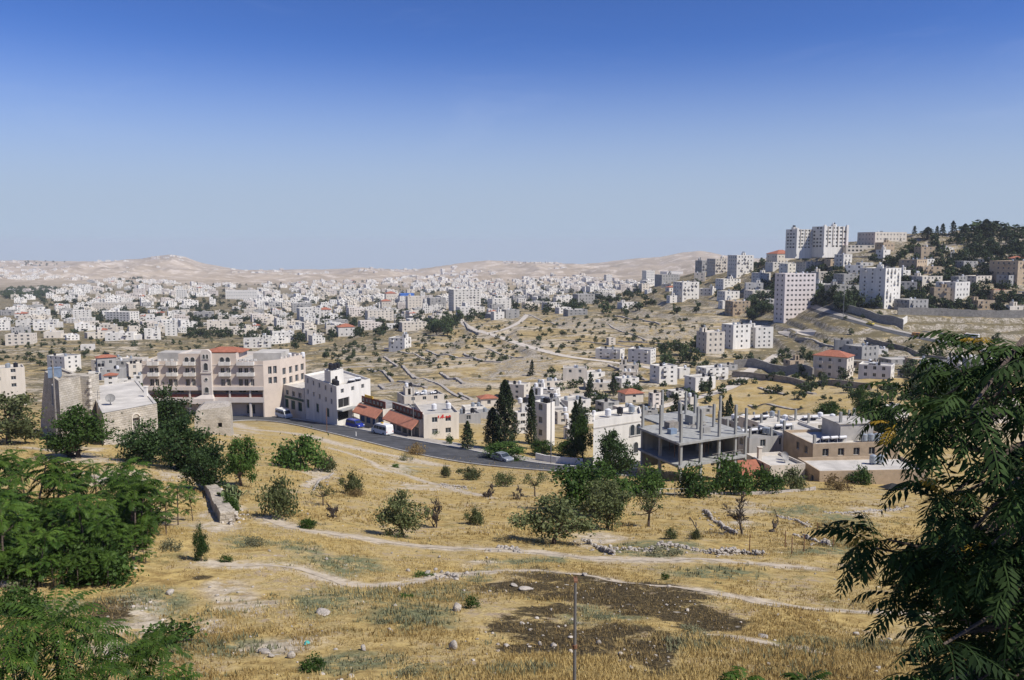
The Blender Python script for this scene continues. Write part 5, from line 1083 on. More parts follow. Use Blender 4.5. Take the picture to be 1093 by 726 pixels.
# houses below the quarry track
L = [
 ('white house with tanks directly behind the twin cypress tops', 550, 423, 31, 21, -22, .7, 3, 'cream', 'roofw', dict(tank=3, balc=.2)),
 ('low house with red tiled roof left of the big cypress', 520, 432, 20, 9, 18, .8, 1, 'cream', 'roofw', dict(hip='tile', tank=0)),
 ('long low white roof with parked gear behind the thin cypress', 583, 422, 29, 9, -15, .8, 1, 'white', 'roofw', dict(tank=3, solar=2)),
 ('pale sloping roofed hall with white right wall among the lower houses', 611, 437, 37, 17, 30, .9, 2, 'white', 'roofw', dict(tank=2)),
 ('beige square house right of the tall narrow house', 599, 453, 15, 17, 20, .8, 2, 'cream', 'roofw', dict(tank=1)),
 ('half built concrete house with open balconies below the quarry track', 648, 440, 24, 18, 28, .8, 2, 'grey', 'roofw', dict(tank=1, ww=2.2, wh=1.6, glass='dark', skip=0)),
 ('white flat house with dark upper room behind the large plain wall', 668, 446, 27, 13, 25, .8, 2, 'cream', 'roofw', dict(tank=2)),
 ('house under a wide orange tiled roof among the lower houses', 673, 427, 25, 12, 20, .8, 2, 'cream', 'roofw', dict(hip='tile', tank=0)),
 ('white cornice house just above the wide orange tiled roof', 669, 413, 24, 12, 22, .7, 2, 'white', 'roofw', dict(tank=2)),
 ('pink painted house beside the small dark cypress', 699, 434, 13, 18, 22, .8, 3, 'pinkw', 'roofw', dict(tank=1)),
 ('white house with dark garage beside the quarry track', 651, 384, 30, 14, -24, .6, 3, 'white', 'roofw', dict(tank=2, balc=.2)),
 ('small pale tower house above the dark garage house', 652, 368, 9, 10, 20, .8, 3, 'cream', 'roofw', dict(tank=0, stair=False)),
 ('white house with notched front right of the dark garage house', 685, 388, 29, 19, -28, .7, 4, 'white', 'roofw', dict(tank=2, balc=.2)),
 ('square white house with many balconies beneath the cedar clump', 708, 409, 27, 25, 24, .8, 4, 'white', 'roofw', dict(tank=3, balc=.5, solar=1)),
 ('lower white wing right of the many balconied square house', 728, 403, 15, 14, 20, .8, 3, 'white', 'roofw', dict(tank=1)),
 ('white house with outside stair at the bend of the earth road', 747, 414, 31, 20, 26, .7, 3, 'white', 'roofw', dict(tank=2, balc=.3)),
 ('upper white house stepping above the outside stair house', 760, 404, 31, 17, 20, .7, 3, 'white', 'roofw', dict(tank=3, balc=.5)),
 ('pale four storey block with grey shaded flank left of the white row', 758, 377, 27, 29, 22, .8, 4, 'cream', 'roofw', dict(tank=3)),
 ('tall white row block with grey flank nearest the pale four storey block', 785, 373, 28, 33, 26, .8, 5, 'white', 'roofw', dict(tank=3)),
 ('white row block at the quarry end below the pinkish tower', 809, 371, 28, 28, 24, .8, 5, 'white', 'roofw', dict(tank=2)),
 ('low grey house with terraces at the edge of the earth road bend', 776, 395, 20, 8, 20, .7, 1, 'grey', 'roofw', dict(tank=1, stair=False)),
 ('small white house between the beige house and the flat hall roof', 632, 452, 16, 12, 20, .8, 2, 'white', 'roofw', dict(tank=2)),
 ('white low house seen between the two big cypresses', 556, 463, 15, 29, 22, .9, 3, 'white', 'roofw', dict(tank=2)),
 ('pale house low behind the street tree and road wall', 612, 470, 20, 16, 18, .8, 2, 'white', 'roofw', dict(tank=1)),
 ('grey roofed sheds left of the big cypress', 520, 447, 26, 9, 20, .7, 1, 'grey', 'roofg', dict(tank=1, stair=False, cat='shed', name='shed')),
 ('white walled house below the red tiled low house', 505, 441, 24, 10, 18, .7, 1, 'white', 'roofw', dict(tank=2, stair=False)),
 ('grey block with column stubs beneath the orange tiled roof', 690, 448, 22, 12, 20, .7, 2, 'grey', 'roofg', dict(tank=1, rails=3)),
 ('pale roofed house behind the bare concrete columns', 735, 437, 20, 9, 20, .7, 2, 'cream', 'roofw', dict(tank=2, rails=2)),
 ('bluish grey metal roofed shed right of the bare concrete columns', 752, 440, 22, 9, 25, .6, 1, 'grey', 'roofg', dict(tank=0, stair=False, cat='shed', name='shed')),
 ('flat white house at the dry gully under the many balconied house', 722, 420, 20, 9, 22, .8, 2, 'white', 'roofw', dict(tank=1)),
 # right hand hill
 ('beige ruined stone house below the chalky clearing', 847, 393, 18, 16, 12, .8, 2, 'tan', 'roofg', dict(tank=0, glass='dark', ww=1.6, wh=1.8)),
 ('cream house with red hipped roof and balconies below the hill road', 889, 400, 41, 24, -38, .7, 3, 'cream', 'roofw', dict(hip='tile', tank=0, balc=.45)),
 ('grey fronted flat house above the red hipped roof', 919, 386, 33, 24, 30, .8, 3, 'grey', 'roofw', dict(tank=3)),
 ('white cube house with greyish front below the hill road', 935, 406, 39, 19, -32, .8, 2, 'white', 'roofw', dict(tank=3, solar=2, skip=.1)),
 ('wide white house with red terrace beside the dark leaves', 1003, 404, 44, 21, -30, .6, 2, 'white', 'roofw', dict(tank=3, balc=.3)),
 ('low sheds with pale roofs in the garden above the white cube house', 958, 386, 34, 7, 15, .6, 1, 'grey', 'roofw', dict(tank=0, stair=False, cat='shed', name='shed')),
 ('low garden shed roof beside the wide white house', 972, 399, 22, 6, 10, .7, 1, 'grey', 'roofw', dict(tank=0, stair=False, cat='shed', name='shed')),
 ('tall white slab block with balconied grey flank above the hill road', 938, 328, 41, 54, 38, .9, 10, 'white', 'roofw', dict(tank=3, balc=.35, ww=1.0, sp=4.2, maxw=70)),
 ('taller white stair slab just behind the balconied slab block', 952, 322, 11, 46, 38, .9, 9, 'white', 'roofw', dict(tank=1, sp=6, stair=False)),
 ('long grey shaded house left of the tall white slab block', 898, 318, 30, 20, 12, .7, 3, 'grey', 'roofw', dict(tank=2, ww=1.5)),
 ('grey house with pale roof higher behind the long shaded house', 905, 302, 26, 13, 16, .7, 3, 'grey', 'roofw', dict(tank=2)),
 ('cream cube house with dark flank behind the tall slab block', 974, 291, 29, 19, 40, .8, 3, 'tan', 'roofw', dict(tank=2)),
 ('small white house right behind the tall slab block', 964, 297, 13, 12, 25, .8, 2, 'white', 'roofw', dict(tank=1)),
 ('beige house with terrace right of the tall slab block', 987, 307, 31, 17, 20, .7, 3, 'cream', 'roofw', dict(tank=2, balc=.3)),
 ('white gabled looking house with tall wall above the roadside wall', 1016, 321, 33, 28, 32, .8, 4, 'white', 'roofw', dict(tank=2)),
 ('grey house with white stair wall on the road embankment', 972, 333, 32, 20, 24, .7, 3, 'grey', 'roofw', dict(tank=2, balc=.3)),
 ('beige house behind the white tall walled house', 1042, 304, 28, 15, 25, .7, 3, 'cream', 'roofw', dict(tank=2)),
 ('flat hall with reddish roof edge on the right of the hill', 1064, 319, 38, 15, 20, .6, 2, 'tan', 'tile', dict(tank=0, stair=False)),
 ('tall tan apartment block cut by the right picture edge', 1082, 304, 44, 33, 24, .9, 5, 'tan', 'roofw', dict(tank=2, balc=.2)),
 ('pale garage block low on the right hill edge', 1080, 334, 32, 14, 18, .7, 2, 'cream', 'roofw', dict(tank=1)),
 ('small white house with terraces among trees on the high hill slope', 1008, 268, 16, 7, 25, .8, 2, 'white', 'roofw', dict(tank=1)),
 ('grey terraced house in the trees below the hill top', 1030, 286, 22, 9, 20, .7, 2, 'grey', 'roofw', dict(tank=1)),
 ('low flat villa at the hill top beside the conifers', 1085, 243, 22, 8, 18, .6, 1, 'cream', 'roofw', dict(tank=0, stair=False)),
 ('long stone house on the ridge above all with many small windows', 941, 260, 46, 18, 20, .6, 3, 'cream', 'roofw', dict(tank=3, ww=1.0)),
 ('low arcade with red roof edge under the ridge house', 920, 268, 46, 10, 8, .4, 2, 'cream', 'tile', dict(tank=0, stair=False, ww=1.8, wh=2, glass='dark')),
 ('tan block at the right end of the red edged arcade', 944, 269, 18, 14, 24, .7, 2, 'tan', 'roofw', dict(tank=1)),
 ('house with red hipped roof on the ridge left of the big hill hotel', 833, 281, 26, 10, 20, .8, 2, 'cream', 'roofw', dict(hip='tile', tank=0)),
 ('white low house under the red hipped roof on the ridge', 832, 286, 27, 8, 15, .6, 2, 'white', 'roofw', dict(tank=2)),
 ('wide pale house below the big hill hotel', 867, 288, 31, 11, 18, .6, 3, 'cream', 'roofw', dict(tank=2)),
 ('small tan house in the trees right of the wide pale house', 888, 282, 14, 9, 20, .8, 2, 'tan', 'roofw', dict(tank=1)),
 ('white tall balconied block at the left end of the ridge', 790, 294, 24, 30, 20, .8, 6, 'white', 'roofw', dict(tank=2, balc=.4)),
 ('brownish stepped block left of the white balconied ridge block', 768, 292, 24, 20, 18, .8, 5, 'cream', 'roofw', dict(tank=2, balc=.4)),
 ('darker stepped block at the very left end of the ridge row', 752, 291, 18, 16, 22, .8, 4, 'grey', 'roofw', dict(tank=2, balc=.3)),
 ('pale house with shaded flank just right of the white balconied ridge block', 812, 304, 18, 16, 25, .8, 4, 'white', 'roofw', dict(tank=2)),
 ('white house below the ridge in front of the balconied blocks', 777, 306, 24, 11, 20, .7, 3, 'white', 'roofw', dict(tank=2)),
 ('tan house with dark balconies low under the ridge', 787, 335, 23, 20, 16, .8, 4, 'tan', 'roofw', dict(tank=2, balc=.5)),
 ('long low grey house left of the pinkish tower', 810, 321, 28, 13, 14, .7, 3, 'cream', 'roofw', dict(tank=2)),
 ('grey house at the foot of the trees right of the pinkish tower', 880, 312, 20, 12, 20, .8, 3, 'white', 'roofw', dict(tank=1)),
 ('white house with arched looking terraces below the ridge end', 732, 320, 25, 25, 24, .8, 5, 'white', 'roofw', dict(tank=3, balc=.5)),
 ('grey block with flat roof in front of the left ridge end', 712, 303, 24, 12, 20, .7, 3, 'grey', 'roofw', dict(tank=2)),
 ('white pair house with water tanks on the near shoulder of the ridge', 717, 291, 22, 10, 20, .7, 3, 'white', 'roofw', dict(tank=4)),
 ('slim white house left of the white pair house on the shoulder', 692, 302, 12, 17, 20, .9, 5, 'white', 'roofw', dict(tank=1)),
 ('reddish walled house among the shoulder trees', 676, 313, 13, 7, 15, .8, 2, 'pinkw', 'roofw', dict(tank=1)),
 ('cream three storey cube among the shoulder trees', 687, 311, 10, 10, 22, .8, 3, 'cream', 'roofw', dict(tank=1)),
 ('low white house with dark carport on the shoulder slope', 671, 327, 22, 8, 14, .7, 2, 'white', 'roofw', dict(tank=1)),
 ('white cube beside the low carport house', 717, 323, 10, 10, 20, .8, 3, 'white', 'roofw', dict(tank=1)),
 ('grey unfinished block with saw toothed top near the track head', 623, 324, 22, 13, 20, .7, 3, 'grey', 'roofg', dict(tank=0, stair=False, rails=4, glass='dark')),
 ('low grey house where the pale track enters the town', 614, 337, 24, 8, 16, .7, 2, 'grey', 'roofw', dict(tank=2)),
 ('white house on the rim of the dry hill above the track', 601, 333, 16, 8, 20, .8, 2, 'white', 'roofw', dict(tank=1)),
]
for (lab, px, py, w, h, yaw, asp, fl, wl_, rf, k) in L: B(lab, px, py, w, h, yaw, asp, fl, wl_, rf, **k)
# the pinkish tower: plain slab pierced by rows of small dark windows
B('pinkish white eleven storey tower pierced by rows of small dark windows', 847, 349, 39, 57, 16, .5, 11, 'pinkt', 'roofw', 'tower block', 'tower_block', tank=3, ww=1.5, wh=1.25, skip=0, D=530, bays={0: 7, 1: 2, 3: 2}, maxw=99, glass='dark')
# the big hotel on the ridge: two ribbed blocks with dark recessed bays
def extra_houses(n, poly, lab, seed, wl=(8, 13), fl=(1, 3)):
    r = random.Random(seed); k = 0; xs = [p[0] for p in poly]; ys = [p[1] for p in poly]; pts = [(o.location.x, o.location.y) for o in COL.objects if o.get('category')]
    for _ in range(n * 60):
        if k >= n: break
        x, y = r.uniform(min(xs), max(xs)), r.uniform(min(ys), max(ys)); ins = False
        for i in range(len(poly)):
            a, b = poly[i], poly[i - 1]
            if (a[1] > y) != (b[1] > y) and x < (b[0] - a[0]) * (y - a[1]) / (b[1] - a[1]) + a[0]: ins = not ins
        g = G(x, y)
        if not ins or any(math.hypot(g.x - a, g.y - b) < 15 for a, b in pts) or any(dist_poly(np.array([g.x]), np.array([g.y]), Q)[0] < 11 for Q, _r in FLAT): continue
        f = r.randint(*fl); B(lab, x, y, r.uniform(*wl) * F_PX / g.y * 1.15, f * 3.6 * F_PX / g.y, r.uniform(-32, 36), r.uniform(.6, .9), f, r.choice(('white', 'cream', 'white', 'grey', 'tan' if x > 800 else 'cream')), 'roofw', group=lab, tank=r.randint(1, 3), balc=.15, hip='tile' if r.random() < .08 else None)
        k += 1; pts.append((g.x, g.y))
extra_houses(26, [(800, 296), (860, 290), (905, 276), (960, 274), (1093, 274), (1110, 334), (960, 331), (900, 322), (870, 318)], 'pale flat roofed house packed among the others on the right hand hill', 4)
extra_houses(10, [(690, 296), (760, 292), (830, 306), (826, 330), (745, 330)], 'pale house on the shoulder below the ridge row', 5)
extra_houses(16, [(560, 408), (640, 400), (700, 392), (772, 400), (760, 440), (620, 452), (560, 450)], 'small pale house crowded into the hollow behind the road', 6, (7, 11), (1, 2))
extra_houses(6, [(880, 372), (1040, 385), (1050, 405), (880, 398)], 'small pale house in the gardens below the hill road', 7, (7, 11), (1, 2))
extra_houses(7, [(100, 385), (150, 388), (152, 412), (90, 408)], 'tiny pale house in the valley left of the hotel', 8, (6, 9), (1, 2))
def ridge_hotel():
    for (lab, px, w, h, fl) in (('left wing of the big ridge hotel with grid of dark brown bays', 856, 32, 21, 6), ('taller right wing of the big ridge hotel with white end wall', 885, 34, 23, 6)):
        t = B(lab, px, 266 if px < 870 else 265, w, h, 20, .55, fl, 'white', 'roofw', 'hotel', 'ridge_hotel', tank=2, ww=2.2, wh=2.0, sp=3.4, skip=.12, D=640 if px < 870 else 634, glass='dark', maxw=80)
        W_ = max(v.co.x for c in t.children if c.name.startswith('wall') for v in c.data.vertices); y0 = min(v.co.y for c in t.children if c.name.startswith('wall') for v in c.data.vertices); H = h * 640 / F_PX
        for s in (-1, 1): mb = MB(); mb.box(-.9, -1.1, -4, .9, -.004, H + 1.0); mb.build('pilaster', M['white'], t, (s * (W_ - .95), y0, 0))
        n = 5
        for k in range(1, n): mb = MB(); mb.box(-.28, -.5, 1.5, .28, -.004, H); mb.build('rib', M['cream'], t, (-W_ + 2 * W_ * k / n, y0, 0))
ridge_hotel()
# retaining walls, terraces
W = wall_strip
W('road_wall', 'long grey retaining wall above the hill road', 'wall', [(889, 327), (905, 333), (925, 339), (945, 345), (964, 350)], 4.6, .5, M['stonew'], htap=(.7, 1.15))
W('ramp_wall', 'pale sloping wall end closing the retaining wall by the hill road', 'wall', [(963, 348), (968, 341)], 3.6, .5, M['white'])
W('garden_wall', 'long stone wall above the bare embankment of the hill road', 'wall', [(958, 333), (1000, 335), (1045, 337), (1093, 338), (1150, 340)], 4.2, .5, M['stonew'])
W('road_wall', 'dark lower wall beneath the hill road beside the sheds', 'wall', [(925, 362), (955, 372), (990, 380), (1020, 386)], 2.2, .5, M['stoned'])
W('terrace_wall', 'high rough wall under the clearing below the pinkish tower', 'wall', [(783, 392), (800, 392), (825, 395), (850, 397), (868, 400)], 4.0, .8, M['stonew'])
W('terrace_wall', 'rough lower wall below the beige ruined house', 'wall', [(782, 402), (810, 404), (840, 406), (880, 410), (930, 413)], 2.4, .8, M['stoned'])
W('garden_wall', 'white garden wall along the road by the street lamp', 'wall', [(572, 491.5), (590, 494.5), (607, 496), (622, 497)], 1.3, .3, M['white'])
for i, (pts, h) in enumerate([([(495, 343), (500, 352), (512, 357)], 3.2), ([(455, 372), (470, 377), (488, 381), (505, 381)], 1.6), ([(410, 382), (425, 388), (436, 396), (446, 404)], 2.2), ([(393, 392), (410, 397), (419, 404)], 2.2), ([(425, 374), (445, 378), (462, 383)], 1.3), ([(470, 396), (485, 403), (495, 410)], 2.2), ([(425, 406), (440, 410), (455, 415)], 1.6), ([(405, 408), (411, 414)], 1.8), ([(495, 377), (515, 384), (535, 384)], 2.3), ([(520, 371), (540, 377), (560, 380)], 1.2), ([(440, 398), (460, 407), (480, 417), (500, 424)], 1.2), ([(490, 418), (505, 424), (520, 429)], 1.8), ([(655, 336), (685, 341), (705, 345)], 2.4), ([(650, 345), (665, 352), (690, 360)], 1.6), ([(560, 335), (580, 341), (600, 345)], 1.3), ([(600, 362), (640, 366), (680, 369)], 1.2), ([(660, 362), (700, 365), (735, 368)], 2.0), ([(650, 390), (672, 398), (690, 405)], 2.0), ([(810, 414), (840, 418), (870, 420)], 1.6), ([(800, 428), (830, 432), (860, 434)], 1.0), ([(985, 352), (1010, 356)], 1.6), ([(968, 276), (1010, 274), (1060, 273), (1093, 272)], 2.2), ([(985, 262), (1030, 260), (1093, 259)], 2.2), ([(905, 275), (950, 276), (990, 283)], 2.4), ([(1010, 253), (1060, 251), (1100, 250)], 1.6), ([(850, 360), (880, 368), (900, 372)], 1.5), ([(345, 395), (375, 392), (400, 390)], 1.2), ([(335, 409), (360, 404), (385, 401)], 1.4)]):
    W('terrace_wall', 'low rough field wall holding up a dry terrace', 'terrace wall', pts, h * .32, 1.5, M['rockd'], 'field walls of the dry terraces', step=1.5)
# chalky clearing under the tower
def patch(name, px, py, rx, ry, m, off, n=28):
    c = G(px, py); pts = []
    for k in range(n):
        a = 2 * PI * k / n; q = G(px + rx * math.cos(a) * (1 + .12 * float(vn(k * .7, px))), py + ry * math.sin(a)); pts.append((q.x - c.x, q.y - c.y, q.z - c.z + off))
    mb = MB(); mb.add([(0, 0, off)] + pts, [(0, 1 + (k + 1) % n, 1 + k) for k in range(n)]); o = mb.build(name, M[m], None, c)
    for p in o.data.polygons:
        if p.normal.z < 0: o.data.flip_normals()
        break
    o['kind'] = 'structure'
patch('clearing', 851, 353.5, 21, 3.0, 'trackm', .35); patch('clearing', 618, 395, 15, 5, 'tan', .3)

# ------------------------------------------------------------------ the town across the valley
def far_variant(k, win=.30):
    r = random.Random(100 + k); mb = MB(); w, d = 11 + r.random() * 9, 8 + r.random() * 6; fl = (2, 2, 3, 3)[k % 4] - (1 if k in (4, 9) else 0); fh = 3.0; h = fl * fh
    poly = [(-w/2, -d/2), (w/2, -d/2), (w/2, d/2), (-w/2, d/2)]
    def block(poly, zb, zt, edges, skip=win):
        for i in range(4):
            a, b = poly[i], poly[(i+1) % 4]; L_ = math.hypot(b[0]-a[0], b[1]-a[1]); nb = max(1, int(L_ / 3.2))
            ops = edge_ops(L_, round((zt - max(0, zb)) / fh), fh, nb, 1.3, 1.4, 1.0 - min(0, zb), skip, 0, r) if i in edges else []
            for (p, ang, ow, oh) in mb.facade(a, b, zb, zt, ops, .25):
                dx, dy = math.cos(ang) * ow / 2, math.sin(ang) * ow / 2; mb.quad((p.x-dx, p.y-dy, p.z), (p.x+dx, p.y+dy, p.z), (p.x+dx, p.y+dy, p.z+oh), (p.x-dx, p.y-dy, p.z+oh), 2)
        roof_flat(mb, poly, zt, .25, .5, 0, 1)
    block(poly, -6, h, (0, 1, 3))
    if k % 3 == 1:
        x0, x1 = sorted((-w/2 + .3, w/2 * r.uniform(-.1, .5))); block([(x0, -d/2 + 1.2), (x1, -d/2 + 1.2), (x1, d/2 - .3), (x0, d/2 - .3)], h - .498, h + 2.9, (0,))
    if k % 3 == 2: block([(w/2 + .003, -d/2 + 1.5), (w/2 + 4.5, -d/2 + 1.5), (w/2 + 4.5, d/2), (w/2 + .003, d/2)], -6, h - fh, (0, 1))
    if k == 13: hip_roof(mb, w, d, h + .12, 2.2, .4, 3)
    else:
        mb.box(-1.4, .5, h - .498, 1.2, 2.8, h + 1.7, 0)
        for q in range(r.randint(1, 4)): x, y = (r.random() - .5) * w * .7, (r.random() - .5) * d * .6; mb.cyl((x, y), h - .3, h + 1.0, .6, .6, 8, 4)
    for q in range(fl - 1):
        if r.random() < .6: x = (r.random() - .5) * (w - 4); mb.box(x - 1.5, -d/2 - 1.1, (q+1) * fh - .15, x + 1.5, -d/2 - .003, (q+1) * fh + .9, 0)
    return mb
FV = []
WN = ['white', 'cream', 'white', 'grey', 'white', 'cream', 'white', 'white', 'cream', 'white', 'pinkw', 'white', 'grey', 'white', 'cream']
for k in range(15): FV.append(far_variant(k))
FM = [FV[k].mesh('town_house', [M[WN[k]], M['roofw'], M['glass'], M['tile'], M['tankb' if k % 2 else 'tankw']]) for k in range(15)]
WORD = {'white': 'white', 'cream': 'cream', 'grey': 'grey', 'pinkw': 'pinkish'}
def fdesc(k):
    return f"{WORD[WN[k]]} {'low' if k in (4, 9) else ('small', 'plain', 'taller', 'broad')[k % 4]} town house " + ('with red hipped roof' if k == 13 else ('with set back roof storey' if k % 3 == 1 else ('with lower side wing' if k % 3 == 2 else 'with plain flat roof')))
def zone(px, py):
    s = 'on slopes beyond the tower' if px < 150 else ('behind the pink hotel' if px < 330 else ('beyond the dry terraces' if px < 470 else ('around the knoll block' if px < 590 else 'below the tan saddle')))
    return s + (' up high' if py < 318 else ('' if py < 336 else ' lower down'))
SPECIAL = [
 ('tall white many windowed block standing highest above the knoll town', 496, 331, 33, 27, 22, .6, 8, 'white', dict(ww=1.5, skip=.05, balc=.1)),
 ('low white podium in front of the tall many windowed block', 502, 336, 30, 11, 20, .6, 3, 'white', dict()),
 ('white block with pale blue upper walls left of the tall many windowed block', 442, 331, 18, 18, 18, .8, 5, 'cream', dict()),
 ('dark fronted white block left of the tall many windowed block', 466, 331, 20, 16, 20, .8, 5, 'grey', dict(balc=.3)),
 ('wide white block with long ribbon rows above the left fields', 131, 343, 31, 13, -14, .5, 4, 'white', dict(skip=0, ww=2)),
 ('white block with grey flank left of the ribbon row block', 88, 341, 19, 12, 22, .7, 4, 'white', dict()),
 ('three storey white block with many dark windows on the far left slope', 23, 367, 28, 14, 14, .6, 3, 'cream', dict(skip=0, ww=1.7)),
 ('pale tower with reddish top on the far left ridge town', 149, 319, 12, 13, 15, .8, 5, 'pinkw', dict()),
 ('white square block high in the far left ridge town', 194, 320, 12, 12, 18, .8, 5, 'white', dict()),
 ('long white school like block on the far ridge', 259, 321, 32, 12, 8, .4, 3, 'white', dict(skip=0)),
 ('very long low cream building below the left ridge town', 123, 330, 42, 8, 6, .3, 2, 'cream', dict(skip=0)),
 ('white stepped houses cluster corner above the hotel left wing', 163, 363, 19, 14, 25, .8, 4, 'white', dict(balc=.4)),
 ('white tall house beside the stepped houses above the hotel', 183, 359, 14, 18, 22, .8, 5, 'white', dict()),
 ('cream house with shaded side above the hotel gable', 233, 352, 25, 12, 20, .7, 3, 'cream', dict()),
 ('white corner block with dark loggias behind the hotel right wing', 330, 341, 26, 15, 25, .7, 4, 'white', dict(balc=.3)),
 ('broad white block behind the hotel roof', 275, 371, 30, 12, 16, .6, 3, 'white', dict(balc=.4)),
 ('pale long house under the blue roofed block', 405, 343, 30, 14, 20, .6, 4, 'cream', dict()),
 ('grey and white balconied block among the middle town houses', 322, 334, 22, 13, 18, .7, 4, 'grey', dict(balc=.5)),
 ('white house with red hipped roof among the middle town houses', 347, 338, 14, 8, 18, .8, 3, 'white', dict(hip='tile')),
 ('small house with red hipped roof left of the blue roofed block', 417, 322, 13, 8, 18, .8, 2, 'cream', dict(hip='tile')),
 ('orange domed looking red roofed house nearest the blue roofed block', 412, 330, 12, 8, 18, .8, 2, 'cream', dict(hip='tile')),
 ('white slab house at the far right end of the knoll town', 533, 332, 24, 17, 22, .7, 5, 'white', dict(balc=.2)),
 ('stepped grey house beside the slab house on the knoll', 545, 339, 18, 12, 24, .7, 3, 'grey', dict()),
 ('white house with deep shadowed flank on the saddle rim', 531, 341, 14, 11, 24, .8, 3, 'white', dict()),
 ('white twin block on the saddle beside the trees', 597, 325, 12, 10, 20, .8, 4, 'white', dict()),
 ('pale tall house standing out on the middle saddle', 649, 301, 8, 9, 18, .9, 4, 'white', dict()),
]
taken = []
for (lab, px, py, w, h, yaw, asp, fl, wl_, k) in SPECIAL:
    B(lab, px, py, w, h, yaw, asp, fl, wl_, 'roofw', 'building', 'town_block', tank=0 if k.get('hip') else 2, sp=4.0, maxw=40, **k); g = G(px, py); taken.append((g.x, g.y, w * g.y / F_PX * .75))
def bluetop():
    t = B('block with bright blue roof storey in the middle town', 434, 326, 18, 11, 18, .7, 4, 'white', 'roofw', 'building', 'town_block', tank=0, stair=False, sp=4, maxw=30)
    r = [c for c in t.children if c.name.startswith('wall')][0]; w = max(v.co.x for v in r.data.vertices); d = max(v.co.y for v in r.data.vertices); h = max(v.co.z for v in r.data.vertices)
    mb = MB(); mb.box(-w * .9, -d * .9, h - .49, w * .9, d * .9, h + 3.2); mb.build('blue_roof_storey', M['tarpb'], t)
bluetop()
_ob = []
for o in COL.objects:
    if o.get('category') and o.location.y > 150: _ob.append((o.location.x, o.location.y))
def dens(px, py):
    """how thickly built the photograph is at this pixel"""
    if py < 300:   # hamlets on the desert hills
        h = 0
        for (a, b, ra, rb, q) in [(178, 274, 22, 3, .9), (20, 288, 30, 9, .5), (60, 290, 22, 6, .3), (5, 280, 14, 4, .5), (565, 281, 30, 3.5, .7), (500, 290, 30, 6, .35), (590, 285, 14, 4, .5), (420, 292, 40, 4, .3), (130, 285, 40, 6, .15), (270, 290, 40, 5, .2), (330, 293, 40, 4, .25), (45, 300, 50, 5, .4), (470, 299, 40, 3, .5), (600, 298, 40, 3, .3)]:
            h = max(h, q * (1 if math.hypot((px - a) / ra, (py - b) / rb) < 1 else 0))
        return h
    top = np.interp(px, [0, 60, 100, 160, 230, 300, 400, 470, 560, 640, 690], [311, 305, 301, 299, 305, 303, 299, 298, 298, 298, 300])
    bot = np.interp(px, [0, 60, 150, 230, 300, 345, 400, 455, 500, 560, 610, 660, 690], [356, 362, 366, 356, 372, 372, 352, 348, 338, 338, 326, 318, 312])
    if py < top or py > bot: return 0
    core = np.interp(px, [0, 60, 150, 330, 480, 690], [.20, .36, .5, .58, .64, .7]); t = (py - top) / (bot - top)
    d = core * (1.0 if t < .4 else 1.0 - .8 * (t - .4) / .6)
    if px < 55 and py < 330: d *= .25
    if 180 < px < 250 and 318 < py < 332: d *= .35
    if 130 < px < 240 and 330 < py < 350: d *= .55
    c = .5 + float(vn(px / 17.0, py / 5.0, 71)) ; return d * (1 if c > .40 else .15)
rf_ = random.Random(77); cand = []
gridcell = {}
def free(x, y, r):
    cx, cy = int(x // 30), int(y // 30)
    for i in (-1, 0, 1):
        for j in (-1, 0, 1):
            for (a, b, q) in gridcell.get((cx + i, cy + j), ()):
                if math.hypot(x - a, y - b) < r + q: return False
    return True
for (a, b, q) in taken: gridcell.setdefault((int(a // 30), int(b // 30)), []).append((a, b, q))
for (a, b) in _ob: gridcell.setdefault((int(a // 30), int(b // 30)), []).append((a, b, 9))
for _ in range(22000):
    px, py = rf_.uniform(-40, 700), (rf_.uniform(296, 372) if rf_.random() < .62 else rf_.uniform(270, 300))
    if rf_.random() > dens(px, py): continue
    g = G(px, py)
    if g.y < 480 and px > 330: continue
    r = 11.0 if g.y < 2600 else 12.0
    if not free(g.x, g.y, r): continue
    gridcell.setdefault((int(g.x // 30), int(g.y // 30)), []).append((g.x, g.y, r)); cand.append((g.y, px, py, g))
    if len(cand) >= 1500: break
cand.sort(key=lambda q: q[0])
NEAR_TOWN = cand[:225]; REST = cand[225:]
for (D, px, py, g) in NEAR_TOWN:
    k = rf_.randrange(15) if rf_.random() > .12 else rf_.choice((13, 1, 2)); 
    if k == 13 and rf_.random() < .5: k = 4
    o = link('town_house', FM[k], None, g, (0, 0, math.radians(rf_.uniform(8, 40)))); s = rf_.uniform(.55, 1.12); o.scale = (s, s, rf_.uniform(.6, .9))
    lab = fdesc(k) + ' ' + zone(px, py); tag(o, lab, 'house', lab)
big = MB()
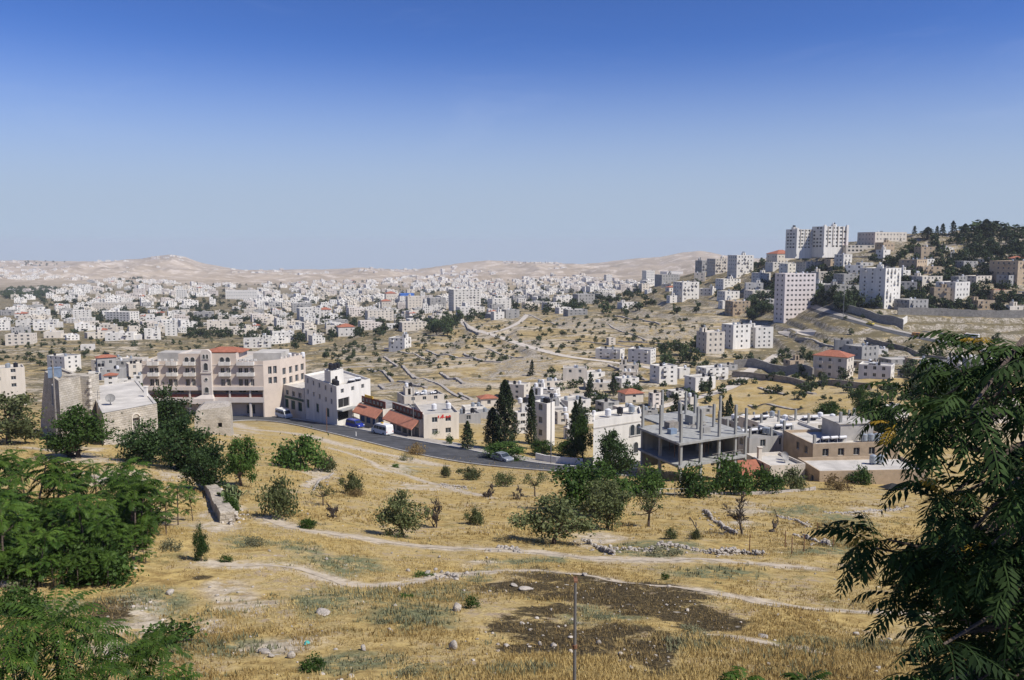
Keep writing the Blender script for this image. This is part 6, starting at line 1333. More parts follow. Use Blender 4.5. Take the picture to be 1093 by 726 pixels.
def merged(items, name, lab):
    Vs, Qs, Ms, o = [], [], [], 0
    base = []
    for k in range(15):
        V = np.array(FV[k].v); Fq = []; Mq = []
        for f, m in zip(FV[k].f, FV[k].m):
            if len(f) == 4: Fq.append(f); Mq.append(m)
        base.append((V, np.array(Fq), np.array(Mq), {'white': 0, 'cream': 5, 'grey': 6, 'pinkw': 7}[WN[k]]))
    for (D, px, py, g) in items:
        k = rf_.choice((0, 1, 2, 4, 5, 6, 7, 9, 10, 11, 12, 14, 13 if rf_.random() < .35 else 6)); V, Fq, Mq, w0 = base[k]; a = math.radians(rf_.uniform(8, 40)); s = rf_.uniform(.6, 1.3) * (1.0 if D < 2600 else 1.25); ca, sa = math.cos(a) * s, math.sin(a) * s
        Vs.append(np.stack([V[:, 0] * ca - V[:, 1] * sa + g.x, V[:, 0] * sa + V[:, 1] * ca + g.y, V[:, 2] * rf_.uniform(.7, 1.1) + g.z], 1)); Qs.append(Fq + o); mm = Mq.copy(); mm[mm == 0] = w0; Ms.append(mm); o += len(V)
    me = np_mesh(name, np.concatenate(Vs), np.concatenate(Qs), [M['white'], M['roofw'], M['glass'], M['tile'], M['tankb'], M['cream'], M['grey'], M['pinkw']], np.concatenate(Ms))
    ob = link(name, me); ob['kind'] = 'stuff'; ob['label'] = lab; return ob
if REST: merged(REST, 'distant_town', 'far white houses of the town massed below the desert hills')
print('TOWN', len(NEAR_TOWN), len(REST))
# ------------------------------------------------------------------ trees and shrubs
def leaf_quads(C, size, rng, aspect=.55, flat=.0):
    n = len(C); a = rng.normal(size=(n, 3)); a[:, 2] *= (1 - flat); a /= np.linalg.norm(a, axis=1)[:, None]
    b = rng.normal(size=(n, 3)); b -= (b * a).sum(1)[:, None] * a; b /= np.linalg.norm(b, axis=1)[:, None]
    s = size * rng.uniform(.6, 1.35, n)[:, None]
    V = np.stack([C - a * s, C - b * s * aspect, C + a * s, C + b * s * aspect], 1)
    return V.reshape(-1, 3), np.arange(4 * n).reshape(-1, 4)
def clumps(rng, n, rx, rz, zc, lo=.35, hi=.95, low=-.6):
    out = []
    while len(out) < n:
        p = rng.normal(size=3); p /= np.linalg.norm(p); r = rng.uniform(lo, hi)
        if p[2] < low: continue
        out.append(np.array([p[0] * rx * r, p[1] * rx * r, zc + p[2] * rz * r]))
    return np.array(out)
def make_tree(key, h, rx, zc, rz, ncl, nleaf, leaf, lm, bark, seed, trunk_r=.12, forks=True, cr=.34, low=-.6, aspect=.55, lo=.35):
    rng = np.random.default_rng(seed); C = clumps(rng, ncl, rx, rz, zc, lo=lo, low=low); pts = []; tint = []
    for c in C:
        k = int(nleaf / ncl * rng.uniform(.5, 1.5)); rr = cr * rx * rng.uniform(.6, 1.25); q = rng.normal(size=(k, 3)) * rr * .55; q[:, 2] *= .75; pts.append(c + q); tint.append(np.clip(rng.uniform(.2, .8) + rng.normal(size=k) * .22, 0, 1))
    V, Fc = leaf_quads(np.concatenate(pts), leaf, rng, aspect); V[:, 2] = np.maximum(V[:, 2], .02)
    cm = np_mesh(key + '_crown', V, Fc, [M[lm]], attrs=dict(tint=np.concatenate(tint)))
    mb = MB(); r2 = random.Random(seed); top = Vector((0, 0, max(.25, zc - rz * .55))); lean = Vector((r2.uniform(-.2, .2), r2.uniform(-.2, .2), 0)) * h * .2
    mb.tube([(0, 0, -.5), tuple(lean * .4 + top * .5), tuple(lean + top)], [trunk_r * 1.25, trunk_r, trunk_r * .75], 7)
    if forks:
        for i in range(0, ncl, max(1, ncl // 9)):
            c = Vector(C[i]); m_ = (lean + top) * .45 + c * .55; m_.z -= .1 * h * .3; mb.tube([tuple(lean + top), tuple(m_), tuple(c)], [trunk_r * .6, trunk_r * .35, trunk_r * .12], 5)
    return cm, mb.mesh(key + '_trunk', M[bark])
TP = {}
def reg(key, n, *a, **k): TP[key] = [make_tree(key, *a, seed=900 + 31 * i + len(key), **k) for i in range(n)]
reg('olive', 3, 4.0, 2.0, 1.95, 1.95, 30, 3800, .105, 'l_olive', 'bark', trunk_r=.13, cr=.3, low=-.85)
reg('bush', 3, 2.0, 1.6, .80, 1.05, 20, 2200, .10, 'l_olive', 'bark', trunk_r=.08, cr=.36)
reg('greenbush', 2, 2.0, 1.7, .85, 1.1, 18, 2200, .12, 'l_green', 'bark', trunk_r=.08, cr=.36)
reg('thin', 2, 3.6, 1.9, 2.2, 1.4, 15, 900, .10, 'l_olive', 'bark', trunk_r=.11, cr=.26)
reg('broad', 3, 6.0, 2.7, 2.7, 2.9, 40, 6000, .15, 'l_green', 'bark', trunk_r=.2, cr=.3)
reg('darkbroad', 3, 6.0, 2.9, 2.6, 3.0, 42, 6400, .15, 'l_dark', 'bark', trunk_r=.2, cr=.3, low=-.85)
reg('scrub', 2, 1.0, 1.0, .4, .42, 12, 900, .07, 'l_grey', 'bark', trunk_r=.03, cr=.4, forks=False)
reg('weed', 2, .8, .8, .36, .42, 10, 700, .07, 'l_green', 'bark', trunk_r=.02, cr=.4, forks=False)
reg('brownbush', 1, 1.5, 1.5, .7, .75, 16, 1500, .09, 'l_brown', 'bark', trunk_r=.05, cr=.4)
reg('midtree', 4, 6.0, 2.6, 2.7, 2.9, 18, 620, .36, 'l_far', 'bark', trunk_r=.2, cr=.36)
reg('fartree', 4, 7.0, 3.3, 3.1, 3.4, 12, 190, .75, 'l_far', 'bark', trunk_r=.25, cr=.4)
def conifer(seed, h, r, n, leaf, lm, pointy=1.0, layers=False):
    rng = np.random.default_rng(seed); t = rng.uniform(0.02, 1, n) ** .85; prof = (1 - t) ** (.55 * pointy) * np.minimum(1, (t + .03) / .16) ** .6
    if layers: prof = prof * (.62 + .38 * np.abs(np.sin(t * 24)))
    a = rng.uniform(0, 2 * PI, n); lump = 1 + .28 * np.sin(a * 3 + t * 15 + seed) + .2 * np.sin(a * 5 - t * 31); q = prof * r * lump * rng.uniform(.55, 1.0, n)
    C = np.stack([q * np.cos(a), q * np.sin(a), .04 * h + t * h * .96], 1); V, Fc = leaf_quads(C, leaf, rng, .38, -.9)
    cm = np_mesh('conifer_crown', V, Fc, [M[lm]], attrs=dict(tint=np.clip(.5 + .3 * np.sin(a * 4 + t * 20) + rng.normal(size=n) * .2, 0, 1)))
    mb = MB(); mb.tube([(0, 0, -.8), (0, 0, h * .5), (0, 0, h * .93)], [r * .13, r * .09, r * .02], 7); return cm, mb.mesh('conifer_trunk', M['bark'])
TP['cypress'] = [conifer(1, 12, 2.2, 5200, .22, 'l_cyp', .9), conifer(2, 12, 1.9, 5200, .22, 'l_cyp', 1.0)]
TP['thincypress'] = [conifer(3, 12, .85, 2600, .2, 'l_cyp', .7)]
TP['cedar'] = [conifer(4, 9, 2.6, 2600, .26, 'l_cyp', 1.3, True), conifer(5, 9, 2.3, 2600, .26, 'l_far', 1.2, True)]
TP['farcypress'] = [conifer(6, 10, 1.5, 300, .55, 'l_cyp', .9), conifer(7, 10, 2.4, 300, .65, 'l_cyp', 1.3, True)]
BASEH = dict(olive=4.05, bush=1.9, greenbush=2.0, thin=3.6, broad=5.9, darkbroad=6.0, scrub=.85, weed=.8, brownbush=1.5, midtree=5.8, fartree=6.8, cypress=12, thincypress=12, cedar=9, farcypress=10)
BASEW = dict(olive=4.3, bush=3.5, greenbush=3.7, thin=4.0, broad=5.6, darkbroad=6.0, scrub=2.2, weed=1.8, brownbush=3.3, midtree=5.4, fartree=6.4, cypress=4.2, thincypress=1.7, cedar=5.0, farcypress=3.2)
NM = dict(olive='olive_tree', bush='shrub', greenbush='shrub', thin='olive_tree', broad='tree', darkbroad='tree', scrub='scrub_plant', weed='weed', brownbush='shrub', midtree='tree', fartree='tree', cypress='cypress_tree', thincypress='cypress_tree', cedar='conifer_tree', farcypress='conifer_tree')
CT = dict(olive='tree', bush='shrub', greenbush='shrub', thin='tree', broad='tree', darkbroad='tree', scrub='shrub', weed='weed', brownbush='shrub', midtree='tree', fartree='tree', cypress='tree', thincypress='tree', cedar='tree', farcypress='tree')
rt = random.Random(3)
def put_tree(key, loc, h, w=None, label=None, group=None, k=None, trunk=True, nm=None):
    cm, tm = TP[key][rt.randrange(len(TP[key])) if k is None else k]; sz = h / BASEH[key]; sx = (w / BASEW[key]) if w else sz
    t = empty(nm or NM[key], loc, rt.random() * 6.28, label, nm or CT[key], group, (sx, sx, sz)); link('crown', cm, t)
    if trunk: link('trunk', tm, t)
    return t
def T_(key, px, py, wpx, hpx, label, group=None, D=None, dz=-.08):
    g = P(px, py, D) if D else G(px, py); return put_tree(key, g + Vector((0, 0, dz)), hpx * g.y / F_PX, wpx * g.y / F_PX, label, group)
# on the dry field
for a in [
 ('greenbush', 322, 501, 66, 38, 'wide bright green bush spreading over the slope below the road bend'),
 ('bush', 348, 503, 26, 20, 'greyer rounded shrub attached to the lower edge of the wide bright green bush'),
 ('bush', 376, 528, 29, 26, 'dull green shrub with a dark burnt foot below the white minibus'),
 ('thin', 345, 541, 27, 29, 'sparse leaning shrub with bare twigs left of the burnt foot shrub'),
 ('bush', 297, 553, 52, 44, 'dark based bushy shrub below the wide bright green bush'),
 ('greenbush', 328, 563, 22, 14, 'small vivid green seedling bush on the long footpath'),
 ('olive', 430, 572, 58, 58, 'tall grey green olive standing alone above the long footpath'),
 ('bush', 507, 561, 24, 21, 'small grey shrub with dark low branches above the path junction'),
 ('brownbush', 380, 531, 24, 11, 'low brown dead scrub at the foot of the dull green shrub'),
 ('bush', 476, 509, 13, 17, 'small dark shrub hugging the near edge of the road'),
 ('bush', 502, 512, 32, 15, 'low loose shrub beside the near edge of the road'),
 ('bush', 538, 520, 25, 19, 'tidy rounded grey green shrub below the silver car'),
 ('thin', 571, 531, 30, 34, 'slender feathery olive right of the tidy rounded shrub'),
 ('olive', 590, 581, 88, 60, 'broad pale olive with low hanging crown in the middle of the field'),
 ('broad', 632, 548, 86, 68, 'large bright green tree crowding above the pale olive'),
 ('olive', 648, 567, 64, 60, 'darker brownish olive leaning in front of the large bright green tree'),
 ('thin', 692, 563, 52, 42, 'open thin crowned olive with forked dark trunk left of the stone wall'),
 ('greenbush', 690, 530, 56, 34, 'bright green bushy plants at the field edge left of the concrete frame'),
 ('greenbush', 742, 531, 50, 34, 'dense dark green hedge bush below the corner of concrete frame'),
 ('greenbush', 780, 527, 52, 44, 'yellow green vine bush rising in front of the cream arched house'),
 ('greenbush', 815, 525, 46, 30, 'fresh green vine bush below the red lean roof'),
 ('bush', 845, 523, 40, 24, 'grey green rounded bush beside the fresh green vines'),
 ('brownbush', 893, 523, 36, 16, 'rusty brown domed bush at the field edge below the terrace house'),
 ('greenbush', 918, 517, 30, 20, 'green bush right of the rusty brown domed bush'),
 ('bush', 992, 520, 22, 11, 'low grey bush beyond the terrace house corner'),
 ('weed', 709, 618, 13, 9, 'tiny dark shrub alone in the straw below the stone wall'),
 ('brownbush', 445, 485, 26, 12, 'brownish dead thicket on the pale roadside path'),
 ('weed', 423, 499, 12, 5, 'small green cushion plant under the roadside path'),
 ('scrub', 434, 492, 16, 8, 'grey cushion scrub beside the pale roadside path'),
 ('weed', 505, 652, 22, 14, 'green spiky weed hugging the big round boulder'),
 ('weed', 434, 637, 16, 8, 'small green weed by the white stone on the middle path'),
 ('weed', 452, 613, 22, 7, 'low green mat weed above the middle path'),
 ('weed', 335, 716, 42, 16, 'green bristly weed near the bottom edge among pale stones'),
 ('scrub', 438, 724, 38, 14, 'grey green scrub at the bottom edge of the straw'),
 ('weed', 188, 690, 74, 24, 'wide green weed patch around the sprawling feathery sapling'),
 ('weed', 150, 702, 40, 20, 'dark green weed beside the large pale slab at lower left'),
 ('greenbush', 20, 650, 60, 34, 'leafy green bush at the left edge above the corner sapling'),
 ('scrub', 22, 628, 36, 14, 'pale grey scrub beside the white stone by the thicket'),
 ('scrub', 183, 592, 26, 14, 'pale grey scrub at the right foot of the thicket'),
 ('scrub', 268, 584, 30, 10, 'bluish grey scrub above the faint upper path'),
 ('weed', 240, 600, 18, 9, 'green tuft weed on the faint upper path'),
 ('scrub', 710, 592, 50, 9, 'blue green thistle patch under the stone wall'),
 ('scrub', 735, 676, 36, 10, 'dull green thistle patch in the burnt ground'),
 ('brownbush', 925, 618, 26, 14, 'dark brown bush behind the tip of the big dark tree'),
 ('scrub', 615, 666, 22, 8, 'sparse weeds at the foot of the wooden post'),
 ('darkbroad', 215, 600, 17, 46, 'lone dark sapling standing at the right end of the thicket'),
 ('broad', 258, 520, 40, 60, 'tall loose tree with rusty orange tips on the terrace edge'),
 ('greenbush', 246, 548, 22, 24, 'pale green cactus like bush beneath the rusty tipped tree'),
 ('darkbroad', 180, 466, 58, 58, 'big dark green tree between the stone house and the pink hotel'),
 ('darkbroad', 202, 504, 74, 66, 'big spreading dark fig tree right of the arched doorway'),
 ('darkbroad', 160, 494, 66, 50, 'low dark fig tree hiding the arched doorway'),
 ('darkbroad', 222, 526, 54, 56, 'dark leafy tree at the right end of the terrace'),
 ('broad', 85, 490, 66, 62, 'leafy green fig tree against the front of stone tower'),
 ('olive', 10, 474, 84, 64, 'old grey green olive at the left picture edge by the tower'),
 ('bush', 62, 480, 26, 16, 'low green shoots left of the fig tree by tower'),
 ('broad', 148, 428, 52, 22, 'green treetops just behind the flat stone house roof'),
 # around the road
 ('darkbroad', 655, 511, 50, 58, 'dense dark green tree in front of the plain white house wall'),
 ('cypress', 539, 481, 34, 78, 'tallest broad dark cypress beside the road'),
 ('cypress', 526, 479, 25, 46, 'shorter dark cypress leaning on the tallest broad cypress'),
 ('thincypress', 567, 479, 13, 66, 'very thin pencil cypress left of the tall narrow house'),
 ('cedar', 499, 480, 22, 32, 'small dark conifer right of the shop with red lettering'),
 ('cedar', 614, 488, 26, 62, 'ragged grey green conifer behind the road garden wall'),
 ('broad', 622, 492, 26, 54, 'yellow green tree right behind the ragged conifer'),
 ('broad', 540, 490, 50, 20, 'roadside bushes round the foot of the tallest cypress'),
 ('broad', 580, 486, 30, 18, 'low bush under the thin pencil cypress'),
 ('broad', 608, 491, 34, 24, 'green garden tree over the white road wall'),
 ('broad', 462, 467, 22, 20, 'olive green street tree before the shop with red lettering'),
 ('darkbroad', 450, 465, 13, 16, 'small dark street tree beside the lamp post and awning'),
 ('greenbush', 287, 444, 9, 15, 'bright green ornamental tree by the hotel corner'),
 ('weed', 480, 474, 12, 9, 'small green plant on the pavement before the red lettered shop'),
 ('broad', 888, 450, 36, 24, 'dark olive crown behind the brown stone house roofs'),
 ('darkbroad', 940, 470, 44, 50, 'dark tree mass behind the left edge of the big dark tree'),
 ('broad', 918, 449, 20, 40, 'tall thin tree above the flat roofs right of the olive crown'),
]: T_(*a)
# ornamented bare and dead trees
def dead_tree(label, px, py, wpx, hpx, seed, stump=False, name='dead_tree'):
    g = G(px, py); h, w = hpx * g.y / F_PX, wpx * g.y / F_PX; r = random.Random(seed); mb = MB()
    def br(p, d, L, rad, lv):
        pts = [p]; rs = [rad]; n = 4
        for i in range(n):
            d = (d + Vector((r.gauss(0, .24), r.gauss(0, .24), r.gauss(0, .16) + .05))).normalized(); pts.append(pts[-1] + d * L / n); rs.append(max(.022, rad * (1 - .17 * (i + 1))))
        mb.tube(pts, rs, 6 if lv < 2 else 4)
        if lv < (2 if stump else 4):
            for k in range(2 if stump else (3 if lv < 2 else 4)):
                i = r.randint(1, n); q = (d + Vector((r.gauss(0, .75), r.gauss(0, .75), r.gauss(.15, .45)))).normalized(); br(pts[i], q, L * r.uniform(.55, .8), rs[i] * .62, lv + 1)
    base = Vector((0, 0, -.3))
    for k in range(1 if stump else 2): br(base, Vector((r.gauss(0, .5), r.gauss(0, .5), 1)).normalized(), h * (.5 if stump else .42), (.16 if stump else .075) * h ** .5, 0)
    mx = max(v[2] for v in mb.v); ws = max(max(abs(v[0]) for v in mb.v), .1)
    sx = w / 2 / ws; mb.v = [(v[0] * sx, v[1] * sx, v[2] * h / mx if v[2] > 0 else v[2]) for v in mb.v]
    t = empty(name, g, 0, label, 'dead tree'); mb.build('trunk', M['barkg'], t); return t
dead_tree('bare forked dead tree right of the lone grey olive', 466, 563, 30, 32, 4)
dead_tree('bushy bare twigged dead tree beside the gnarled stump', 793, 571, 42, 48, 9)
dead_tree('gnarled black leaning stump right of the bare twigged tree', 822, 565, 20, 24, 14, True, 'tree_stump')
dead_tree('thick gnarled stump with a bent bare branch below the thin olive', 729, 575, 34, 25, 23, True, 'tree_stump')
dead_tree('small bare brown tree right of the tidy rounded shrub', 553, 534, 14, 16, 31)
dead_tree('little bare shrub of twigs at the left of the tidy rounded shrub', 521, 532, 16, 14, 35)
dead_tree('fallen grey brushwood pile below the fig tree by tower', 74, 489, 40, 16, 41)
dead_tree('bare twigs standing out of the slope below the bushy shrub', 356, 552, 18, 18, 47)
T_('bush', 716, 576, 18, 13, 'low dark shrub left of the thick gnarled stump'); T_('bush', 742, 577, 16, 12, 'low dark shrub right of the thick gnarled stump')
def prickly(px, py, w, label):
    g = G(px, py); r = random.Random(px); Vs = []; Fs = []; o = 0; W_ = w * g.y / F_PX
    for k in range(90):
        c = Vector((r.gauss(0, W_ * .25), r.gauss(0, .6), abs(r.gauss(.35, .45)))); M3 = Matrix.Translation(c) @ Matrix.Rotation(r.random() * 6.28, 4, 'Z') @ Matrix.Rotation(r.gauss(0, .5), 4, 'X')
        vs = [M3 @ Vector((.16 * math.cos(a), .03 * s, .24 * math.sin(a) + .2)) for s in (-1, 1) for a in np.linspace(0, 2 * PI, 9)[:-1]]
        Vs += [tuple(v) for v in vs]
        for i in range(8): Fs.append((o + i, o + (i+1) % 8, o + 8 + (i+1) % 8, o + 8 + i))
        for b in (0, 8): Fs += [(o + b, o + b + 1, o + b + 2, o + b + 3), (o + b, o + b + 3, o + b + 4, o + b + 7), (o + b + 4, o + b + 5, o + b + 6, o + b + 7)]
        o += 16
    me = np_mesh('prickly_pear', Vs, Fs, [M['cactus']], attrs=dict(tint=np.random.default_rng(px).uniform(0, 1, len(Fs)))); tag(link('prickly_pear', me, None, g), label, 'cactus')
prickly(150, 488, 50, 'mass of prickly pear pads on the terrace before the stone house'); prickly(246, 540, 18, 'small prickly pear clump under the rusty tipped tree')

# mid and far trees, one by one
def scatter(n, key, poly, hlo, hhi, label, seed, D0=0):
    sh = 'bush' in label or 'small olive' in label or 'olive tree in' in label
    r = random.Random(seed); xs = [p[0] for p in poly]; ys = [p[1] for p in poly]; k = 0; tries = 0
    while k < n and tries < n * 60:
        tries += 1; x, y = r.uniform(min(xs), max(xs)), r.uniform(min(ys), max(ys)); ins = False
        for i in range(len(poly)):
            a, b = poly[i], poly[i - 1]
            if (a[1] > y) != (b[1] > y) and x < (b[0] - a[0]) * (y - a[1]) / (b[1] - a[1]) + a[0]: ins = not ins
        if not ins: continue
        g = G(x, y)
        if g.y < D0 or not free(g.x, g.y, 1.0 if key != 'fartree' else .5): continue
        put_tree(key, g + Vector((0, 0, -.2)), r.uniform(hlo, hhi), None, label, label, nm='shrub' if sh else None); k += 1
R4 = lambda a, b, c, d: [(a, b), (c, b), (c, d), (a, d)]
scatter(16, 'midtree', R4(655, 395, 770, 445), 3, 6, 'round green garden tree between the white houses below the quarry track', 1)
scatter(10, 'farcypress', R4(560, 400, 780, 450), 5, 9, 'dark upright conifer between the houses below the quarry track', 2)
scatter(12, 'midtree', R4(560, 425, 680, 470), 3, 6, 'leafy tree among the lower houses behind the road', 3)
scatter(10, 'midtree', [(708, 376), (745, 370), (748, 392), (700, 402)], 6, 10, 'tall dark tree of the cedar clump left of the white row blocks', 4)
scatter(14, 'midtree', R4(855, 375, 1000, 410), 4, 7, 'garden tree round the houses below the hill road', 5)
scatter(16, 'midtree', [(900, 402), (960, 400), (1040, 410), (1040, 425), (925, 420)], 5, 9, 'dark tree in the belt below the white cube house', 6)
scatter(16, 'midtree', [(862, 300), (890, 318), (920, 330), (900, 334), (868, 322)], 7, 12, 'dark tree in the grove left of the tall white slab block', 7)
scatter(12, 'midtree', [(795, 318), (826, 322), (826, 342), (800, 342)], 7, 11, 'dark tree in the grove left of the pinkish tower', 8)
scatter(26, 'fartree', R4(800, 270, 935, 312), 4, 8, 'tree among the houses on the slope below the ridge hotel', 9)
scatter(26, 'fartree', [(1000, 256), (1120, 248), (1120, 270), (1000, 275)], 5, 8, 'broad dark tree on the hill terraces under the conifers', 12)
scatter(20, 'fartree', R4(950, 285, 1093, 335), 4, 8, 'tree between the houses on the right hand hill', 11)
scatter(12, 'farcypress', R4(968, 254, 1093, 280), 6, 10, 'pointed dark conifer on the upper hill', 13)
scatter(14, 'midtree', R4(1000, 360, 1093, 420), 4, 7, 'tree on the slope behind the big dark leaves', 14)
scatter(8, 'midtree', R4(880, 330, 960, 372), 2, 4, 'small bush on the bare embankment of the hill road', 15)
scatter(22, 'fartree', R4(640, 295, 800, 335), 5, 9, 'tree among the shoulder houses left of the ridge', 16)
scatter(14, 'midtree', [(452, 352), (492, 338), (500, 342), (480, 358), (455, 360)], 7, 12, 'leafy tree of the row on the knoll', 17)
scatter(14, 'fartree', R4(600, 322, 700, 335), 4, 7, 'bushy tree on the rim of the dry hill', 18)
scatter(30, 'midtree', [(345, 372), (420, 358), (470, 362), (400, 378), (340, 395)], 2, 4.5, 'olive tree in the valley green above the hotel', 19)
scatter(30, 'midtree', [(495, 345), (540, 352), (560, 372), (520, 382), (480, 372), (470, 362)], 1.2, 2.6, 'scrubby bush on the slope of the knoll', 20)
scatter(50, 'midtree', R4(400, 340, 760, 425), .9, 2.4, 'small scrub bush on the dry terraces', 21)
scatter(40, 'midtree', R4(-5, 352, 110, 398), 1.6, 4, 'small olive on the open slope beyond the tower', 22)
scatter(26, 'fartree', R4(0, 335, 340, 374), 3, 6, 'dark tree scattered among the left valley houses', 23)
scatter(14, 'midtree', R4(780, 405, 900, 440), 1, 2.5, 'small scrub bush on the yellow field above the flat roofs', 25)
scatter(10, 'midtree', R4(775, 392, 900, 412), 2, 4, 'bush along the rough walls above the yellow field', 26)
for a in [('cedar', 1052, 252, 30, 19), ('cedar', 1030, 252, 18, 14), ('cedar', 1073, 250, 20, 12), ('farcypress', 1017, 250, 7, 15), ('farcypress', 1000, 251, 6, 12), ('farcypress', 976, 251, 6, 10), ('cedar', 990, 254, 22, 12), ('farcypress', 1006, 252, 8, 14), ('farcypress', 960, 256, 5, 8)]:
    T_(*a, 'conifer standing against the sky on the hill top', 'conifer standing against the sky on the hill top')
for a in [(1052, 248, 30, 15), (1040, 250, 26, 12), (1064, 248, 22, 13), (1086, 248, 20, 9)]: T_('fartree', *a, 'broad pine crown against the sky on the hill top', 'broad pine crown against the sky on the hill top')
for a in [(842, 270, 12, 9), (851, 271, 14, 10), (862, 272, 13, 9), (874, 271, 15, 11), (886, 270, 13, 9), (897, 269, 14, 9)]: T_('fartree', *a, 'round tree along the foot of the big ridge hotel', 'round tree along the foot of the big ridge hotel')
# woods that read as one mass
def wood(label, poly, n, hlo, hhi, seed, clear=False):
    r = random.Random(seed); Vs, Fs, ts, o = [], [], [], 0; xs = [p[0] for p in poly]; ys = [p[1] for p in poly]
    for _ in range(n):
        for _t in range(50):
            x, y = r.uniform(min(xs), max(xs)), r.uniform(min(ys), max(ys)); ins = False
            for i in range(len(poly)):
                a, b = poly[i], poly[i - 1]
                if (a[1] > y) != (b[1] > y) and x < (b[0] - a[0]) * (y - a[1]) / (b[1] - a[1]) + a[0]: ins = not ins
            if ins: break
        g = G(x, y)
        if clear and not free(g.x, g.y, .5): continue
        me = TP['fartree'][r.randrange(4)][0]; V = np.empty(len(me.vertices) * 3, np.float32); me.vertices.foreach_get('co', V); V = V.reshape(-1, 3); s = r.uniform(hlo, hhi) / 6.8
        Vs.append(V * s + np.array(g) + (0, 0, -.5)); k = len(V) // 4; Fs.append(np.arange(len(V)).reshape(-1, 4) + o); ts.append(np.random.default_rng(seed + o).uniform(0, 1, k)); o += len(V)
    ob = link('wood', np_mesh('wood', np.concatenate(Vs), np.concatenate(Fs), [M['l_far']], attrs=dict(tint=np.concatenate(ts)))); ob['kind'] = 'stuff'; ob['label'] = label
wood('dark green trees scattered all through the far white town', [(30, 306), (160, 302), (690, 300), (690, 318), (600, 334), (345, 366), (150, 360), (60, 345)], 1250, 3.5, 9, 4, True)
wood('scattered dark trees and bushes over the right hand hillside', [(800, 300), (900, 280), (1110, 262), (1110, 335), (960, 330), (900, 325), (860, 330), (800, 335)], 900, 2.5, 8, 14, True)
wood('bushes filling the gardens between the houses on the middle slope', [(560, 400), (780, 375), (1000, 372), (1100, 395), (1000, 425), (790, 425), (780, 445), (560, 460)], 340, 1.5, 4.2, 15, True)
wood('dark scrub scattered on the open valley slopes', [(0, 340), (345, 372), (480, 350), (700, 330), (790, 345), (740, 375), (560, 380), (420, 400), (345, 420), (340, 378), (0, 385)], 760, .7, 3.2, 16, True)
wood('dark green wood covering the terraces of the upper hill', [(960, 258), (1093, 250), (1140, 252), (1140, 285), (1000, 282), (960, 275)], 90, 4, 8, 9)
wood('dark green wood on the far left hillside', [(2, 318), (8, 309), (45, 306), (62, 309), (50, 317), (15, 322)], 120, 7, 12, 5)
wood('dark line of trees along the far town ridge', [(118, 301), (150, 298), (158, 302), (120, 303)], 30, 6, 10, 6)
wood('dark trees on the distant ridge line', [(22, 279), (60, 278), (80, 281), (25, 281)], 26, 8, 14, 8)
wood('green orchards in the middle of the far town', [(185, 330), (236, 320), (240, 326), (200, 336)], 60, 3, 6, 7)
# ------------------------------------------------------------------ trees of heaven: long feathered leaves
class Leaves:
    def __init__(s): s.V = []; s.F = []; s.t = []
    def leaf(s, base, d, L, droop, pairs, ll, lw, r, tint):
        d = Vector(d).normalized(); side = d.cross(Vector((0, 0, 1)))
        side = side.normalized() if side.length > .05 else Vector((1, 0, 0)); roll = r.gauss(0, .25)
        side = (Matrix.Rotation(roll, 3, d) @ side)
        prev = Vector(base); dirv = d.copy(); step = L / (pairs + 1)
        for i in range(pairs + 1):
            dirv = (dirv + Vector((0, 0, -droop * (i + 1) / pairs * .22))).normalized(); p = prev + dirv * step
            w = .006; o = len(s.V); s.V += [prev - side * w, prev + side * w, p + side * w, p - side * w]; s.F.append((o, o+1, o+2, o+3)); s.t.append(min(1, tint + .3))
            if i > 0 or pairs < 6:
                f = math.sin(PI * min(1, (i + 1.2) / (pairs + 2.0))) ** .5
                up = side.cross(dirv).normalized()
                for sg in (-1, 1):
                    q = (side * sg + dirv * (.28 + .5 * i / pairs) + Vector((0, 0, -.32 - .25 * r.random())) + Vector((r.gauss(0, .1), r.gauss(0, .1), r.gauss(0, .1)))).normalized(); l = ll * f * r.uniform(.85, 1.1); wv = dirv - q * dirv.dot(q); wv = wv.normalized() * lw * f
                    b = p + q * .01; o = len(s.V); s.V += [b, b + q * l * .38 - wv * .5, b + q * l + Vector((0, 0, -l * .10)), b + q * l * .38 + wv * .5]
                    s.F.append((o, o+1, o+2, o+3)); s.t.append(min(1, max(0, tint + r.gauss(0, .15))))
            prev = p
    def rosette(s, c, n, L, r, up=.35, droop=.9, pairs=11, ll=.15, lw=.05, tint=.5, az=None, spread=PI):
        for k in range(n):
            a = (2 * PI * k / n + r.gauss(0, .25)) if az is None else az + r.uniform(-spread, spread); e = r.gauss(up, .35)
            s.leaf(c, (math.cos(a), math.sin(a), e), L * r.uniform(.7, 1.15), droop * r.uniform(.6, 1.3), pairs, ll, lw, r, tint)
    def mesh(s, name, m): return np_mesh(name, np.array([tuple(v) for v in s.V]), np.array(s.F), [M[m]], attrs=dict(tint=np.array(s.t)))
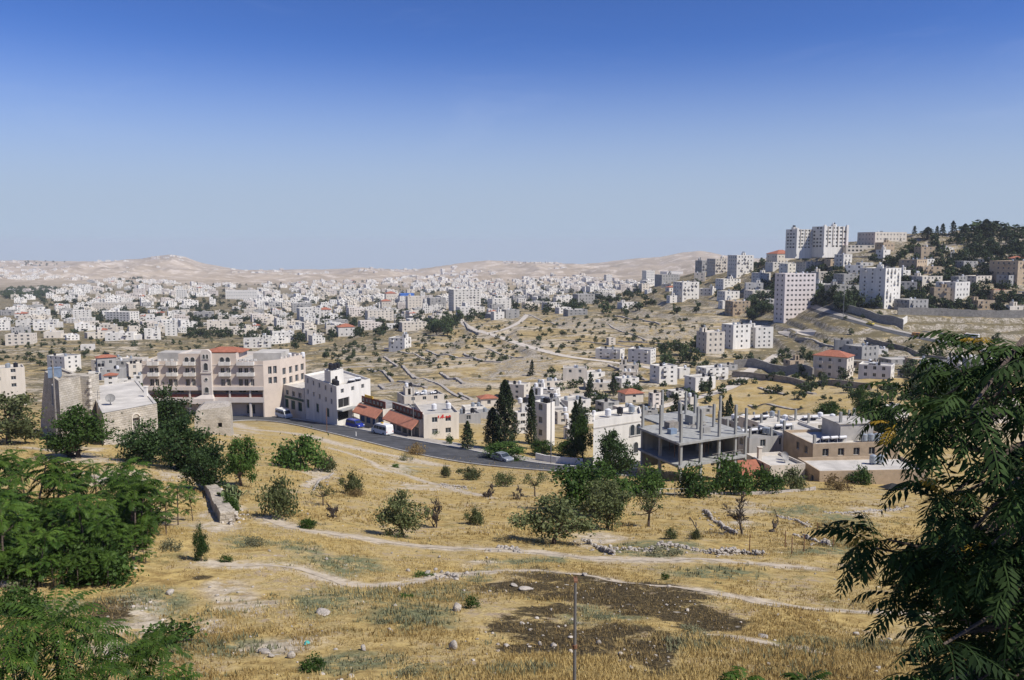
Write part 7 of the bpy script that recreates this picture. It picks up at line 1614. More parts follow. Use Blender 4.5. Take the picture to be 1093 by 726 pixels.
def sapling_mesh(seed, h, n, L, pairs=11, m='l_heaven', low=True, ll=.19, lw=.078):
    r = random.Random(seed); lv = Leaves(); mb = MB(); top = Vector((r.gauss(0, .08) * h, r.gauss(0, .08) * h, h * .86))
    mb.tube([(0, 0, -.4), tuple(top * .5 + Vector((r.gauss(0, .05), r.gauss(0, .05), 0))), tuple(top)], [.045, .035, .018], 6)
    lv.rosette(top, n, L, r, .45, .9, pairs, ll, lw, r.uniform(.3, .75))
    lv.rosette(top - Vector((0, 0, h * .08)), n // 2 + 1, L * .95, r, .15, .9, pairs, ll, lw, r.uniform(.2, .6))
    if low:
        for k in range(5):
            a = r.random() * 6.28; z = h * r.uniform(.14, .72); b = Vector((top.x * z / h, top.y * z / h, z)); e = b + Vector((math.cos(a), math.sin(a), .7)) * h * .2; mb.tube([tuple(b), tuple(e)], [.018, .010], 5)
            lv.rosette(e, max(4, n // 2), L * .85, r, .3, .9, pairs, ll, lw, r.uniform(.2, .7))
    return lv.mesh('sapling_crown', m), mb.mesh('sapling_trunk', M['bark'])
SAP = [sapling_mesh(40 + k, 3.0, 11, .85) for k in range(5)]
def sap(px, py, hpx, label, group=None, k=None, D=None):
    g = P(px, py, D) if D else G(px, py); s = hpx * g.y / F_PX / 3.05; cm, tm = SAP[rt.randrange(5) if k is None else k]
    t = empty('feathery_sapling', g + Vector((0, 0, -.05)), rt.random() * 6.28, label, 'sapling', group, (s * 1.05, s * 1.05, s)); link('crown', cm, t); link('trunk', tm, t); return t
r7 = random.Random(21); LB = 'young feathery leaved tree crowded in the green thicket below the terrace'
for k in range(38):
    px = r7.uniform(-30, 150); py = r7.uniform(562, 626) if px < 120 else r7.uniform(560, 598)
    if py > 626 - max(0, px - 90) * .25: py = 600
    sap(px, py, r7.uniform(40, 92) * (1.15 if px < 40 else 1), LB, LB)
LB3 = 'broad leaved green bush filling the foot of the thicket'
for k in range(20):
    px = r7.uniform(-20, 158); py = r7.uniform(560, 622) if px < 118 else r7.uniform(560, 596); g = G(px, py)
    put_tree('greenbush', g + Vector((0, 0, -.1)), r7.uniform(.9, 1.9), r7.uniform(1.8, 3.2), LB3, LB3)
LB2 = 'low feathery sapling at the front of the green thicket'
for k in range(60): px = r7.uniform(-10, 165); sap(px, r7.uniform(585, 630) if px < 120 else r7.uniform(575, 612), r7.uniform(24, 46), LB2, LB2)
for a in [(12, 556, 84, 'tall feathery tree at the left edge above the thicket'), (30, 548, 66, 'feathery sapling leaning beside the tall left edge tree'), (104, 545, 60, 'feathery sapling standing clear on the stony terrace foot'), (80, 556, 56, 'feathery sapling between the terrace foot and thicket'), (190, 560, 54, 'bright green sapling clump at the middle of the terrace foot'), (178, 580, 50, 'bright low sapling right of the thicket'), (206, 556, 36, 'small sapling beside the bright green clump'), (160, 580, 60, 'yellowing feathery sapling at the right side of the thicket'), (132, 556, 50, 'light green sapling before the thicket crown')]: sap(*a)
# the near rosettes at the bottom
def near_rosette(label, px, py, D, n, L, h, seed, m='l_heaven'):
    r = random.Random(seed); lv = Leaves(); c = P(px, py, D); zg = z1(c.x, c.y); hh = max(.3, c.z - zg); mb = MB(); mb.tube([(0, 0, -.3), (r.gauss(0, .05), r.gauss(0, .05), hh * .5), (0, 0, hh)], [.035, .028, .018], 7)
    lv.rosette(Vector((0, 0, hh)), n, L, r, .5, .95, 13, .17, .055, .5); lv.rosette(Vector((0, 0, hh * .9)), n // 2, L, r, .2, .9, 13, .17, .055, .35)
    for k in range(4):
        a = r.random() * 6.28; e = Vector((math.cos(a) * .5, math.sin(a) * .5, hh * r.uniform(.35, .7))); mb.tube([(0, 0, hh * .2), tuple(e)], [.018, .01], 5); lv.rosette(e, n // 2, L * .85, r, .35, .9, 12, .16, .05, .4)
    t = empty('feathery_sapling', (c.x, c.y, zg), 0, label, 'sapling'); link('crown', lv.mesh('crown', m), t); mb.build('trunk', M['bark'], t)
near_rosette('nearest palm like feathery sapling in the lower left corner', 56, 664, 14.5, 26, 1.1, 1.5, 3)
near_rosette('feathery sapling tucked behind the nearest palm like one', 104, 676, 17.5, 14, .95, 1.2, 23)
near_rosette('feathery sapling rising at the left edge over the corner', 14, 668, 17.0, 16, 1.0, 1.5, 27)
near_rosette('shadowed feathery sapling cut by the left bottom corner', 4, 700, 13.8, 14, .95, 1.2, 5)
near_rosette('feathery sapling sprawling among the pale stones at lower left', 168, 686, 18, 9, .6, .6, 8)
near_rosette('feathery shoot low among pale stones at the bottom edge', 172, 722, 15.5, 8, .7, .5, 12)
near_rosette('dark feathery shoot peeping up at the bottom edge', 856, 728, 14.5, 7, .6, .6, 15)
near_rosette('light green shoot at the bottom edge in the straw', 792, 726, 14.5, 7, .5, .6, 18)
# the big dark tree on the right
def big_tree():
    r = random.Random(5); poly = [(1110, 378), (1050, 372), (1022, 405), (990, 432), (975, 452), (1000, 480), (1024, 505), (1004, 535), (1012, 560), (985, 590), (1000, 620), (1015, 650), (1000, 690), (985, 735), (1000, 790), (1420, 800), (1430, 430), (1250, 350)]  # crown carried on out of view to the right to shade the seen leaves
    xs = [p[0] for p in poly]; ys = [p[1] for p in poly]; foot = Vector((5.6, 7.6, 0)); foot.z = z1(5.6, 7.6)
    lv = Leaves(); ly = Leaves(); mb = MB(); rel = lambda v: v - foot
    trunk = [foot + Vector((0, 0, -.5)), foot + Vector((.1, .1, 2.5)), foot + Vector((-.3, .0, 4.6)), foot + Vector((-.5, .1, 6.2))]
    mb.tube([rel(p) for p in trunk], [.24, .2, .15, .09], 10); forks = []
    for k in range(16):
        t = r.uniform(.35, 1); i = min(2, int(t * 3)); b = trunk[i].lerp(trunk[i + 1], t * 3 - i); forks.append(b)
    n = 0; limbs = []
    while n < 205:
        x, y = (r.uniform(960, 1135) if r.random() < .66 else r.uniform(1130, 1420)), r.uniform(min(ys), max(ys)); ins = False
        for i in range(len(poly)):
            a, b = poly[i], poly[i - 1]
            if (a[1] > y) != (b[1] > y) and x < (b[0] - a[0]) * (y - a[1]) / (b[1] - a[1]) + a[0]: ins = not ins
        if not ins: continue
        D = r.uniform(6.3, 9.4); c = P(x, y, D); b = min(forks, key=lambda f: (f - c).length + .25 * r.random()); n += 1
        mid_ = b.lerp(c, .55) + Vector((0, 0, .25 * r.random())); mb.tube([rel(b), rel(mid_), rel(c)], [.035, .022, .010], 5)
        az = math.atan2(c.y - b.y, c.x - b.x); up = r.uniform(.05, .45)
        lv.rosette(rel(c), r.randint(6, 9), .62, r, up, 1.0, 11, .13, .040, r.uniform(.05, .95), az, 2.2)
        if r.random() < .06: ly.rosette(rel(c) + Vector((0, 0, .02)), 2, .22, r, up + .2, .9, 6, .10, .034, .5, az, 1.8)
    for (x, y, D, k) in ((1044, 374, 7.6, 7), (935, 585, 7.2, 8), (962, 448, 7.6, 7), (948, 576, 7.4, 6), (1075, 400, 7.2, 6), (972, 640, 7.4, 6), (1018, 392, 7.4, 7), (985, 420, 7.5, 7)):
        c = P(x, y, D); b = P(1060, y + 40, D + .2); mb.tube([rel(b), rel(b.lerp(c, .6) + Vector((0, 0, .05))), rel(c)], [.022, .016, .009], 5)
        lv.rosette(rel(c), k, .6, r, .25, 1.0, 11, .125, .038, .6, PI, 1.7)
    for (x, y) in ((1054, 366), (957, 452), (930, 420 + 150), (1010, 575), (990, 440), (1040, 585), (962, 470)): c = P(x, y, 7.2); ly.rosette(rel(c), 2, .2, r, .3, .9, 6, .075, .028, .6, PI, 1.5)
    t = empty('tree_of_heaven', foot, 0, 'big dark feathery leaved tree filling the lower right with a few yellow leaves', 'tree')
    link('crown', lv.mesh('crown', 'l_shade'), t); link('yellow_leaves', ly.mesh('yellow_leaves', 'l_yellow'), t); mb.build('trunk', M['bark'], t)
big_tree()
# ------------------------------------------------------------------ vehicles
def vehicle(label, cat, name, loc, rz, prof, width, belt, paint, glass_side, screen, rear, wheels, wr, L2, name_extra=None, tumble=.86, group=None, roofrack=False):
    t = empty(name, loc, rz, label, cat, group); top = max(z for x, z in prof); hw = width / 2
    wz = lambda z: hw * (1 if z <= belt else 1 - (1 - tumble) * (z - belt) / (top - belt))
    mb = MB(); n = len(prof); vs = [(x, -wz(z), z) for x, z in prof] + [(x, wz(z), z) for x, z in prof]
    fs = [tuple(range(n)), tuple(range(2 * n - 1, n - 1, -1))] + [((k + 1) % n, k, n + k, n + (k + 1) % n) for k in range(n)]
    mb.add(vs, fs)
    b = mb.build('body', M[paint], t)
    for s in (-1, 1):
        for g in glass_side:
            gm = MB(); q = [(x, s * (wz(z) + .012), z) for x, z in g]; q = q if s < 0 else q[::-1]; gm.add(q, [tuple(range(len(q)))]); gm.build('side_window', M['glass'], t)
        for x in wheels:
            wb = MB(); c = 14; y0, y1 = s * (hw - .2), s * (hw + .02); y0, y1 = min(y0, y1), max(y0, y1)
            vs = [(x + wr * math.cos(2*PI*k/c), y, wr + wr * math.sin(2*PI*k/c)) for y in (y0, y1) for k in range(c)]; wb.add(vs, [(k, (k+1) % c, c + (k+1) % c, c + k) for k in range(c)] + [tuple(range(c)), tuple(range(2*c-1, c-1, -1))]); w = wb.build('wheel', M['tyre'], t)
            rb = MB(); ys = s * (hw + .032); vs = [(x + wr * .6 * math.cos(2*PI*k/10), ys, wr + wr * .6 * math.sin(2*PI*k/10)) for k in range(10)]; rb.add(vs, [tuple(range(10))]); rb.build('rim', M['rimm'], w)
    for nm, (a, c_) in (('windscreen', screen), ('rear_window', rear)):
        gm = MB(); d = Vector((c_[0] - a[0], 0, c_[1] - a[1])).normalized(); nn = Vector((d.z, 0, -d.x)) * (.012 if nm == 'windscreen' else -.012)
        ya, yc = wz(a[1]) * .90, wz(c_[1]) * .90; q = [(a[0] + nn.x, -ya, a[1] + nn.z), (a[0] + nn.x, ya, a[1] + nn.z), (c_[0] + nn.x, yc, c_[1] + nn.z), (c_[0] + nn.x, -yc, c_[1] + nn.z)]; gm.add(q, [(0, 1, 2, 3)]); gm.build(nm, M['glass'], t)
    xf, xr = max(x for x, z in prof), min(x for x, z in prof)
    for s in (-1, 1):
        hb = MB(); hb.box(xf - .12, s * hw * .78 - .14, belt * .70, xf + .015, s * hw * .78 + .14, belt * .70 + .16); hb.build('headlight', M['lampw'], t)
        hb = MB(); hb.box(xr - .015, s * hw * .82 - .1, belt * .72, xr + .1, s * hw * .82 + .1, belt * .72 + .22); hb.build('tail_light', M['lampr'], t)
    bp = MB(); bp.box(xf - .1, -hw * .96, .28, xf + .06, hw * .96, .46); bp.box(xr - .06, -hw * .96, .28, xr + .1, hw * .96, .46); bp.build('bumper', M['pgrey'], t)
    return t
CARP = [(-2.15, .28), (2.15, .28), (2.18, .55), (2.1, .78), (1.15, .93), (.45, 1.40), (-.95, 1.44), (-1.65, 1.02), (-2.12, .98), (-2.18, .6)]
CARG = [[(-1.45, 1.0), (-.3, .97), (-.3, 1.36), (-.92, 1.38)], [(-.22, .97), (.85, .96), (.40, 1.33), (-.22, 1.36)]]
MBP = [(-2.7, .32), (2.6, .32), (2.68, .75), (2.55, 1.08), (2.05, 1.25), (1.45, 2.12), (1.1, 2.26), (-2.45, 2.30), (-2.68, 2.0), (-2.72, 1.0)]
MBG = [[(-2.45, 1.22), (-1.35, 1.22), (-1.35, 1.88), (-2.42, 1.88)], [(-1.25, 1.22), (-.15, 1.22), (-.15, 1.88), (-1.25, 1.88)], [(-.05, 1.22), (.85, 1.22), (.85, 1.88), (-.05, 1.88)], [(.95, 1.22), (1.85, 1.22), (1.42, 1.88), (.95, 1.88)]]
def road_dir(px0, py0, px1, py1): a, b = G(px0, py0), G(px1, py1); return math.atan2(b.y - a.y, b.x - a.x)
def ground(px, py, dz=.10): g = G(px, py); return g + Vector((0, 0, dz))
def car(label, px, py, rz, paint, dz=.11, cat='car', name='parked_car', group=None): return vehicle(label, cat, name, ground(px, py, dz), rz, CARP, 1.72, .93, paint, CARG, ((1.15, .95), (.47, 1.38)), ((-.97, 1.42), (-1.63, 1.04)), (-1.32, 1.35), .31, 0, group=group)
def minibus(label, px, py, rz, paint='pwhite', group=None, name='minibus', dz=.13): return vehicle(label, 'minibus', name, ground(px, py, dz), rz, MBP, 1.86, 1.15, paint, MBG, ((2.03, 1.28), (1.48, 2.08)), ((-2.47, 2.2), (-2.71, 1.3)), (-1.65, 1.75), .35, 0, tumble=.90, group=group)
RD1 = road_dir(386, 464, 450, 478); RD0 = road_dir(290, 447, 330, 452)
mbus = minibus('white minibus with yellow roof sign parked before the orange awnings', 408, 464, RD1 + PI)
sg = MB(); sg.box(-.35, -.12, 2.31, .35, .12, 2.52); sg.build('roof_sign', M['yel'], mbus)
minibus('white minibus parked beside the pink hotel end', 303, 446.5, RD0)
vehicle('deep blue van parked at the first orange awning', 'van', 'van', ground(379, 457, .13), RD1 + .12, [(-2.15, .32), (2.2, .32), (2.24, .7), (2.1, .98), (1.35, 1.12), (.75, 1.72), (.5, 1.8), (-2.0, 1.82), (-2.18, 1.5)], 1.72, 1.08, 'pblue',
        [[(-1.95, 1.12), (-.75, 1.12), (-.75, 1.6), (-1.95, 1.6)], [(-.65, 1.12), (.25, 1.12), (.25, 1.6), (-.65, 1.6)], [(.33, 1.12), (1.1, 1.12), (.7, 1.58), (.33, 1.6)]], ((1.33, 1.14), (.78, 1.69)), ((-2.02, 1.76), (-2.16, 1.2)), (-1.35, 1.4), .33, 0)
car('dark grey car standing behind the white minibus near the hotel', 288, 443.5, RD0 + .2, 'pgrey')
car('silver saloon car driving along the road below the cypresses', 536, 492.5, road_dir(520, 491, 552, 496.5), 'psilver', .11, name='saloon_car')
car('bright yellow taxi on the hill road', 929, 347, road_dir(915, 343, 945, 352), 'pyellow', .14, 'taxi', 'taxi')
vehicle('orange van driving on the hill road', 'van', 'van', ground(979, 359.5, .14), road_dir(965, 357, 995, 363), [(-2.5, .32), (2.4, .32), (2.45, .75), (2.3, 1.05), (1.7, 1.2), (1.1, 1.9), (.9, 2.0), (-2.35, 2.02), (-2.52, 1.6)], 1.86, 1.12, 'porange', [[(-.3, 1.2), (.6, 1.2), (.6, 1.75), (-.3, 1.75)], [(.7, 1.2), (1.45, 1.2), (1.05, 1.72), (.7, 1.75)]], ((1.68, 1.22), (1.13, 1.86)), ((-2.37, 1.95), (-2.5, 1.3)), (-1.55, 1.6), .36, 0)
car('small pale car parked on the ramp below the white row blocks', 800, 371, .6, 'psilver', .3)
car('yellow taxi at the right edge of the hill road', 1092, 383, road_dir(1075, 379, 1110, 386), 'pyellow', .14, 'taxi', 'taxi')
def truck():
    rz = road_dir(1020, 364, 1060, 371); t = empty('lorry', ground(1037, 364, .25), rz, 'white sided lorry with dark red front parked above the hill road', 'lorry'); mb = MB(); mb.box(-3.2, -1.2, 1.0, 3.4, 1.2, 4.0); mb.build('cargo_box', M['pwhite'], t)
    pb = MB(); pb.box(-3.5, -1.22, .9, -3.203, 1.22, 4.1); pb.box(-5.1, -1.15, .6, -3.6, 1.15, 3.0); pb.box(2.4, -1.215, 1.2, 3.38, -1.203, 3.4); pb.build('cab', M['pred'], t); cb = MB(); cb.box(-4.9, -.45, .5, 3.3, .45, .99); cb.build('chassis', M['pgrey'], t)
    gm = MB(); gm.box(-5.115, -1.0, 1.8, -5.102, 1.0, 2.7); gm.box(-4.9, -1.165, 1.8, -4.1, -1.152, 2.6); gm.build('windscreen', M['glass'], t)
    for x in (-4.3, 1.2, 2.5):
        for s in (-1, 1): wb = MB(); c = 12; vs = [(x + .48 * math.cos(2*PI*k/c), y, .48 + .48 * math.sin(2*PI*k/c)) for y in (s * 1.15 - .15, s * 1.15 + .1) for k in range(c)]; wb.add(vs, [(k, (k+1) % c, c + (k+1) % c, c + k) for k in range(c)] + [tuple(range(c)), tuple(range(2*c-1, c-1, -1))]); wb.build('wheel', M['tyre'], t)
truck()

# ------------------------------------------------------------------ poles and lamps
def pole(label, px, py, py_top, name='utility_pole', cat='pole', m='wood', r=.09, arm=None, D=None):
    g = P(px, py, D) if D else G(px, py); tp = P(px, py_top, g.y); h = tp.z - g.z; t = empty(name, g, 0, label, cat); mb = MB(); mb.cyl((0, 0), -.6, h, r, r * .7, 10); mb.build('shaft', M[m], t)
    if arm == 'lamp':
        ab = MB(); ab.tube([(0, 0, h - .05), (.5, -.3, h + .18), (1.2, -.7, h + .22)], [.05, .045, .04], 6); ab.build('arm', M[m], t); lb = MB(); lb.box(1.1, -.95, h + .13, 1.6, -.65, h + .27); lb.build('lamp_head', M['roofg'], t)
    if arm == 'bar':
        ab = MB(); ab.box(-.6, -.04, h - .5, .6, .04, h - .4); ab.build('crossarm', M[m], t)
        for x in (-.5, 0, .5): ib = MB(); ib.cyl((x, 0), h - .398, h - .22, .05, .04, 8); ib.build('insulator', M['roofg'], t)
    return t
fp = pole('weathered grey post with a rusty collar standing in the burnt field', 613, 742, 616, 'field_post', 'post', 'steel', .042)
_h0 = [c for c in fp.children][0]; mx_ = max(v.co.z for v in _h0.data.vertices)
cb = MB(); cb.cyl((0, 0), mx_ * .40, mx_ * .43, .055, .055, 10); cb.build('collar', M['rust'], fp); cb = MB(); cb.box(-.04, -.22, mx_ * .985, .04, .04, mx_ * 1.0); cb.build('cap', M['rust'], fp)
pole('thin street lamp at the white garden wall by the road', 588, 495, 424, 'street_lamp', 'street lamp', 'steel', .10, 'lamp')
pole('street lamp with grey shaft beside the wider orange awning', 441.5, 466, 410, 'street_lamp', 'street lamp', 'steel', .10, 'lamp')
pole('slim street lamp in front of the hotel corner', 295, 443, 404, 'street_lamp', 'street lamp', 'steel', .10, 'lamp')
pole('tall lamp post standing by the hill road wall', 900, 338, 305, 'street_lamp', 'street lamp', 'steel', .16, 'lamp')
pole('old grey utility pole leaning at the corner of stone tower', 62, 484, 384, 'utility_pole', 'pole', 'wood', .11, None)
pole('short rusty pole at the near edge of the road below the street building', 349, 462, 436, 'sign_post', 'post', 'rust', .07)
pole('thin post in the straw left of the bushy shrub', 248, 447, 437, 'field_post', 'post', 'rust', .06)
for i, (px, py) in enumerate([(858, 589), (845, 592), (872, 572), (889, 585), (908, 580), (800, 588), (838, 584)]):
    g = G(px, py); mb = MB(); mb.cyl((0, 0), -.3, 1.15, .035, .03, 7); o = mb.build('fence_post', M['rust'], None, g); tag(o, 'short thin fence post in the straw near the loose stones', 'fence post', 'thin fence posts in the straw')
pole('white painted post at the road edge before the blue van', 380, 466, 461, 'bollard', 'bollard', 'white', .12)
# ruined low structure in the middle of the vines: a white garden wall
wall_strip('garden_wall', 'low white block wall below the concrete frame among bushes', 'wall', [(672, 529), (690, 527), (706, 524)], .9, .3, M['white'])
wall_strip('garden_wall', 'pale low wall along the upper edge of the field under the vines', 'wall', [(752, 528), (790, 527), (830, 526), (870, 523)], .32, .3, M['rockd'])
fn = empty('wire_fence', G(870, 521), 0, 'rusty rail fence along the bushes at the field edge', 'fence')
_pts = [G(x, y) for x, y in ((700, 531), (720, 531.5), (742, 531), (765, 529))]; fn.location = _pts[0]
for a in _pts: mb = MB(); q = a - _pts[0]; mb.cyl((q.x, q.y), q.z - .3, q.z + 1.2, .04, .04, 6); mb.build('post', M['steel'], fn)
for h in (.5, 1.0): mb = MB(); mb.tube([tuple(a - _pts[0] + Vector((0, 0, h))) for a in _pts], [.025] * 4, 4); mb.build('rail', M['steel'], fn)

# ------------------------------------------------------------------ dry stone walls and rocks on the field
dry_wall('long tumbled dry stone wall across the middle of the field', [(652, 585), (675, 587), (692, 588), (715, 584), (740, 587), (765, 591), (790, 589), (815, 593)], .85)
dry_wall('short broken dry stone wall beneath the pale olive', [(623, 577), (632, 582), (645, 588), (655, 592)], .7)
dry_wall('dry stone wall running down beside the bare twigged tree', [(751, 546), (762, 555), (775, 563), (786, 570)], .8)
dry_wall('small collapsed stone heap wall on the upper field', [(848, 571), (862, 575), (872, 580), (884, 583)], .7, m='rockd')
dry_wall('thin line of stones under the vines at the field edge', [(880, 549), (905, 550), (930, 546), (955, 545), (970, 541)], .4, fall=.5)
dry_wall('loose stone line along the middle of upper field', [(830, 553), (850, 556), (862, 562)], .4, fall=.5)
wall_strip('terrace_wall', 'big pale eroded retaining bank falling away at the end of stone terrace', 'terrace wall', [(196, 494), (206, 502), (215, 513), (223, 524), (230, 536), (237, 548), (243, 557)], .7, 1.0, M['bank'], step=.35)
dry_wall('loose pale stones shed along the big eroded terrace bank', [(203, 493), (213, 502), (222, 513), (230, 524), (237, 536), (244, 548), (250, 557)], .9, 2.2, size=.16, fall=.95, m='rock')
dry_wall('heap of pale stones spilled below the roadside path', [(470, 518), (480, 520), (492, 521), (500, 523)], .4, 1.2, fall=.9)
dry_wall('stone edging of the junction between the two footpaths', [(532, 586), (545, 588), (556, 590)], .4, fall=.6)
dry_wall('pale stone bank on the path above the big boulder', [(455, 613), (466, 611), (478, 614), (488, 618)], .35, .9, fall=.9)
dry_wall('tumbled stones at the foot of the old stone house terrace', [(75, 505), (95, 508), (118, 512), (140, 520)], .45, 1.0, fall=.9)
dry_wall('little stone row below the roadside path', [(335, 523), (340, 514), (350, 509), (356, 505)], .5)
sp_ = stone_protos(); RM = [np_mesh('rock', sp_[k][0], sp_[k][1], [M['rock'] if k % 3 else M['rockd']]) for k in range(6)]
def rock(px, py, wpx, hpx, label, group=None):
    g = G(px, py); w = wpx * g.y / F_PX / 2; h = hpx * g.y / F_PX / 1.44; o = link('rock', RM[rt.randrange(6)], None, g + Vector((0, 0, h * .45)), (rt.gauss(0, .15), rt.gauss(0, .15), rt.random() * 6.28), (w, w * rt.uniform(.7, 1), h)); return tag(o, label, 'rock', group)
for a in [(488, 655, 15, 13, 'big round grey boulder in the green weed'), (483, 696, 15, 14, 'squat pale boulder low in the straw'), (345, 657, 22, 7, 'flat white slab stone left of the big boulder'), (310, 703, 12, 10, 'grey stone near the bottom edge weeds'), (388, 695, 10, 8, 'round grey stone alone in the bottom straw'), (576, 690, 7, 8, 'white egg shaped stone in the burnt ground'), (639, 690, 8, 6, 'pale stone right of the field post'), (674, 718, 7, 7, 'small white stone in the lowest burnt patch'), (6, 626, 20, 13, 'white block of stone by the thicket at the left edge'), (199, 688, 10, 9, 'white stone beside the sprawling feathery sapling'), (118, 708, 26, 14, 'large pale slab among stones at the lower left'), (108, 716, 18, 9, 'tilted pale slab beside the large one at lower left'), (562, 632, 22, 5, 'pale outcrop in the upper burnt patch'), (549, 628, 14, 4, 'small outcrop beside the pale outcrop of the burnt patch'), (624, 616, 10, 5, 'flat stone on the path above the field post'), (181, 632, 12, 6, 'pale stone on the left path edge'), (426, 629, 8, 7, 'white stone beside the middle path weed'), (282, 697, 18, 7, 'flat grey slab in the left bottom straw'), (290, 702, 10, 6, 'square pale tile of stone in the bottom straw'), (914, 675, 12, 5, 'pale flat stone left of the big dark tree'), (942, 683, 10, 5, 'white stone beneath the big dark tree tip'), (815, 681, 18, 4, 'low grey outcrop right of the burnt field')]: rock(*a)
LBR = 'small pale stone lying loose on the dry slope'
r9 = random.Random(31); k = 0
while k < 80:
    c = r9.choice([(230, 660, 110, 40), (140, 680, 60, 40), (600, 680, 130, 40), (380, 680, 90, 40), (150, 500, 60, 30), (430, 600, 130, 40), (850, 640, 90, 50), (250, 560, 60, 40), (130, 700, 50, 24)]); px, py = r9.gauss(c[0], c[2] * .6), r9.gauss(c[1], c[3] * .6)
    if not (-20 < px < 960 and 485 < py < 730): continue
    s = r9.uniform(2.0, 5.5); rock(px, py, s, s * r9.uniform(.5, .85), LBR, LBR); k += 1
bag = MB(); bag.add([(0, 0, 0), (.28, .02, .02), (.3, .2, .0), (.02, .22, .03), (.1, .1, .16), (.22, .12, .13)], [(0,1,5,4),(1,2,5),(2,3,4,5),(3,0,4)]); g = G(325, 690)
M['teal'] = mat('teal_plastic', (.04, .36, .33), .5, 4, .2); tag(bag.build('plastic_scrap', M['teal'], None, g + Vector((0, 0, .03)), (0, 0, .4)), 'scrap of turquoise plastic lying in the straw', 'litter').scale = (.6, .6, .6)

# ------------------------------------------------------------------ straw, weeds and grit nobody could count
def on_bare(x, y):
    d = np.full(x.shape, 1e9)
    for Pq, w in PATH_XY: d = np.minimum(d, dist_poly(x, y, Pq[::6]) - w * .45)
    return d
def burn_at(px, py, lst=BURN):
    r = np.zeros(px.shape)
    for (a, b, ra, rb) in lst: r = np.maximum(r, 1 - np.clip(np.hypot((px - a) / ra, (py - b) / rb), 0, 1))
    return r
def tufts(name, n, dlo, dhi, h, w, nb, m, seed, keep, label):
    rng = np.random.default_rng(seed); D = np.exp(rng.uniform(math.log(dlo), math.log(dhi), n)); u = rng.uniform(-.66, .66, n); x, y = u * D, D
    px, py = uv2pix(u, vbase(u, np.log(D))); kp = keep(x, y, px, py, rng) & (on_bare(x, y) > .1)
    x, y = x[kp], y[kp]; n = len(x); z = Z(x, y); sc = rng.uniform(.5, 1.25, n) * (.6 + .8 * (vn(x / 3.1, y / 3.1, 5) + .5)); tt = np.clip(.5 + 1.1 * vn(x / 4.0, y / 4.0, 8) + rng.normal(size=n) * .12, 0, 1)
    Vs, ts = [], []
    for b in range(nb):
        a = rng.uniform(0, 2 * PI, n); lean = rng.uniform(.15, .75, n) * h * sc; ox, oy = rng.normal(size=n) * .09, rng.normal(size=n) * .09; hh = h * sc * rng.uniform(.6, 1.15, n); ww = w * rng.uniform(.6, 1.3, n)
        cx, cy = np.cos(a), np.sin(a); P0 = np.stack([x + ox - cy * ww, y + oy + cx * ww, z - .03], 1); P1 = np.stack([x + ox + cy * ww, y + oy - cx * ww, z - .03], 1); P2 = np.stack([x + ox + cx * lean, y + oy + cy * lean, z + hh], 1)
        Vs.append(np.stack([P0, P1, P2], 1)); ts.append(np.clip(tt + rng.normal(size=n) * .15, 0, 1))
    V = np.concatenate(Vs).reshape(-1, 3); o = link(name, np_mesh(name, V, np.arange(len(V)).reshape(-1, 3), [M[m]], attrs=dict(tint=np.concatenate(ts)))); o['kind'] = 'stuff'; o['label'] = label
def keep_straw(x, y, px, py, rng):
    c = vn(x / 5.0, y / 5.0, 12) + .6 * vn(x / 1.7, y / 1.7, 13); bp = 40 * vn(x / 5.0, y / 5.0, 81); return (rng.uniform(0, 1, x.shape) < np.clip(.58 + 1.7 * c, .03, 1)) & (rng.uniform(0, 1, x.shape) > burn_at(px + bp, py + bp * .35) * 3.2) & (rng.uniform(0, 1, x.shape) > burn_at(px, py, PALE) * 2.2)
tufts('dry_grass', 70000, 11, 62, .12, .020, 6, 'straw', 3, keep_straw, 'dry yellow straw covering the near slope')
tufts('dry_grass', 30000, 55, 150, .20, .05, 4, 'straw', 4, keep_straw, 'dry yellow straw covering the upper field')
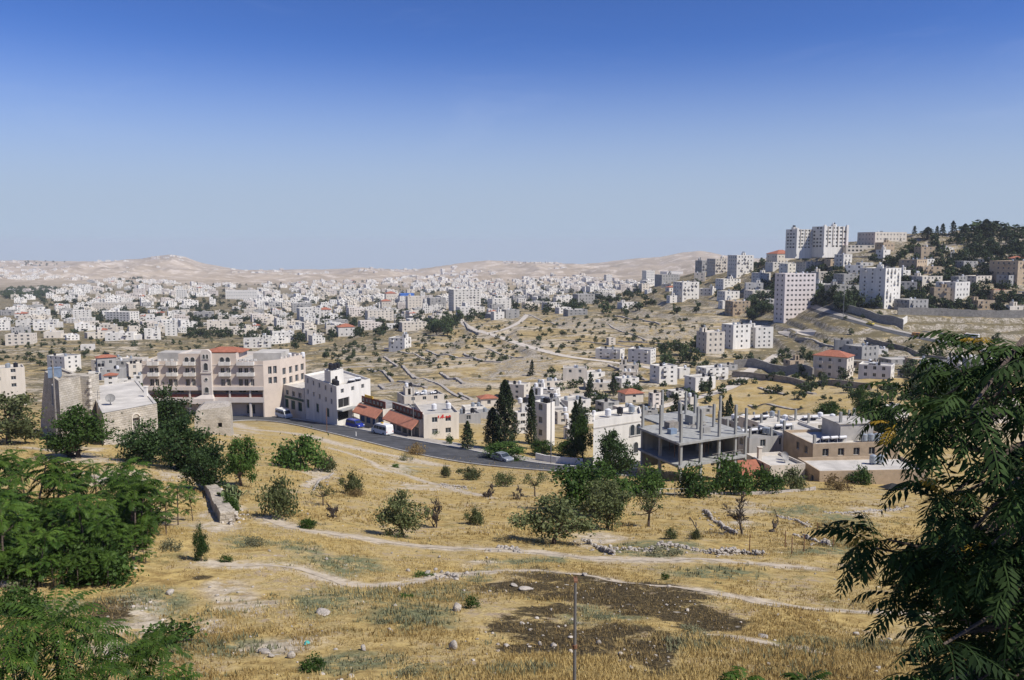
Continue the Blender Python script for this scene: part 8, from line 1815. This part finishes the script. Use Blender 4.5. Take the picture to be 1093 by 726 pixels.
def keep_green(x, y, px, py, rng):
    r = np.zeros(px.shape)
    for (a, b, ra, rb) in GREEN: r = np.maximum(r, 1 - np.clip(np.hypot((px - a) / ra, (py - b) / rb), 0, 1))
    return (rng.uniform(0, 1, x.shape) < r * 1.5 + .22 * (vn(x / 2.5, y / 2.5, 19) > .2)) & (burn_at(px, py) < .35)
tufts('green_weeds', 26000, 12, 85, .17, .028, 6, 'l_grey', 6, keep_green, 'grey green weeds growing through the straw')
def keep_char(x, y, px, py, rng): return rng.uniform(0, 1, x.shape) < burn_at(px, py) * 1.4
tufts('charred_stubble', 30000, 17, 48, .10, .018, 5, 'l_brown', 7, keep_char, 'brown stubble left standing on the burnt patches')
rg = np.random.default_rng(17); items = []
Dg = np.exp(rg.uniform(math.log(14), math.log(75), 9000)); ug = rg.uniform(-.66, .66, 9000); xg, yg = ug * Dg, Dg; pg, qg = uv2pix(ug, vbase(ug, np.log(Dg))); dens_ = np.zeros(9000) + .05
for (a, b, ra, rb) in PALE + BURN: dens_ = np.maximum(dens_, .55 * (1 - np.clip(np.hypot((pg - a) / ra / 1.3, (qg - b) / rb / 1.3), 0, 1)))
kk = rg.uniform(0, 1, 9000) < dens_; xg, yg = xg[kk], yg[kk]; zg = Z(xg, yg)
for x, y, z in zip(xg, yg, zg): s = .02 + .09 * rg.random() ** 3; items.append((x, y, z + s * .3, s * 1.2, s, s * .8, rg.random() * 6, int(rg.integers(6))))
gv = link('gravel', stones_mesh('gravel', items, M['rock'])); gv['kind'] = 'stuff'; gv['label'] = 'small pale stones littering the dry slope'

# ------------------------------------------------------------------ the hazy air
hz = MB(); hz.box(-9500, -60, -420, 9500, 9000, 48); o = bpy.data.objects.new('haze', hz.mesh('haze', [])); COL.objects.link(o); o['kind'] = 'stuff'; o['label'] = 'thin bluish haze over the valley'
hm = bpy.data.materials.new('valley_haze'); hm.use_nodes = True; N = hm.node_tree.nodes; N.clear(); pv = N.new('ShaderNodeVolumePrincipled'); pv.inputs['Color'].default_value = (.86, .91, 1.0, 1); pv.inputs['Density'].default_value = HAZE_DENSITY; pv.inputs['Anisotropy'].default_value = 0.0
mo = N.new('ShaderNodeOutputMaterial'); hm.node_tree.links.new(pv.outputs[0], mo.inputs['Volume']); o.data.materials.append(hm)
